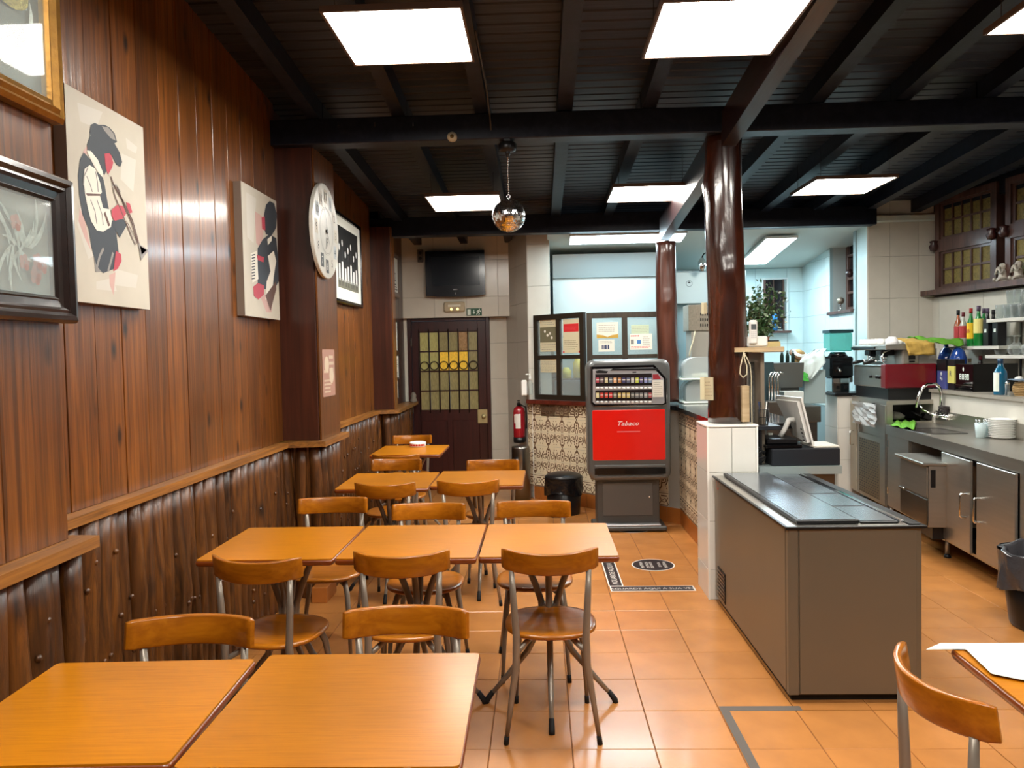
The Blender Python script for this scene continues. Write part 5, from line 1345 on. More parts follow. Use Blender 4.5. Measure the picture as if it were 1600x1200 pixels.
mb = MB(CHROME); mb.box(FX0+.515, FX0+.535, FY0+.05, FY1-.04, FZ-.002, FZ+.014, ch=.003); mb.bw('lid_rail', t)
mb = MB(BLACK); mb.box(FX0+.54, FX1-.012, FY0+.02, FY1-.03, FZ-.002, FZ+.006, ch=.002); mb.bw('rear_channel', t)
fs_ = Fr((FX0+.006, 0, 0), (0, -1, 0))
a0, b1 = puv(fs_, 1122, 884); a1, b0 = puv(fs_, 1134, 945)
mb = MB(BLACK); frect(mb, fs_, a0, b0, a1, b1, None, .004, .004); gr_ = mb.bw('vent_grille', t)
nb_ = 8
for k in range(nb_):
    y = b0+(b1-b0)*(k+.5)/nb_; mb = MB(STEELD); frect(mb, fs_, a0+.01, y-.004, a1-.01, y+.004, None, .008, .004); mb.bw('slat', gr_)
mb = MB(M('red_mark', (196, 70, 40), rough=.5)); p0 = puv(fs_, 1122, 757); fribbon(mb, fs_, circ(p0[0]+.0, p0[1], .03, 16), .008, None, .003); mb.bw('badge', t)

# ================================================================== floor stickers and tape
FF = Fr((0, 0, .0005), (1, 0, 0), (0, 1, 0))
STB = M('sticker_black', (36, 32, 34), rough=.45); STW = M('sticker_white', (224, 220, 212), rough=.5)
def rect_st(x0, y0, x1, y1):
    mb = MB(STB); frect(mb, FF, x0-.008, y0-.008, x1+.008, y1+.008, STW, .0006, .0005); frect(mb, FF, x0, y0, x1, y1, STB, .001); return mb
mb = rect_st(.452, 5.06, .995, 5.155); text(mb, FF, 'AGUARDE AQUI A SUA VEZ', .725, 5.088, .036, STW, .0016, wx=.92)
tag(mb.bw('floor_sticker'), 'black strip sticker across the aisle floor reading aguarde aqui a sua vez', 'sticker')
mb = rect_st(.446, 5.175, .530, 6.02)
fv = Fr((.488, 5.60, .0005), (0, 1, 0), (-1, 0, 0)); text(mb, fv, 'AGUARDE AQUI A SUA VEZ', 0, -.02, .040, STW, .0016, wx=1.15)
tag(mb.bw('floor_sticker'), 'black strip sticker lying lengthwise on the floor beside the aisle-end table', 'sticker')
def round_st(cx, cy, label):
    mb = MB(STW); fpoly(mb, FF, circ(cx, cy, .158, 36), STW, .0006, .0005); fpoly(mb, FF, circ(cx, cy, .15, 36), STB, .001)
    for dx, L_, h_ in ((-.085, .16, .026), (-.045, .20, .022), (-.015, .21, .022), (.045, .15, .022), (.085, .16, .026)):
        f2 = Fr((cx+dx, cy, .0005), (0, 1, 0), (-1, 0, 0)); q_ = random.Random(int(dx*1000))
        text(mb, f2, {26: 'MANTENHA', 22: 'DISTANCIA'}[int(h_*1000+.5)], 0, -h_/2, h_, STW, .0016, wx=L_/.2)
    tag(mb.bw('floor_sticker'), label, 'sticker')
round_st(.812, 5.68, 'round black floor sticker with white lines of text, the nearer one')
round_st(.80, 6.86, 'round black floor sticker partly under the cigarette machine')
TP = M('grey_floor_tape', (92, 84, 78), rough=.7)
mb = MB(TP); frect(mb, FF, .765, 3.345, 1.12, 3.388, TP, .0008, .0008); frect(mb, FF, .765, 2.0, .803, 3.345, TP, .0008, .0008)
tag(mb.bw('floor_tape'), 'L-shaped strip of grey tape stuck to the floor before the cooler', 'tape')

# papers on the thick post
fq = Fr((0, 5.06-.131, 0), (1, 0, 0))
def pnote(label, x0, y0, x1, y1, seed):
    a0, b1 = puv(fq, x0, y0); a1, b0 = puv(fq, x1, y1); n = 5; mb = MB(CRM); vs = []
    for k in range(n+1):
        a = a0+(a1-a0)*k/n; dx = a-1.215; yy = 5.06-math.sqrt(max(.0001, .140**2-dx*dx))
        for z in (b0, b1): vs.append((a, yy, z))
    mb.add(vs, [(2*k, 2*k+2, 2*k+3, 2*k+1) for k in range(n)])
    q = random.Random(seed)
    fk = Fr((0, min(v[1] for v in vs)-.0015, 0), (1, 0, 0))
    scribble(mb, fk, a0+.012, b0+.02, a1-.008, b1-.02, 5, M('pencil', (120, 104, 80)), 0, seed, .15)
    tag(mb.bw('paper_note'), label, 'note')
pnote('handwritten buff paper note pinned low on the left of the thick post', 1100, 590, 1117, 626, 2)
pnote('small pale paper scrap pinned higher on the left edge of the thick post', 1102, 471, 1109, 489, 3)
# ================================================================== right-hand bar units
P0 = Vector((3.10, 7.01, 0)); P1 = Vector((2.882, 4.683, 0)); PU = (P1-P0).normalized()
fS = Fr(P0, PU)                       # cabinet fronts: u towards the camera
def off_fr(fr, d): return Fr(fr.O+fr.N*d, fr.R)
def fbox(mb, fr, u0, u1, z0, z1, o0, o1, mat=None, ch=0.0):
    T = fr.T(); mb.box(u0, u1, z0, z1, o0, o1, mat, ch, T)
def wallx(y): return 4.06+.176*(8.1-y)
L0 = Vector((3.571, 6.967, 0)); L1 = Vector((3.503, 5.697, 0)); LU = (L1-L0).normalized(); fL = Fr(L0, LU)
Pn = P0+PU*4.6; Ln = L0+LU*4.6; L0b = L0-LU*.45
wb_ = MB(STEEL)
wb_.prism([(P0.x, P0.y), (Pn.x, Pn.y), (Ln.x+.02, Ln.y), (L0.x+.02, L0.y), (3.72, 7.2), (3.2, 7.05)], .838, .88)
fbox(wb_, fS, 0, 4.6, .80, .882, -.012, .004)
o = wb_.bw('worktop'); tag(o, 'long stainless steel worktop along the right wall', 'worktop')
mb = MB(STEEL); [mb.lathe([(.001, 0), (.02, 0), (.02, .80), (.001, .80)], 12, c=(q_.x, q_.y, 0)) for q_ in (fS.p(4.45, 0, -.06),)]; tag(mb.bw('worktop_leg', o))
mb = MB(STEEL); fbox(mb, fL, -.1, 4.5, .8805, 1.0, .002, .012); tag(mb.bw('backsplash'), 'low steel upstand at the back of the worktop', 'upstand')
# sink recess with rim
mb = MB(STEELD); c_ = AZ(1455, 673, .885)
t = thing('sink_bowl', 'steel sink bowl with its rim in the worktop beside the green cloth', 'sink', (c_.x+.02, c_.y, .8805))
mb.loft([[(x, y, z) for x, y in rr(-.17+i, -.24+i, .17-i, .24-i, .05, 4)] for i, z in ((0, 0), (.004, .005), (.02, .004), (.025, .001))], None, True, True); mb.build('rim', t)
# ledge wall
wlg = struct('wall_ledge', MB(M('ledge_wall_white', (204, 200, 190), rough=.35, var=.05, scale=(4, 4, 4))).prism([(L0b.x+.005, L0b.y), (Ln.x+.005, Ln.y), (wallx(Ln.y), Ln.y), (wallx(7.4), 7.4)], .2, 1.16))
tp = MB(M('grey_stone_ledge', (150, 144, 134), rough=.3, var=.1)).prism([(L0b.x-.02, L0b.y), (Ln.x-.02, Ln.y), (wallx(Ln.y), Ln.y), (wallx(7.4), 7.4)], 1.162, 1.19)
tag(tp.bw('stone_ledge'), 'grey stone ledge above the worktop carrying boxes and bottles', 'ledge')
# cabinets under the worktop
def uS(px, d=0): return puv(off_fr(fS, d), px, 750)[0]
t = thing('base_cabinet', 'steel cabinet carcass under the worktop with an open bay and two doors', 'cabinet', P0+PU*1.6+Vector((.25, 0, 0)))
uA, uB, uC = uS(1420), uS(1474), uS(1594)
mb = MB(STEEL); fbox(mb, fS, .02, uA, .15, .80, -.45, -.02); mb.bw('side_box', t)
mb = MB(STEEL); fbox(mb, fS, .03, uA-.01, .16, .80, -.018, 0, ch=.003); pnl = mb.bw('door', t)
mb = MB(CHROME)
fbox(mb, fS, .045, .06, .69, .75, .0, .008); mb.bw('hinge', pnl)
mb = MB(CHROME); fbox(mb, fS, .045, .06, .27, .33, .0, .008); mb.bw('hinge', pnl)
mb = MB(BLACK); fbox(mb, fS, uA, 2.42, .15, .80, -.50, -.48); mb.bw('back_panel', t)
mb = MB(STEEL); fbox(mb, fS, uA, 2.42, .13, .15, -.48, -.01); mb.bw('bottom_shelf', t)
mb = MB(STEEL); fbox(mb, fS, uB-.02, uB+.02, .13, .80, -.04, 0); fbox(mb, fS, uC, uC+.05, .13, .80, -.04, 0); mb.bw('uprights', t)
for u in (.05, uB, uC+.02):
    p = fS.p(u, 0, -.03)
    l = MB(STEEL).lathe([(.001, .03), (.016, .03), (.016, .14), (.001, .14)], 12, c=(p.x, p.y, 0)).bw('leg', t)
    MB(BLACK).lathe([(.001, 0), (.026, 0), (.026, .012), (.012, .03), (.001, .03)], 12, c=(p.x, p.y, 0)).bw('foot', l)
# near door, almost closed
uD0, uD1 = uS(1531), uS(1592)
wd_ = uD1-uD0
def door_leaf(fr_, u0, u1, z0, z1, hx, label=None):
    mb = MB(STEEL); fbox(mb, fr_, u0, u1, z0, z1, .002, .022, ch=.003); d_ = mb.bw('door', t)
    if label: d_['label'] = label
    mb = MB(CHROME); mb.tube([fr_.p(hx, .40, .022), fr_.p(hx, .40, .055), fr_.p(hx, .41, .06), fr_.p(hx, .55, .06), fr_.p(hx, .56, .055), fr_.p(hx, .56, .022)], .007, 8); mb.bw('handle', d_)
    return d_
door_leaf(fS, uD0, uD1, .16, .795, uD0+.05)
# ajar door: hinged at uB, free end towards the camera
hp = fS.p(uB+.02, 0, .0); best = None
for k in range(0, 60):
    a = math.radians(k); d_ = (PU*math.cos(a)+fS.N*math.sin(a)); e_ = hp+d_*wd_
    rel = e_+Vector((0, 0, .5))-CAM; px_ = 800+FPX*rel.dot(RT)/rel.dot(FW)
    if best is None or abs(px_-1520) < best[0]: best = (abs(px_-1520), d_)
fA = Fr(hp, best[1]); door_leaf(fA, 0, wd_, .16, .795, wd_-.06, 'steel door standing ajar')
mb = MB(BLACK)
for k in range(7): fbox(mb, fS, uD0-.13, uD0-.02, .52+k*.035, .535+k*.035, -.15, -.10)
tag(mb.bw('rack', t), kind='stuff')
# pulled-out dishwasher-like box
fD = off_fr(fS, .15)
a0 = puv(fD, 1407, 760)[0]; a1 = puv(fD, 1450, 760)[0]; zt_ = puv(fD, 1450, 728)[1]; zl = puv(fD, 1449, 824)[1]
t = thing('steel_drawer_unit', 'steel box unit with a sloping lid standing out of the open bay', 'appliance', fS.p((a0+a1)/2, zl, 0))
mb = MB(STEEL); fbox(mb, fS, a0, a1, zl, zt_, -.30, .145, ch=.004); mb.bw('body', t)
zm_ = puv(fD, 1450, 780)[1]
mb = MB(STEEL); fbox(mb, fS, a0+.01, a1-.01, zm_+.008, zt_-.01, .145, .158, ch=.003); d1 = mb.bw('drawer_front', t)
mb = MB(STEELD); fbox(mb, fS, a0+.01, a1-.01, zl+.01, zm_-.006, .145, .156, ch=.003); d2 = mb.bw('drawer_front', t)
mb = MB(CHROME); fbox(mb, fS, a0+.02, a0+.12, zm_-.005, zm_+.012, .156, .172, ch=.004); mb.bw('handle', d2)
mb = MB(STEEL); fbox(mb, fS, a0-.02, a1+.01, zt_, zt_+.022, -.05, .19, ch=.006); mb.bw('lid', t)
mb = MB(BLACK); fbox(mb, fS, a1+.0, a1+.006, zt_-.16, zt_-.03, .10, .13); mb.bw('switch', t)
mb = MB(BLACK); fbox(mb, fS, a0+.05, a1-.05, .15, zl, -.25, .10); mb.bw('foot_block', t)
# coffee corner cabinet
K = [(3.123, 7.054), (3.19, 7.99), (4.03, 8.06), (4.12, 7.42), (3.76, 7.36), (3.70, 7.17)]
t = thing('coffee_counter', 'angular steel corner cabinet under the espresso machine', 'cabinet', (3.5, 7.5, 0))
mb = MB(STEEL); mb.prism(K, 1.055, 1.092); mb.bw('top', t)
fKL = Fr((3.19, 7.99, 0), Vector(K[0]).to_3d()-Vector(K[1]).to_3d()); LK = (Vector(K[0])-Vector(K[1])).length
fKR = Fr((3.123, 7.054, 0), Vector(K[5]).to_3d()-Vector(K[0]).to_3d()); LR = (Vector(K[5])-Vector(K[0])).length
mb = MB(STEEL); mb.prism([(3.135, 7.07), (3.2, 7.98), (4.0, 8.03), (4.05, 7.42), (3.74, 7.34)], .12, .80); mb.bw('carcass', t)
mb = MB(STEEL); fbox(mb, fKL, 0, LK, .80, 1.055, -.02, .0); mb.bw('upper_side', t)
mb = MB(STEEL); fbox(mb, fKR, 0, .06, .12, 1.055, -.02, .004); fbox(mb, fKR, .50, LR, .80, 1.055, -.02, .004); fbox(mb, fKR, .06, .50, .80, .90, -.02, .004); mb.bw('front_frame', t)
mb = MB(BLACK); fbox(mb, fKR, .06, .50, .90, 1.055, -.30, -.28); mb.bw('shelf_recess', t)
mb = MB(M('wrapped_cloth_grey', (110, 106, 100), rough=.6, bump=.6)); mb.lathe([(.001, 0), (.08, .01), (.09, .04), (.05, .07), (.001, .075)], 12, c=tuple(fKR.p(.18, .905, -.14))); mb.bw('folded_bag', t)
b0 = puv(fKL, 1377, 782); b1 = puv(fKL, 1344, 682)
mb = MB(M('perforated_panel', (128, 116, 96), rough=.4, metal=.6)); fbox(mb, fKL, b1[0], b0[0], b0[1], b1[1], .002, .012); pp_ = mb.bw('vent_panel', t)
mb = MB(BLACK)
nx, nz = 9, 22
for i in range(nx):
    for j in range(nz):
        x = b1[0]+(b0[0]-b1[0])*(i+.5+.25*(j % 2))/(nx+.5); z = b0[1]+(b1[1]-b0[1])*(j+.5)/nz
        mb.add([fKL.p(x-.016, z-.005, .0126), fKL.p(x+.016, z-.005, .0126), fKL.p(x+.016, z+.005, .0126), fKL.p(x-.016, z+.005, .0126)], [(0, 1, 2, 3)])
tag(mb.bw('holes', pp_), kind='stuff')
mb = MB(STEEL); fbox(mb, fKL, b1[0]-.03, b1[0], .14, 1.05, 0, .012); fbox(mb, fKL, b0[0], LK-.004, .14, 1.05, 0, .012); fbox(mb, fKL, b1[0], b0[0], b1[1], b1[1]+.05, 0, .012); mb.bw('side_frame', t)
mb = MB(glassy('clear_plastic_bag', (200, 200, 198), .15, .55)); c = [puv(fKL, x, y) for x, y in ((1341, 626), (1377, 632), (1377, 668), (1340, 660))]
n = 9; vs = []; q = random.Random(2)
for i in range(n):
    for j in range(n):
        u, v = i/(n-1), j/(n-1); x = (c[0][0]*(1-u)+c[1][0]*u)*(1-v)+(c[3][0]*(1-u)+c[2][0]*u)*v; z = (c[0][1]*(1-u)+c[1][1]*u)*(1-v)+(c[3][1]*(1-u)+c[2][1]*u)*v
        vs.append(fKL.p(x, z, .03+q.uniform(0, .035)))
mb.add(vs, [(i*n+j, i*n+j+1, (i+1)*n+j+1, (i+1)*n+j) for i in range(n-1) for j in range(n-1)]); tag(mb.bw('plastic_bag'), 'crumpled clear plastic bag hanging on the side of the coffee counter', 'bag')
# tiled stub wall and its narrow door
st2 = struct('wall_stub', MB(GROUTW).box(3.072, 3.30, 8.056, 8.4, 0, 1.085))
tiler(st2, Fr((3.072, 8.056, 0), (1, 0, 0)), 0, 0, .225, 1.085, .30, .33, TILEP, -.01, -.24)
tiler(st2, Fr((3.072, 8.4, 0), (0, -1, 0)), 0, 0, .344, 1.085, .36, .33, TILEP, 0, -.24)
t = thing('narrow_cabinet_door', 'narrow cream metal door with a small handle beside the perforated panel', 'door', (3.20, 8.02, .15))
mb = MB(M('cream_metal', (186, 176, 156), rough=.4, metal=.3)); fbox(mb, fKL, .0, .18, .14, 1.04, .002, .016, ch=.003); mb.bw('panel', t)
mb = MB(CHROME); mb.tube([fKL.p(.10, .60, .016), fKL.p(.10, .60, .05), fKL.p(.10, .74, .05), fKL.p(.10, .74, .016)], .006, 8); mb.bw('handle', t)

# ---- espresso machine
t = thing('espresso_machine', 'two-group steel espresso machine with dark red side on the coffee counter', 'coffee machine', (3.40, 7.5, 1.093))
EX0, EX1, EY0, EY1 = 3.17, 3.62, 7.17, 7.93
mb = MB(BLACK); mb.box(EX0+.03, EX1-.02, EY0+.02, EY1-.02, 1.0935, 1.20); mb.bw('underframe', t)
mb = MB(STEEL); mb.box(EX0+.01, EX1, EY0+.02, EY1, 1.20, 1.40, ch=.012); mb.bw('base', t)
mb = MB(M('espresso_red', (104, 14, 26), rough=.3, coat=.3)); mb.box(EX0, EX1+.005, EY0-.004, EY0+.018, 1.20, 1.42, ch=.008); mb.box(EX0-.004, EX0+.02, EY0-.002, EY0+.10, 1.20, 1.42, ch=.006); mb.bw('red_side', t)
mb = MB(STEEL); mb.box(EX0+.16, EX0+.40, EY0+.03, EY1-.01, 1.40, 1.55, ch=.006); mb.bw('back_body', t)
mb = MB(STEEL); mb.box(EX0+.16, EX0+.30, EY0+.012, EY0+.03, 1.42, 1.55, ch=.004); mb.box(EX0+.21, EX0+.27, EY0+.008, EY0+.013, 1.46, 1.52, BLACK); mb.box(EX0+.215, EX0+.265, EY0+.008, EY0+.013, 1.435, 1.45, BLACK); mb.bw('side_panel', t)
mb = MB(glassy('smoke_acrylic', (200, 196, 190), .05, .3)); mb.box(EX0+.30, EX1+.01, EY0+.006, EY0+.012, 1.41, 1.56); mb.bw('clear_guard', t)
mb = MB(STEEL); mb.box(EX0-.0, EX1, EY0+.0, EY1, 1.553, 1.60, ch=.006); mb.box(EX0-.012, EX0+.002, EY0+.22, EY1, 1.56, 1.585, BLACK, ch=.003); mb.bw('cup_tray', t)
mb = MB(STEELB); mb.box(EX0+.0, EX0+.15, EY0+.11, EY1-.01, 1.402, 1.412, ch=.003); mb.bw('drip_tray', t)
for y in (7.42, 7.68):
    g = MB(BLACK); g.box(EX0+.04, EX0+.18, y-.06, y+.06, 1.50, 1.552, ch=.01); g.lathe([(.001, 1.465), (.034, 1.465), (.036, 1.50), (.001, 1.50)], 16, CHROME, c=(EX0+.09, y, 0)); go = g.bw('group_head', t)
    h = MB(CHROME); h.lathe([(.001, 1.44), (.030, 1.442), (.034, 1.464), (.001, 1.464)], 16, c=(EX0+.09, y, 0)); h.tube([(EX0+.06, y, 1.452), (EX0+.0, y-.01, 1.448)], .009, 8); h.tube([(EX0+.0, y-.01, 1.448), (EX0-.05, y-.018, 1.440), (EX0-.11, y-.026, 1.430)], [.012, .017, .014], 10, BLACK); h.bw('portafilter', go)
mb = MB(CHROME); mb.tube([(EX0+.10, EY0+.14, 1.55), (EX0+.04, EY0+.13, 1.53), (EX0+.02, EY0+.12, 1.50), (EX0+.02, EY0+.12, 1.46), (EX0+.05, EY0+.12, 1.41)], .007, 8); mb.bw('steam_wand', t)
mb = MB(BLACK)
for y in (7.30, 7.36, 7.5): mb.lathe([(.001, 0), (.016, 0), (.014, .02), (.001, .022)], 12, T=Matrix.Translation((EX0+.008, y, 1.30)) @ Matrix.Rotation(-PI/2, 4, 'Y'))
mb.bw('knobs', t)
# cups
ORD = ['first', 'second', 'third', 'fourth', 'fifth', 'sixth', 'seventh', 'eighth']
CUP = M('white_cup', (230, 230, 226), rough=.2)
cup0 = None; k = 0
q = random.Random(3)
def cup_at(x, y, z, label):
    global cup0
    if cup0 is None:
        cup0 = MB(CUP).lathe([(.001, 0), (.024, 0), (.034, .03), (.037, .055), (.034, .055), (.028, .012), (.001, .008)], 14).build('x').data
        for o_ in [o_ for o_ in bpy.data.objects if o_.data == cup0]: bpy.data.objects.remove(o_)
    o_ = bpy.data.objects.new('coffee_cup', cup0); COL.objects.link(o_); o_.location = (x, y, z+.057); o_.rotation_euler = (PI, 0, 0)
    tag(o_, label, 'cup', 'cups on top of the espresso machine')
for i in range(4):
    for j in range(6): cup_at(EX0+.06+i*.085, 7.40+j*.085, 1.602, 'white cup on the espresso machine, %s row from the room, %s from near end' % (ORD[i], ORD[j]))
t = thing('cup_stack', 'white ceramic bowl with blue specks at the near end of the espresso machine top', 'bowl', (EX0+.10, 7.27, 1.602))
MB(M('speckled_white', (226, 226, 230), rough=.3, var=.1, scale=(60, 60, 60))).lathe([(.001, .075), (.03, .072), (.052, .04), (.06, .0), (.055, 0), (.001, .0)], 18).build('bowl', t)
# cloths
def cloth(name, label, P, Q, mat, seed, amp=.01, n=12, cat='cloth'):
    """draped sheet between corner rows: P list of rows of 3D points (bilinear), with wrinkles"""
    q = random.Random(seed); ph = [q.uniform(0, 6) for _ in range(4)]; rows = len(P); vs = []
    for i in range(n+1):
        f = i/n*(rows-1); r = min(int(f), rows-2); f -= r
        for j in range(n+1):
            g = j/n*(len(P[0])-1); c = min(int(g), len(P[0])-2); gg = g-c
            a = Vector(P[r][c]).lerp(Vector(P[r][c+1]), gg); b = Vector(P[r+1][c]).lerp(Vector(P[r+1][c+1]), gg); p = a.lerp(b, f)
            wv = amp*(math.sin(j*1.3+ph[0]+i*.4)+.6*math.sin(i*1.7+ph[1]-j*.7)); p = p+Vector(Q)*wv
            vs.append(p)
    m_ = n+1; fs = [(i*m_+j, i*m_+j+1, (i+1)*m_+j+1, (i+1)*m_+j) for i in range(n) for j in range(n)]
    o = MB(mat).add(vs, fs, None, True).bw(name)
    md = o.modifiers.new('s', 'SOLIDIFY'); md.thickness = .004
    return tag(o, label, cat)
YEL = M('mustard_cloth', (176, 144, 70), rough=.9, var=.1, scale=(30, 30, 30), bump=.3); GRC = M('lime_cloth', (92, 152, 42), rough=.85, bump=.3); BLC = M('blue_cloth', (90, 120, 180), rough=.9)
cloth('folded_cloth', 'mustard yellow cloth draped over the near end of the espresso machine', [[(3.36, 7.14, 1.50), (3.60, 7.14, 1.50)], [(3.33, 7.15, 1.62), (3.60, 7.15, 1.61)], [(3.32, 7.3, 1.665), (3.55, 7.3, 1.65)]], (0, -1, .6), YEL, 2, .006)
cloth('folded_cloth', 'lime green cloth lying on the pack behind the yellow cloth', [[(3.55, 7.2, 1.615), (3.86, 7.15, 1.58)], [(3.50, 7.32, 1.67), (3.92, 7.28, 1.635)], [(3.5, 7.5, 1.66), (3.9, 7.5, 1.62)]], (0, 0, 1), GRC, 5, .009)
cloth('folded_cloth', 'blue cloth edge showing between the yellow and the green cloths', [[(3.50, 7.18, 1.59), (3.62, 7.18, 1.555)], [(3.48, 7.28, 1.64), (3.62, 7.26, 1.60)]], (0, 0, 1), BLC, 7, .005)
# ---- grinder and tray on the stub wall
t = thing('knock_box', 'flat black knock-out tray on top of the tiled stub wall', 'tray', (3.2, 8.2, 1.087)); mb = MB(BLACK); mb.box(3.03, 3.38, 8.02, 8.36, 1.087, 1.115, ch=.006); mb.bw('tray', t)
gx, gy = AY(1309, 560, 8.2).x, 8.2
t = thing('coffee_grinder', 'black coffee grinder with a clear square bean hopper beside the espresso machine', 'coffee grinder', (gx, gy, 1.116))
zz = lambda py: AY(1309, py, 8.1).z-1.116
mb = MB(CHROME); mb.box(-.09, .09, -.09, .10, 0, zz(590), ch=.01); mb.box(-.05, -.02, -.093, -.09, .04, .07, BLACK); mb.box(.03, .06, -.093, -.09, .04, .07, BLACK); mb.build('base', t)
mb = MB(BLACKG); mb.box(-.12, .12, -.12, .12, zz(590), zz(557), ch=.02); mb.lathe([(.001, zz(557)), (.10, zz(557)), (.07, zz(550)), (.001, zz(550))], 16); mb.build('body', t)
mb = MB(STEEL); mb.box(.085, .135, -.06, .06, zz(598), zz(565), ch=.008); mb.build('motor_cover', t)
HOP = glassy('hopper_plastic', (150, 214, 206), .05, .2, .3)
mb = MB(HOP); mb.box(-.115, .115, -.10, .10, zz(549), zz(520), ch=.012); mb.build('hopper', t)
mb = MB(M('lid_dark_teal', (30, 60, 66), rough=.3)); mb.box(-.122, .122, -.106, .106, zz(520), zz(515), ch=.004); mb.build('hopper_lid', t)
mb = MB(CHROME); mb.tube([(-.04, -.12, zz(575)), (-.04, -.17, zz(580))], .012, 8); mb.build('spout', t)

# ---- on the ledge
def lp(px, py, d): return puv(off_fr(fL, d), px, py)
def ledge_box(name, label, cat, px0, px1, pcor, pyt, mat, depth, parts=None):
    """px0..pcor the face towards the room, pcor..px1 the face towards the camera"""
    d = -.05; u0 = lp(px0, 600, d)[0]; u1 = lp(pcor, 600, d)[0]; zt = lp(pcor, pyt, d)[1]
    t = thing(name, label, cat, fL.p((u0+u1)/2, 1.1905, d-depth/2)); mb = MB(mat); fbox(mb, fL, u0, u1, 1.1905, zt, d-depth, d, ch=.004); mb.bw('carton' if cat == 'box' else 'body', t)
    if parts: parts(t, u0, u1, zt, d)
    return t
BLU = M('gin_box_blue', (70, 80, 140), rough=.35); BLK2 = M('box_black', (24, 24, 28), rough=.35)
def bluebox(t, u0, u1, zt, d):
    mb = MB(BLK2); fbox(mb, fL, u0-.001, u1+.001, zt-.10, zt+.001, d-.102, d+.001); mb.bw('top_band', t)
    mb = MB(SW); m_ = (u0+u1)/2; fN = Fr(fL.p(u1+.001, 0, d-.05), -fL.N)   # face to the camera
    for f_, c in ((fL, m_),): 
        for (dx, dz, r) in ((0, -.03, .018), (-.012, -.07, .012), (.012, -.08, .012)): fpoly(mb, f_, [(c+dx-r, 1.36+dz), (c+dx, 1.36+dz-r*1.2), (c+dx+r, 1.36+dz), (c+dx, 1.36+dz+r*1.2)], None, d+.002)
    for (dx, dz, r) in ((0, -.03, .018), (-.012, -.07, .012), (.014, -.08, .012)): fpoly(mb, fN, [(dx-r, 1.36+dz), (dx, 1.36+dz-r*1.2), (dx+r, 1.36+dz), (dx, 1.36+dz+r*1.2)], None, .002)
    mb.bw('print', t)
ledge_box('bottle_box', 'blue and black bottle carton on the ledge nearest the red side of the espresso machine', 'box', 1449, 1462, 1461, 562, BLU, .10, bluebox)
ledge_box('bottle_box', 'blue and black bottle carton on the ledge, right one of the pair', 'box', 1464, 1481, 1478, 562, BLU, .10, bluebox)
def yl(t, u0, u1, zt, d):
    mb = MB(M('label_yellow', (206, 200, 110), rough=.5)); fbox(mb, fL, u0-.001, u1+.001, 1.25, 1.40, d-.10, d+.001); mb.bw('label', t); mb = MB(M('notice_blue')); text(mb, fL, 'R', (u0+u1)/2, 1.31, .05, None, d+.003); mb.bw('print', t)
ledge_box('bottle_carton', 'dark carton with a yellow label standing left of the black machine', 'box', 1481, 1493, 1491, 562, BLK2, .09, yl)
# round-shouldered blue bottles behind
for k, (px, zb) in enumerate(((1455, 1.47), (1473, 1.475))):
    c = AP(px, 548, fL.O+fL.N*-.12, fL.N)
    t = thing('blue_bottle', ['round-shouldered blue bottle behind the first blue carton', 'round-shouldered blue bottle behind the second blue carton'][k], 'bottle', (c.x+.14, c.y, 1.1905))
    MB(M('blue_glass', (40, 74, 150), rough=.1, coat=.4)).lathe([(.001, 0), (.07, 0), (.072, .22), (.07, .28), (.05, .345), (.02, .375), (.018, .41), (.001, .412)], 22).build('body', t)
    MB(SW).lathe([(.001, .36), (.024, .36), (.024, .375), (.001, .376)], 14).build('collar', t)
def bm(t, u0, u1, zt, d):
    mb = MB(SW); cx = (u0+u1)/2
    for k in range(4): x = cx-.075+k*.042; mitre(mb, off_fr(fL, d), x, zt-.135, x+.032, zt-.085, [(0, .001), (.006, .002), (.009, .001)]); frect(mb, off_fr(fL, d), x+.006, zt-.115, x+.026, zt-.105, None, .002)
    fpoly(mb, off_fr(fL, d), circ(cx-.01, zt-.045, .012, 10, .018), None, .002); mb.bw('lettering', t)
    mb = MB(STEELD); fbox(mb, fL, u0+.005, u1-.005, zt-.185, zt-.18, d, d+.003); mb.bw('trim_line', t)
    mb = MB(BLACKG); fbox(mb, fL, u0+.02, u1-.02, 1.20, zt-.20, d, d+.006, ch=.004); mb.bw('lower_door', t)
ledge_box('black_dispenser', 'large black box-shaped machine with small white lettering on the ledge', 'appliance', 1493, 1560, 1520, 569, BLACKG, .36, bm)
t = None
def glass_bottle(name, label, x, y, z, r, h, mat, capm, lab=None, labm=None, neck=.35, group=None, caph=.10):
    t = thing(name, label, 'bottle', (x, y, z), 0, group)
    MB(mat).lathe([(.001, 0), (r*.95, 0), (r, r*.1), (r, h*(1-neck)*.85), (r*.9, h*(1-neck)*.97), (r*.45, h*(1-neck)*1.16), (r*.36, h*(1-neck)*1.3), (r*.36, h*(1-caph)), (.001, h*(1-caph))], 18).build('body', t)
    MB(capm).lathe([(.001, h*(1-caph*1.3)), (r*.42, h*(1-caph*1.3)), (r*.42, h), (.001, h)], 14).build('cap', t)
    if lab:
        z0, z1, a0, a1 = lab; vs = []; n = 10; mb = MB(labm)
        for k in range(n+1):
            a = math.radians(a0+(a1-a0)*k/n)
            for zz_ in (z0*h, z1*h): vs.append((r*1.012*math.cos(a), r*1.012*math.sin(a), zz_))
        mb.add(vs, [(2*k, 2*k+2, 2*k+3, 2*k+1) for k in range(n)]); mb.build('label', t)
    return t
c = AP(1563, 612, fL.O+fL.N*-.05, fL.N)
glass_bottle('teal_gin_bottle', 'teal blue square-shouldered gin bottle with white label right of the black machine', c.x, c.y, 1.1905, .048, .28, M('teal_glass', (24, 96, 130), rough=.08, coat=.5), M('cap_dark_blue', (30, 60, 90), rough=.3), (.1, .62, 170, 230), SW, neck=.32)
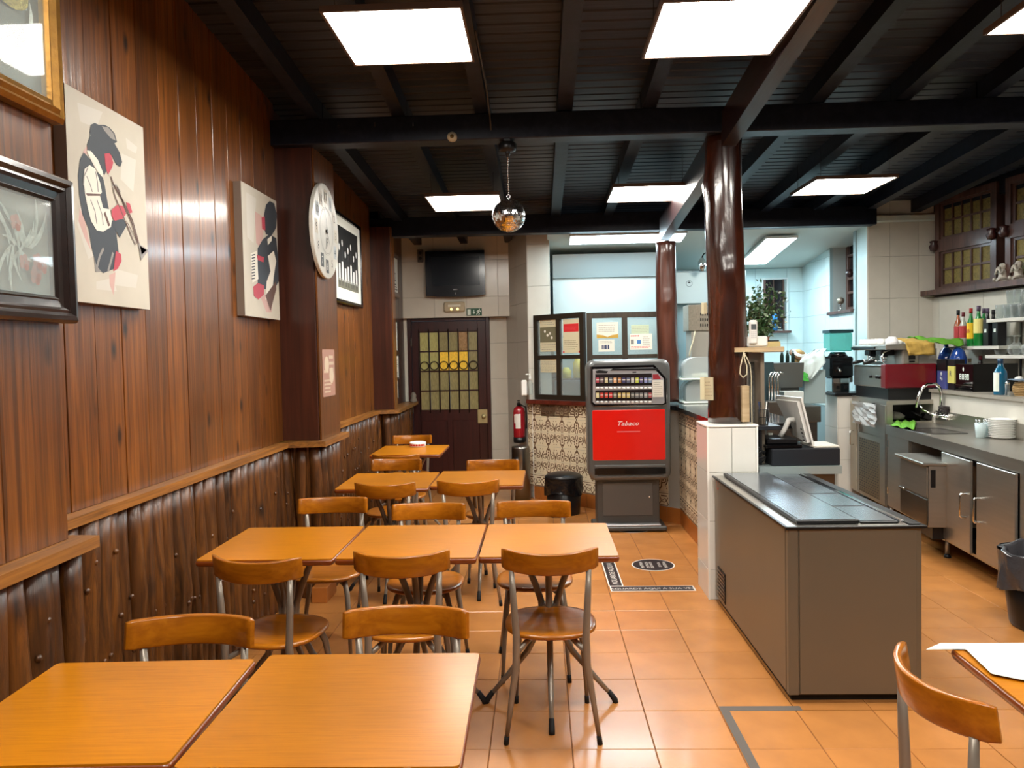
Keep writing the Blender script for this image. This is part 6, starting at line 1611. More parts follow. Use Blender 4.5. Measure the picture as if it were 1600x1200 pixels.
c = AP(1592, 620, fL.O+fL.N*-.10, fL.N)
t = thing('wicker_basket', 'small wicker basket on the ledge at the right edge of the picture', 'basket', (c.x+.04, c.y, 1.1905))
WK = M('wicker', (176, 144, 96), rough=.7, bump=.6, bscale=50); mb = MB(WK)
for k in range(8):
    z = .006+k*.013; r = .055+.018*math.sin(PI*(k+.5)/8); mb.tube([(r*math.cos(a*PI/10), r*math.sin(a*PI/10), z) for a in range(21)], .0068, 6, cap=False)
mb.lathe([(.001, 0), (.054, 0), (.066, .05), (.054, .10), (.05, .10), (.06, .05), (.045, .008), (.001, .008)], 16); mb.build('weave', t)
t2 = thing('blue_saucer', 'pale blue dish lying on the wicker basket', 'dish', (c.x+.02, c.y, 1.302))
MB(M('pale_blue_glass', (150, 180, 214), rough=.15)).lathe([(.001, 0), (.03, 0), (.09, .012), (.092, .016), (.03, .006), (.001, .006)], 24).build('dish', t2)
MB(CUP).lathe([(.001, -.009), (.024, -.005), (.03, .004), (.02, .014), (.001, .018)], 14, c=(-.02, 0, .018)).build('lid', t2)
c = AP(1574, 606, fL.O+fL.N*-.02, fL.N)
t = thing('salt_shaker', 'small clear shaker between the teal bottle and the wicker basket', 'shaker', (c.x, c.y, 1.1905)); MB(GLASSK).lathe([(.001, 0), (.02, 0), (.013, .04), (.016, .09), (.001, .09)], 12).build('body', t); MB(CHROME).lathe([(.001, .09), (.017, .09), (.012, .108), (.001, .11)], 12).build('top', t)

# ---- on the worktop
c = AZ(1566, 684, .885)
for k in range(11):
    if k == 0: PLT = MB(CUP).lathe([(.001, 0), (.060, 0), (.072, .004), (.092, .015), (.094, .018), (.091, .019), (.070, .009), (.058, .006), (.001, .006)], 28).build('x'); pm_ = PLT.data; bpy.data.objects.remove(PLT)
    o = bpy.data.objects.new('plate', pm_); COL.objects.link(o); o.location = (c.x+.0015*math.sin(k*2), c.y+.0015*math.cos(k*3), .8812+k*.0128)
    tag(o, 'white plate, %s of the stack on the steel worktop' % ['lowest', 'second from the bottom', 'third from the bottom', 'fourth from the bottom', 'fifth from the bottom', 'middle one', 'fifth from the top', 'fourth from the top', 'third from the top', 'second from the top', 'topmost'][k], 'plate', 'stacked white plates on the worktop')
PCP = M('pale_cup_plastic', (188, 208, 212), rough=.3)
for k, (px, py, lab) in enumerate(((1532, 683, 'pale blue plastic cup of teaspoons on the worktop, left of the plates'), (1545, 682, 'pale blue plastic cup between the spoon cup and the plates'))):
    c = AZ(px, py, .885); t = thing('cutlery_cup', lab, 'cup', (c.x, c.y, .8815))
    MB(PCP).lathe([(.001, 0), (.032, 0), (.040, .11), (.037, .11), (.03, .006), (.001, .006)], 18).build('cup', t)
    sp = MB(CHROME)
    for j in range(5):
        a = j*1.3+k; sp = MB(CHROME); sp.tube([(.012*math.cos(a), .012*math.sin(a), .01), (.026*math.cos(a), .026*math.sin(a), .125)], .0025, 5); sp.lathe([(.001, .118), (.008, .125), (.006, .136), (.001, .139)], 8, c=(.027*math.cos(a), .027*math.sin(a), 0)); sp.build('spoon', t)
c = AZ(1553, 672, .885)
t = thing('knife_holder', 'steel holder with tall knives leaning behind the plates', 'utensil holder', (c.x+.06, c.y+.1, .8815))
MB(CHROME).lathe([(.001, 0), (.04, 0), (.04, .14), (.037, .14), (.037, .01), (.001, .01)], 18).build('holder', t)
for j in range(5):
    mb = MB(CHROME); a = j*1.2; mb.box(-.008, .008, -.001, .001, .02, .23, T=Matrix.Translation((.018*math.cos(a), .018*math.sin(a), 0)) @ Matrix.Rotation(.09*math.cos(a), 4, 'Y') @ Matrix.Rotation(a, 4, 'Z')); mb.build('knife', t)
# tap
c = AZ(1475, 655, .885)
bt_ = fL.p(puv(fL, 1476, 650)[0], .96, .03)
t = thing('kitchen_tap', 'chrome swan-neck wall tap over the sink', 'tap', bt_)
mb = MB(CHROME); mb.tube([(0, 0, 0), (0, 0, .20), (-.012, .0, .25), (-.05, .0, .285), (-.12, .0, .285), (-.165, .0, .25), (-.20, .0, .17), (-.215, .0, .08)], [.013]*7+[.011], 12); mb.build('spout', t)
mb = MB(CHROME); mb.tube([(0, .08, 0), (0, -.09, 0)], .022, 12); mb.tube([(0, 0, 0), (-.05, .02, .01), (-.12, .07, .05), (-.14, .09, .09)], .008, 8)
for s in (-1, 1): mb.lathe([(.001, 0), (.026, 0), (.03, .015), (.02, .035), (.001, .038)], 10, T=Matrix.Translation((0, s*.09, 0)) @ Matrix.Rotation(-s*PI/2, 4, 'X'))
mb.build('valve_body', t)
t = thing('scourer', 'dark grey steel-wool scourer resting on the tap', 'scourer', bt_+Vector((.0, -.05, .022)))
q = random.Random(12); mb = MB(M('steel_wool', (70, 64, 66), rough=.5, metal=.5))
for k in range(26):
    pts = []; a = q.uniform(0, 6.28); b = q.uniform(-1, 1)
    for j in range(9): pts.append((.045*math.cos(a+j*.7)*math.cos(b), .045*math.sin(a+j*.7)*math.cos(b*.5), .036+.03*math.sin(b+j*.5)))
    mb.tube(pts, .003, 4)
tag(mb.build('wool', t), kind='stuff')
p = [AZ(x, y, .90) for x, y in ((1391, 664), (1428, 670), (1432, 658), (1402, 655))]
cloth('green_cloth', 'lime green cloth lying on the far end of the worktop by the sink', [[p[0], p[1]], [p[3], p[2]]], (0, 0, 1), GRC, 9, .008)
c = AZ(1456, 660, .885)
t = thing('black_brush', 'small black scoop lying at the back of the sink', 'scoop', (c.x, c.y+.1, .884)); mb = MB(BLACK); mb.cbox((0, 0, .035), (.12, .09, .06), ch=.01, T=Matrix.Rotation(.5, 4, 'Y')); mb.build('head', t); mb = MB(BLACK); mb.tube([(-.04, 0, .05), (-.12, .05, .09)], .008, 8); mb.build('handle', t)

# ---- shelves, bottles and glasses
SHM = M('shelf_white', (206, 204, 196), rough=.3)
frW = Fr(C0+frr.N*.30, WD)
def shelf(label, pa, pb, th=.03, ext=0):
    a = puv(frW, *pa); b = puv(frW, *pb); z = (a[1]); u1 = b[0]+ext
    mb = MB(SHM); fbox(mb, frr, a[0], u1, z-th, z, .008, .30, ch=.003); return tag(mb.bw('wall_shelf'), label, 'shelf'), a[0], u1, z
_, s1a, s1b, s1z = shelf('white wall shelf carrying the spirit bottles', (1473, 542), (1560, 548))
_, s2a, s2b, s2z = shelf('upper white shelf with glasses at the right edge', (1541, 499), (1600, 497), ext=.8)
_, s3a, s3b, s3z = shelf('lower white shelf with stemmed glasses at the right edge', (1539, 555), (1600, 560), ext=.8)
mb = MB(STEELD); p_ = frr
fbox(mb, frr, s2a+.05, s2a+.07, 1.3, 2.0, .006, .014); tag(mb.bw('shelf_rail'), 'thin vertical slotted rail holding the shelves on the tiled wall', 'rail')
GG = M('green_bottle_glass', (26, 120, 50), rough=.06, coat=.5); AMB = M('amber_spirit', (150, 70, 24), rough=.06, coat=.5); CLR = M('clear_spirit_glass', (170, 172, 162), rough=.08, coat=.5); DRK = M('dark_bottle_glass', (26, 24, 24), rough=.1, coat=.5)
CPB = M('cap_black', (26, 24, 28), rough=.35); CPR = M('cap_wine', (100, 30, 40), rough=.35); CPP = M('cap_plum', (84, 70, 92), rough=.35)
LRD = M('label_red', (170, 50, 54), rough=.5); LYL = M('label_bright_yellow', (236, 190, 30), rough=.5); LCR = M('label_cream', (224, 212, 130), rough=.5); LGY = M('label_charcoal', (50, 50, 52), rough=.5)
def onshelf(px, dd, top, *a, **k):
    pl_ = off_fr(frW, -dd); u = puv(pl_, px, 545)[0]; P = pl_.p(u, s1z, 0); h = AP(px, top, pl_.O, frr.N).z-s1z
    return P.x, P.y, s1z+.001, h
for (px, dd, top, mat, cap, lab, lm, r, label) in (
    (1497, .10, 485, AMB, CPB, (.2, .55, 165, 300), LRD, .036, 'amber spirit bottle with black cap, leftmost on the bottle shelf'),
    (1505, .06, 488, CLR, CPR, (.25, .6, 165, 290), LRD, .036, 'clear bottle with a red oval label and wine-red cap on the bottle shelf'),
    (1517, .08, 482, GG, M('cap_red', (160, 30, 30), rough=.35), (.2, .62, 165, 300), LYL, .036, 'green whisky bottle with a red cap and a bright yellow label'),
    (1529, .05, 478, GG, CPP, (.32, .68, 165, 300), LCR, .042, 'green bottle with a cream label and plum cap, tallest on the shelf'),
    (1537, .17, 482, GG, CPP, (.3, .6, 165, 300), LCR, .036, 'green bottle with plum cap standing behind the tallest one'),
    (1543, .08, 482, DRK, CPP, (.3, .7, 165, 300), LGY, .036, 'dark bottle with plum cap, behind the end of the upper shelf'),
    (1552, .12, 484, DRK, CPB, (.3, .7, 165, 300), LGY, .036, 'dark bottle with black cap, rightmost on the bottle shelf')):
    x, y, z, h = onshelf(px, dd, top)
    b_ = glass_bottle('spirit_bottle', label, x, y, z, r, h, mat, cap, lab, lm, neck=.36)
    if lm == LYL:
        mb = MB(M('label_red')); f_ = Fr(Vector((x-r*1.05, y, z+h*.36)), WD); text(mb, f_, 'J&B', 0, 0, .035, None, .002); mb.bw('lettering', b_)
x_ = off_fr(frW, -.06)
for k, u in enumerate((s1b-.17, s1b-.06)):
    P = x_.p(u, s1z+.001, 0)
    t = thing('black_bottle_box', ['square black spirit carton at the right end of the bottle shelf, left one', 'square black spirit carton at the right end of the bottle shelf, right one'][k], 'box', P)
    mb = MB(BLK2); mb.box(-.04, .04, -.04, .04, 0, .21, ch=.003); mb.build('carton', t)
    mb = MB(SW); mb.box(-.0415, -.04, -.015, .015, .12, .15); mb.build('print', t)
# glasses
gl0 = MB(GLASSK).lathe([(.001, 0), (.026, 0), (.034, .09), (.036, .12), (.034, .12), (.025, .008), (.001, .008)], 14).build('x'); GM0 = gl0.data; bpy.data.objects.remove(gl0)
q = random.Random(8)
for row in range(3):
    for k in range(7):
        P = off_fr(frW, -.05-row*.085).p(s2a+.10+k*.082+q.uniform(-.004, .004), s2z+.001, 0)
        o = bpy.data.objects.new('tumbler', GM0); COL.objects.link(o); o.location = P
        tag(o, 'tumbler standing on the upper shelf, %s row from the front, %s from its left' % (ORD[row], ORD[k]), 'glass', 'tumblers on the upper shelf')
for k in range(6):
    P = off_fr(frW, -.10).p(s2a+.16+k*.082, s2z+.1225, 0)
    o = bpy.data.objects.new('tumbler', GM0); COL.objects.link(o); o.location = P; tag(o, 'tumbler stacked on top of others on the upper shelf, %s from the left' % ORD[k], 'glass', 'stacked tumblers')
wg = MB(GLASSK).lathe([(.030, 0), (.046, .02), (.052, .05), (.042, .08), (.012, .10), (.005, .11), (.005, .155), (.032, .165), (.034, .168), (.001, .168)], 20, cap=False).build('x'); WG = wg.data; bpy.data.objects.remove(wg)
for k in range(7):
    P = off_fr(frW, -.07-(k % 2)*.11).p(s3a+.10+k*.075, s3z+.001, 0)
    o = bpy.data.objects.new('balloon_glass', WG); COL.objects.link(o); o.location = P
    tag(o, 'upturned stemmed balloon glass on the lower white shelf, %s from the left' % ORD[k], 'glass', 'upturned balloon glasses')
# jars behind the black machine, on the ledge
for k, (px, top, lab) in enumerate(((1515, 560, 'small clear jug with a pale lid behind the black machine'), (1532, 556, 'dark bottle neck showing above the black machine'))):
    c = AP(px, 575, fL.O+fL.N*-.44, fL.N); h = AP(px, top, c, fL.N).z-1.1905
    glass_bottle('ledge_bottle', lab, c.x, c.y, 1.1905, .035, h, [CLR, DRK][k], [PALEW, CPR][k], neck=.3)
# figurines on the sill
STN = M('figurine_stone', (196, 190, 178), rough=.6)
for k, (px, lab) in enumerate(((1573, 'small pale monkey figurine with hands to its face on the window sill'), (1598, 'pale figurine on the window sill, cut by the right edge of the picture'))):
    s_, z_ = WRp(px, 441); P = frr.p(s_, zs+.001, .04)
    t = thing('figurine', lab, 'figurine', P); mb = MB(STN)
    mb.lathe([(.001, 0), (.05, 0), (.055, .015), (.045, .03), (.036, .05), (.034, .08), (.025, .105), (.018, .115), (.027, .125), (.03, .145), (.022, .165), (.001, .17)], 14)
    for s in (-1, 1):
        mb.tube([(-.01, s*.032, .095), (-.045, s*.04, .075), (-.045, s*.015, .115), (-.03, s*.008, .135)], .010, 7); mb.tube([(-.0, s*.04, .02), (-.055, s*.045, .03), (-.06, s*.02, .012)], .014, 7); mb.lathe([(.001, -.008), (.009, 0), (.001, .008)], 7, c=(0, s*.03, .15))
    mb.build('body', t)
# globe in the recess
p = AY(1306, 487, 8.85)
t = thing('small_globe', 'small silver globe on a stand in the tiled recess', 'globe', (XK+.03, 8.85, nz0)); r_ = 5.6/FPX*8.85
MB(M('globe_silver', (150, 140, 124), rough=.3, metal=.6, var=.3, scale=(20, 20, 20))).lathe([(r_*math.sin(PI*i/12)+.0005, .075+r_-r_*math.cos(PI*i/12)) for i in range(13)], 18).build('sphere', t)
MB(CHROME).lathe([(.001, 0), (.035, 0), (.03, .008), (.006, .02), (.006, .07), (.012, .076), (.001, .08)], 14).build('stand', t)
t = thing('wall_mask', 'small dark carved ornament hooked beside the recess window', 'ornament', (XK+.09, 8.75, 2.36)); MB(DOORW).lathe([(.001, 0), (.03, .01), (.045, .05), (.03, .09), (.001, .1)], 8).build('carving', t)

# waste bin bottom right
t = thing('waste_bin', 'black waste bin with a crumpled grey bin bag at the right edge', 'bin', (2.80, 4.34, 0))
MB(BLACK).lathe([(.001, 0), (.17, 0), (.18, .02), (.225, .40), (.215, .40), (.17, .02), (.001, .02)], 32).build('body', t)
BAGG = M('bin_bag_grey', (62, 62, 66), rough=.25, bump=.9, bscale=22, coat=.3)
mb = bag(.232, .22, .425, BAGG, 11, 64, 12, .016, -.004); 
mb.build('bin_bag', t)
q = random.Random(5); rings = []
for (r, z) in ((.235, .425), (.222, .435), (.205, .42), (.19, .33), (.17, .2)): rings.append([((r+.012*math.sin(7*a+z*9)+.006*math.sin(17*a))*math.cos(a), (r+.012*math.sin(7*a+z*9))*math.sin(a), z+.01*math.sin(5*a)) for a in [2*PI*j/48 for j in range(48)]])
MB(BAGG).loft(rings, BAGG, True, False).build('bag_rim', t)

# ================================================================== till and middle counter
t = thing('till_counter', 'narrow steel counter carrying the till, beyond the bottle cooler', 'counter', (1.62, 5.0, 0))
mb = MB(STEELB); mb.box(1.372, 1.885, 4.885, 5.5, .82, .84, ch=.002); mb.box(1.372, 1.885, 4.877, 4.885, .79, .84); mb.bw('top', t)
mb = MB(STEELD); mb.box(1.40, 1.86, 4.93, 5.45, .05, .82); mb.bw('body', t)
YD = 4.90
def bxpx(x0, x1, yt, yb, Y, dep, mat, ch=.004, mb=None):
    a = AY(x0, yb, Y); b = AY(x1, yt, Y); mb = mb or MB(mat); mb.box(a.x, b.x, Y, Y+dep, a.z, b.z, mat, ch); return mb
BMET = M('till_black', (26, 30, 36), rough=.45)
t = thing('cash_drawer', 'black metal cash drawer on the steel till counter', 'cash drawer', (1.65, 5.1, .8405))
a = AY(1206, 702, YD); b = AY(1313, 702, YD); MB(BMET).box(a.x, b.x, YD, YD+.40, .8405, a.z, ch=.005).bw('drawer', t); dzt = a.z
t = thing('receipt_printer', 'flat black keyboard-like unit on the left of the cash drawer', 'printer', (1.6, 5.1, dzt))
a = AY(1193, 694, YD+.02); b = AY(1254, 694, YD+.02); MB(BLACKG).box(a.x+.02, b.x, YD+.02, YD+.2, dzt+.0005, dzt+.022, ch=.005).box(a.x+.04, b.x-.01, YD+.08, YD+.34, dzt+.022, dzt+.055, BLACK, ch=.005).bw('body', t)
t = thing('cable_tangle', 'tangle of black cables beside the cash drawer', 'cables', (1.42, 5.1, .8405)); mb = MB(M('cable_black', (24, 24, 26), rough=.4)); q = random.Random(6)
for k in range(7): mb.tube([(1.40+.03*math.sin(j*1.1+k)+.012*k*.6, 4.93+.05*k+.02*math.cos(j+k), .85+.035*abs(math.sin(j*.8+k*1.3))+j*.008) for j in range(12)], .004, 6)
mb.bw('cables', t)
t = thing('till_monitor', 'white touchscreen till seen from behind, leaning back on a clear stand', 'monitor', (1.66, 5.1, dzt))
T2 = AY(1251, 622, 4.95); B2 = AY(1270, 697, 4.95); T1 = AY(1212, 618, 5.28); B1 = AY(1243, 682, 5.28)
WPL = M('till_white', (214, 212, 206), rough=.35)
nrm = (B2-T2).cross(T1-T2).normalized()
if nrm.x > 0: nrm = -nrm
def quad3(mb, A_, B_, C_, D_, n, t0, t1, mat): mb.loft([[A_+n*t0, B_+n*t0, C_+n*t0, D_+n*t0], [A_+n*t1, B_+n*t1, C_+n*t1, D_+n*t1]], mat, False)
mb = MB(WPL); quad3(mb, T2, T1, B1, B2, nrm, -.012, .0, WPL)
cM = (T1+T2+B1+B2)/4; S = [cM+(v-cM)*.86 for v in (T2, T1, B1, B2)]; quad3(mb, *S, nrm, 0, .022, WPL); mb.bw('casing', t)
mb = MB(BLACKG); quad3(mb, *[cM+(v-cM)*.93 for v in (T2, T1, B1, B2)], nrm, -.0145, -.0115, BLACKG); mb.bw('screen', t)
mb = MB(BLACK)
for k in range(4):
    f = .62+.08*k; P = T2.lerp(B2, f)+nrm*.022+(T1-T2)*.16; Q_ = P+(B2-T2)*.04; mb.tube([P, Q_], .004, 5)
mb.bw('ports', t)
mb = MB(WPL); a = AY(1233, 656, 5.1); b = AY(1219, 686, 5.1); mb.tube([a+Vector((.03, 0, 0)), a, a.lerp(b, .5), Vector((b.x, 5.1, dzt+.057))], [.02, .018, .016, .016], 10); mb.bw('stand', t)
t = thing('order_pad', 'white tray lying on the right of the cash drawer', 'tray', (1.83, 5.05, dzt)); 
a = AY(1266, 700, YD+.03); b = AY(1311, 700, YD+.03); MB(M('tray_cream', (208, 204, 192), rough=.5)).box(a.x+.02, b.x, YD+.02, YD+.28, dzt+.0005, dzt+.014, ch=.003).bw('tray', t)
a = AY(1206, 680, 5.2); t = thing('red_carton', 'small red and white carton standing beside the till stand', 'carton', (a.x, 5.24, dzt+.0005)); MB(M('label_red')).box(-.014, .014, -.012, .012, 0, .055).box(-.0142, .0142, -.0122, .0122, .055, .066, SW).build('carton', t)
# wooden shelf on the post with phone
t = thing('post_shelf', 'pale wooden shelf board fixed to the thick post, carrying a telephone', 'shelf', (1.5, 5.2, 1.54))
a = AY(1147, 547, 4.93); b = AY(1222, 547, 4.98); zS = AY(1190, 542, 4.95).z
MB(PALEW).box(1.345, b.x, 4.93, 5.55, zS-.035, zS, ch=.004).box(1.235, 1.36, 4.915, 4.935, zS-.03, zS-.002).bw('board', t)
c = AY(1193, 600, 4.98); MB(M('upright_taupe', (120, 108, 92), rough=.5)).box(c.x-.012, c.x+.012, 5.0, 5.35, .842, zS-.036).bw('upright', t)
t = thing('cordless_phone', 'white cordless telephone standing in its base on the wooden shelf', 'telephone', (1.45, 5.02, zS))
WP2 = M('phone_white', (226, 224, 218), rough=.35)
a = AY(1168, 541, 4.98); b = AY(1200, 525, 4.98); MB(WP2).box(a.x, b.x, 4.98, 5.07, zS+.001, b.z, ch=.008).bw('base', t)
a = AY(1169.5, 538, 4.99); b = AY(1183, 500, 4.975); hs = MB(WP2); hs.box(a.x, b.x, 4.962, 4.985, zS+.018, b.z, ch=.009); h_ = hs.bw('handset', t)
mb = MB(M('phone_screen', (84, 90, 92), rough=.2)); mb.box(a.x+.010, b.x-.010, 4.959, 4.963, b.z-.06, b.z-.026); mb.bw('display', h_)
mb = MB(M('phone_keys', (190, 190, 190), rough=.4))
for i in range(3):
    for j in range(4): mb.cbox((a.x+.014+i*.012, 4.961, b.z-.075-j*.012), (.008, .003, .007))
tag(mb.bw('keys', h_), kind='stuff')
t = thing('book_stack', 'small stack of yellowed pads topped by a dark one, right of the telephone', 'books', (1.58, 5.1, zS))
a = AY(1199, 540, 5.05); b = AY(1223, 534, 5.05); MB(M('pad_yellow', (196, 176, 120), rough=.7)).box(a.x+.01, b.x-.004, 5.08, 5.2, zS+.001, zS+.018).box(a.x+.01, b.x-.006, 5.08, 5.2, zS+.019, zS+.034).bw('pads', t); MB(BLACK).box(a.x+.012, b.x-.012, 5.085, 5.19, zS+.0345, zS+.043).bw('dark_pad', t)
t = thing('grey_meter_box', 'speckled grey metal box under the wooden shelf', 'box', (1.44, 5.25, .842))
a = AY(1166, 566, 5.15); b = AY(1191, 566, 5.15); MB(M('speckled_grey', (120, 118, 112), rough=.6, var=.3, scale=(60, 60, 60))).box(a.x+.015, b.x, 5.15, 5.4, 1.0, a.z, ch=.005).bw('cover', t); MB(STEELD).box(a.x+.02, b.x-.02, 5.2, 5.35, .842, 1.0).bw('foot', t)
t = thing('pale_post_block', 'tall pale wooden block strapped beside the foot of the thick post', 'block', (1.35, 4.95, 1.111))
a = AY(1161, 660, 4.90); b = AY(1172.5, 603, 4.90); MB(PALEW).box(a.x, b.x, 4.92, 4.99, a.z-.0, b.z, ch=.003).bw('block', t)
t = thing('hanging_cable', 'looped cream cord hanging under the wooden shelf beside the post', 'cord', (1.33, 4.92, 1.3)); mb = MB(M('cream_cord', (206, 196, 166), rough=.5))
mb.tube([AY(x, y, 4.90) for x, y in ((1163, 548), (1160, 560), (1157, 572), (1156, 584), (1161, 590), (1167, 585), (1167, 572), (1163, 560), (1164, 552))], .004, 6)
mb.tube([AY(x, y, 4.895) for x, y in ((1165, 555), (1172, 570), (1174, 590), (1174, 620), (1175, 660), (1175, 700), (1174, 735))], .003, 6); mb.bw('cable', t)
t = thing('pen_basket', 'black wire basket full of pens on the small black shelf', 'basket', (1.44, 5.02, 1.1))
a = AY(1182, 672, 5.02)
bb = thing('black_shelf', 'small black shelf between the post plinth and the till', 'shelf', (1.5, 5.1, 1.06)); MB(BMET).box(1.372, AY(1220, 665, 4.95).x, 4.93, 5.3, AY(1200, 672, 4.93).z, AY(1200, 666, 4.93).z, ch=.002).bw('board', bb)
zz0 = AY(1200, 666, 4.93).z
mb = MB(BLACK); mb.box(1.395, 1.41, 4.95, 5.2, .842, zz0-.03); mb.bw('bracket', bb)
t.location.z = zz0+.001; mb = MB(BLACK)
for k in range(14): a_ = 2*PI*k/14; mb.tube([(.028*math.cos(a_), .028*math.sin(a_), 0), (.036*math.cos(a_), .036*math.sin(a_), .10)], .0018, 4)
for z in (0.002, .05, .1): mb.tube([((.028+.008*z*10)*math.cos(j*PI/8), (.028+.008*z*10)*math.sin(j*PI/8), z) for j in range(17)], .0022, 4, cap=False)
mb.lathe([(.001, 0), (.028, 0), (.028, .003), (.001, .003)], 12); tag(mb.build('wire_basket', t), kind='stuff')
for k in range(5): a_ = k*1.3; MB([BLACK, WP2, M('notice_blue'), BLACK, WP2][k]).tube([(.01*math.cos(a_), .01*math.sin(a_), .004), (.03*math.cos(a_), .03*math.sin(a_), .15)], .004, 6).build('pen', t)

# potted plant behind the phone
pc = AY(1190, 530, 5.42)
t = thing('potted_plant', 'bushy small-leaved green plant in a pot behind the telephone', 'plant', (pc.x, 5.42, zS+.001))
MB(M('terracotta', (150, 84, 60), rough=.7)).lathe([(.001, 0), (.04, 0), (.055, .07), (.05, .07), (.045, .06), (.001, .06)], 16).build('pot', t)
q = random.Random(21); lf_ = MB(M('leaf_green', (58, 92, 52), rough=.45, var=.35, scale=(20, 20, 20))); st_ = MB(M('twig', (80, 62, 44), rough=.7))
L2 = M('leaf_pale', (116, 140, 104), rough=.45)
for k in range(46):
    a = q.uniform(0, 2*PI); el = q.uniform(.15, 1.5); L_ = q.uniform(.14, .40)*(.75+.25*math.sin(el))
    tip = Vector((math.cos(a)*math.cos(el)*L_*.62, math.sin(a)*math.cos(el)*L_*.55, .06+L_*math.sin(el)*.98+.03))
    st_.tube([(0, 0, .05), tuple(tip*.5+Vector((0, 0, .04))), tuple(tip)], [.003, .002, .001], 4)
    for j in range(22):
        f = q.uniform(.35, 1.05); c = tip*f+Vector((q.gauss(0, .020), q.gauss(0, .020), q.gauss(.01, .020)))
        d_ = Vector((q.gauss(0, 1), q.gauss(0, 1), q.gauss(0, .7))).normalized(); s_ = d_.cross(Vector((q.gauss(0, 1), q.gauss(0, 1), q.gauss(0, 1)))).normalized(); ll = q.uniform(.013, .022)
        lf_.add([c-d_*ll, c+s_*ll*.55, c+d_*ll, c-s_*ll*.55], [(0, 1, 2, 3)], L2 if q.random() < .25 else lf_.cur)
tag(lf_.build('foliage', t), kind='stuff'); tag(st_.build('stems', t), kind='stuff')
t = thing('blue_bottle', 'bright blue plastic bottle on the sill of the dark kitchen window', 'bottle', (AY(1211, 515, 9.94).x, 9.955, wz0+.001)); hB = AY(1211, 488, 9.95).z-wz0
MB(M('bright_blue_plastic', (50, 140, 214), rough=.3)).lathe([(.001, 0), (.034, 0), (.036, hB*.8), (.02, hB*.92), (.001, hB*.93)], 14).build('body', t); MB(M('bright_blue_plastic')).lathe([(.001, hB*.92), (.014, hB*.92), (.014, hB), (.001, hB)], 10).build('cap', t)

# ================================================================== kitchen
HX0 = AY(864, 440, 8.86).x
t = thing('extractor_hood', 'large pale steel extractor hood and splash panel behind the notice boards', 'extractor hood', (.9, 9.0, 0))
mb = MB(STEELB); mb.loft([[(x, 8.86, 2.44), (x, 9.3, 2.44), (x, 9.3, 2.69), (x, 8.78, 2.70)] for x in (HX0, 1.56)], None, False); mb.bw('hood_canopy', t)
mb = MB(STEELB); mb.box(HX0, 1.56, 8.90, 9.0, .0, 2.44, ch=.0); mb.bw('splash_panel', t)
mb = MB(GROUTK); mb.box(HX0, 1.56, 8.80, 8.86, 2.66, 2.70); mb.bw('hood_rim', t)
# shelf of yellow things seen through the panes
t = thing('kitchen_shelf_unit', 'steel shelf with pans seen through the notice boards', 'shelf', (.4, 8.75, 0)); mb = MB(STEELD); mb.box(.08, 1.1, 8.60, 8.88, 1.28, 1.30); mb.box(.09, .12, 8.62, 8.86, 0, 1.28); mb.box(1.06, 1.09, 8.62, 8.86, 0, 1.28); mb.bw('frame', t)
for k, (x, c, h, lab) in enumerate(((.16, BLACK, .18, 'dark pan seen through the lower left pane'), (.30, M('pan_yellow', (206, 186, 70), rough=.5), .12, 'yellow tub seen through the lower right pane of the dark screen'), (.43, M('oil_yellow', (214, 190, 90), rough=.2), .24, 'yellow oil bottle seen through the dark screen'))):
    o = MB(c).lathe([(.001, 0), (.05, 0), (.055, h*.7), (.03, h*.85), (.03, h), (.001, h)], 16).bw('x') if False else None
    tt = thing(['cooking_pan', 'yellow_tub', 'oil_bottle'][k], lab, ['pan', 'tub', 'bottle'][k], (x, 8.72, 1.3005)); MB(c).lathe([(.001, 0), (.05, 0), (.055, h*.7), (.035 if k else .055, h*.85), (.03 if k else .055, h), (.001, h)], 16).build('body', tt)
# second hood right of the slim post
t = thing('extraction_box', 'white steel extraction box with a round emblem, between the two posts', 'extraction unit', (2.0, 9.3, 0))
a = AY(1050, 475, 9.1); b = AY(1125, 424, 9.1); mb = MB(STEELB); mb.box(a.x, b.x+.3, 9.1, 9.6, a.z, b.z, ch=.004); mb.bw('casing', t)
mb = MB(M('pale_blue_panel', (150, 178, 184), rough=.4)); mb.box(a.x, b.x+.3, 9.2, 9.5, 0, a.z-.001); mb.bw('lower_panel', t)
c = AY(1077, 443, 9.09); mb = MB(INK); f9 = Fr((0, 9.098, 0), (1, 0, 0)); fribbon(mb, f9, circ(c.x, c.z, .035, 20)+[(c.x+.035, c.z)], .004, None, .002); fpoly(mb, f9, circ(c.x, c.z+.012, .016, 10, .010), None, .002); mb.bw('emblem', t)
t = thing('hanging_lamp', 'small chrome lamp on a curved black cable near the kitchen ceiling', 'lamp', (2.1, 9.0, 2.3)); c = AY(1097, 412, 8.9)
mb = MB(CHROME); mb.lathe([(.001, .07), (.02, .065), (.045, .02), (.045, -.06), (.03, -.09), (.001, -.09)], 12, c=(c.x, 8.9, c.z)); mb.bw('shade', t); mb = MB(BLACK); mb.tube([(c.x, 8.9, c.z+.07), (c.x+.02, 8.9, c.z+.11), (c.x+.08, 8.9, c.z+.14), (c.x+.25, 8.9, c.z+.15), (c.x+.25, 8.9, kz(8.9))], .008, 8); mb.bw('cable', t)
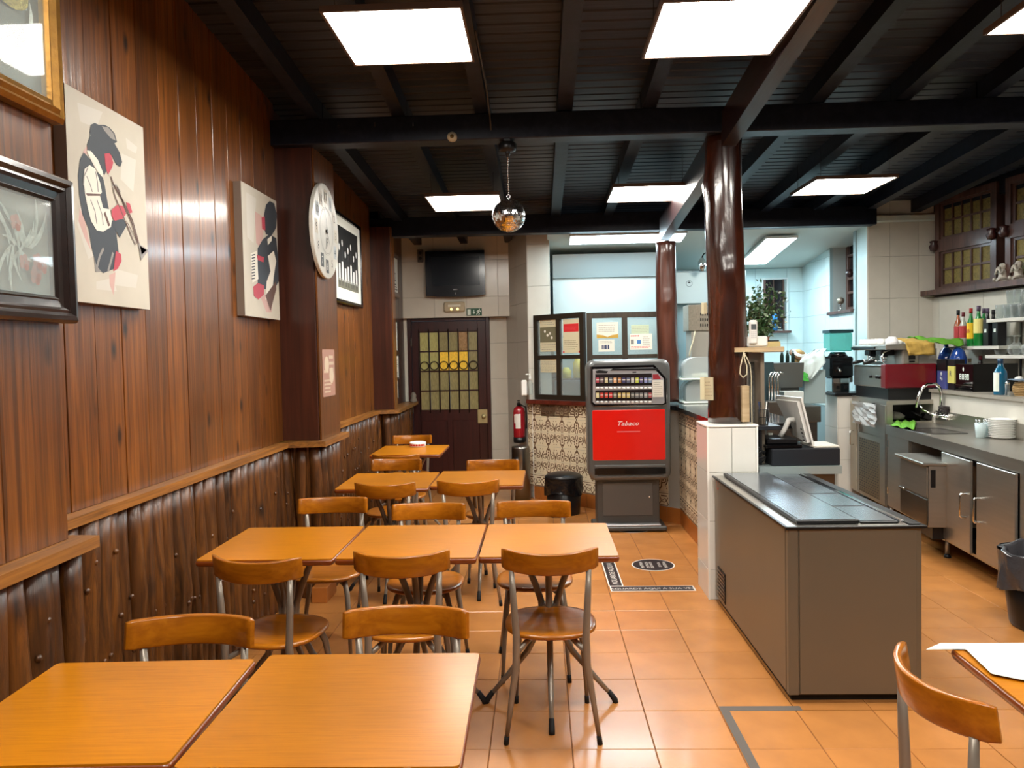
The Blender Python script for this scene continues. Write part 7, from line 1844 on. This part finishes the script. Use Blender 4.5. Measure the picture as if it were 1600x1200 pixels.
# perforated steel unit
t = thing('steel_wall_unit', 'speckled steel cabinet with small slots between the posts', 'cabinet', (1.75, 8.2, 0)); a = AY(1076, 517, 8.0); b = AY(1130, 475, 8.0)
SPK = M('speckled_steel', (150, 142, 128), rough=.45, metal=.5, var=.15, scale=(50, 50, 50)); mb = MB(SPK); mb.box(a.x, b.x+.1, 8.0, 8.3, a.z, b.z, ch=.004); mb.bw('upper_box', t)
mb = MB(M('unit_side', (156, 152, 142), rough=.5)); mb.box(a.x+.03, b.x+.08, 8.02, 8.3, 0, a.z-.001); mb.bw('lower_panel', t)
mb = MB(BLACK)
for j in range(3):
    for i in range(5): p = AY(1095+i*3.4, 491+j*8.4, 7.995); mb.cbox((p.x, 7.998, p.z), (.010, .006, .030))
tag(mb.bw('slots', t), kind='stuff')
mb = MB(M('cream_cord')); mb.tube([AY(1086, 517, 7.95), AY(1084, 530, 7.93), AY(1079, 545, 7.9), AY(1077, 556, 7.85)], .007, 6); mb.bw('cable', t)
# two-tier pastry case
t = thing('pastry_case', 'two-tier clear domed pastry display on the counter between the posts', 'display case', (1.56, 7.5, 1.083))
ACR = glassy('acrylic', (222, 228, 228), .04, .30)
def tier(x0, x1, y0, y1, z0, h, nm):
    mb = MB(SW); mb.box(x0-.03, x1+.03, y0-.03, y1+.03, z0, z0+.016, ch=.005); tr = mb.bw(nm+'_tray', t)
    mb = MB(ACR); prof = [(x0, z0+.017)]+[(x0+.12-.12*math.cos(k*PI/12), z0+h-.10+.10*math.sin(k*PI/12)) for k in range(0, 7)]+[(x1-.12+.12*math.sin(k*PI/12), z0+h-.10+.10*math.cos(k*PI/12)) for k in range(0, 7)]+[(x1, z0+.017)]
    mb.loft([[(x, y, z) for x, z in prof] for y in (y0, y1)], ACR, True, True); mb.bw(nm+'_dome', t)
zb1 = 1.083; zt1 = AY(1080, 594, 7.3).z
tier(1.38, 1.74, 7.32, 7.66, zb1, zt1-zb1-.004, 'lower'); tier(1.36, 1.74, 7.32, 7.66, zt1, AY(1090, 558, 7.4).z-zt1, 'upper')
for k, (x, y, z) in enumerate(((1.50, 7.45, zt1+.017), (1.58, 7.5, zt1+.017), (1.55, 7.4, zb1+.017))):
    tt = thing('pastry', ['white dusted pastry under the upper dome, left', 'white dusted pastry under the upper dome, right', 'pale pastry under the lower dome'][k], 'pastry', (x, y, z)); MB(M('pastry_cream', (226, 218, 196), rough=.8, bump=.5)).lathe([(.001, 0), (.04, 0), (.045, .02), (.03, .04), (.001, .045)], 12).build('bun', tt)
# back work area
def kb(name, label, cat, x0, x1, yt, zb, Y, dep, mat, ch=.004, part_='body'):
    a = AY(x0, yt, Y); b = AY(x1, yt, Y); t = thing(name, label, cat, ((a.x+b.x)/2, Y+dep/2, zb)); MB(mat).box(a.x, b.x, Y, Y+dep, zb, a.z, ch=ch).bw(part_, t); return t, a.x, b.x, a.z
DGR = M('dishwasher_grey', (104, 108, 106), rough=.4, metal=.5)
t, x0, x1, zt = kb('kitchen_table', 'low steel kitchen table behind the till', 'table', 1215, 1283, 636, .86, 7.6, .8, STEELD, part_='top'); 
MB(STEELD).box(x0+.02, x1-.02, 7.65, 8.35, .0, .86).bw('carcass', t); ztb = zt
t = thing('ice_hopper', 'dark grey tapering steel hopper behind the till', 'hopper', (AY(1232, 590, 7.9).x, 8.05, ztb+.001)); cx = AY(1232, 590, 7.85).x
z0_, z1_ = AY(1232, 606, 7.85).z, AY(1232, 567, 7.85).z; w0, w1 = 15/FPX*7.85, 24/FPX*7.85
mb = MB(DGR); mb.loft([[(cx-w0+.03, 7.9, z0_), (cx+w1, 7.9, z0_), (cx+w1, 8.25, z0_), (cx-w0+.03, 8.25, z0_)], [(cx-w1, 7.85, z1_), (cx+w1, 7.85, z1_), (cx+w1, 8.3, z1_), (cx-w1, 8.3, z1_)]], DGR, False); mb.bw('hopper', t)
mb = MB(DGR); mb.box(cx-w0+.05, cx+w1-.02, 7.95, 8.2, ztb+.001, z0_); mb.bw('base', t)
for k in range(6):
    x = cx-.03+k*.028; y = 7.98+.05*(k % 2)
    tt = thing('small_dark_bottle', 'small dark glass bottle on the grey hopper, %s from the left' % ORD[k], 'bottle', (x, y, z1_+.001), 0, 'small dark bottles on the hopper'); MB(M('bottle_darkgreen', (24, 44, 38), rough=.1)).lathe([(.001, 0), (.013, 0), (.013, .07), (.005, .10), (.005, .125), (.001, .125)], 10).build('body', tt)
t = thing('woven_bowl', 'brown and white striped bowl tilted on the dish pile', 'bowl', (AY(1258, 545, 8.1).x, 8.3, z1_))
for rk, (ra, rb_, m_) in enumerate(((.001, .05, M('straw_tan', (176, 140, 84), rough=.7)), (.05, .085, WHITE), (.085, .105, M('straw_brown', (110, 76, 46), rough=.7)))):
    MB(m_).lathe([(ra, .055-ra*ra*4), (rb_, .055-rb_*rb_*4), (rb_, .045-rb_*rb_*4), (ra, .045-ra*ra*4)], 24, T=Matrix.Translation((0, 0, .07)) @ Matrix.Rotation(.55, 4, 'X') @ Matrix.Rotation(.2, 4, 'Y')).build('ring', t)
MB(M('straw_tan')).lathe([(.001, -.06), (.05, -.06), (.04, .06), (.001, .06)], 12, c=(-.02, 0, .0)).build('stand', t)
SHT = M('pale_steel_sheet', (170, 190, 192), rough=.35, metal=.3)
t, x0, x1, zt = kb('dish_machine', 'pale steel dishwashing machine beside the tiled stub wall', 'dishwasher', 1256, 1290, 578, ztb+.001, 8.0, .35, SHT)
cloth('white_towel', 'white towel draped over the dishwashing machine', [[AY(1258, 590, 7.93), AY(1268, 592, 7.93)], [AY(1246, 572, 7.95), AY(1290, 566, 7.95)], [AY(1252, 560, 8.0), AY(1288, 552, 8.0)], [AY(1272, 546, 8.15), AY(1292, 544, 8.2)]], (0, -1, .2), M('towel_white', (206, 222, 222), rough=.85, bump=.2), 5, .008)
cloth('green_rag', 'bright green rag hanging below the white towel', [[AY(1248, 593, 7.92), AY(1264, 597, 7.92)], [AY(1250, 578, 7.93), AY(1262, 584, 7.93)]], (0, -1, 0), M('rag_green', (80, 190, 80), rough=.85), 6, .006, 6)
t, x0, x1, zt = kb('steel_backboard', 'upright dark steel rack of utensils behind the till', 'rack', 1196, 1209, 566, ztb-.3, 7.5, .3, M('dark_teal_rack', (40, 58, 62), rough=.4)); 
MB(BLACK).box(x0, x1, 7.52, 7.78, 0, ztb-.3).bw('leg', t)
for k in range(4):
    p = AY(1203+k*3, 605, 7.4); tt = thing('steel_utensil', 'tall bent steel utensil behind the till monitor, %s from the left' % ORD[k], 'utensil', (p.x, 7.42-.03*k, ztb-.12), 0, 'utensils behind the till'); MB(CHROME).tube([(0, 0, 0), (.0, 0, .22), (.02, 0, .27), (.05, 0, .26)], .008, 8).build('rod', tt)
t, x0, x1, zt = kb('utensil_table', 'steel shelf under the utensils behind the till', 'shelf', 1196, 1220, 628, .9, 7.25, .25, STEELD, part_='board'); MB(STEELD).box(x0+.02, x1-.02, 7.27, 7.48, 0, .9).bw('leg', t)
for o_ in bpy.data.objects:
    if o_.name.startswith('steel_utensil'): o_.location.z = zt+.001
t, x0, x1, zt = kb('microwave_box', 'white patterned box standing behind the till monitor', 'box', 1225, 1256, 612, ztb+.001, 7.62, .2, M('box_white', (200, 208, 206), rough=.5), part_='carton')
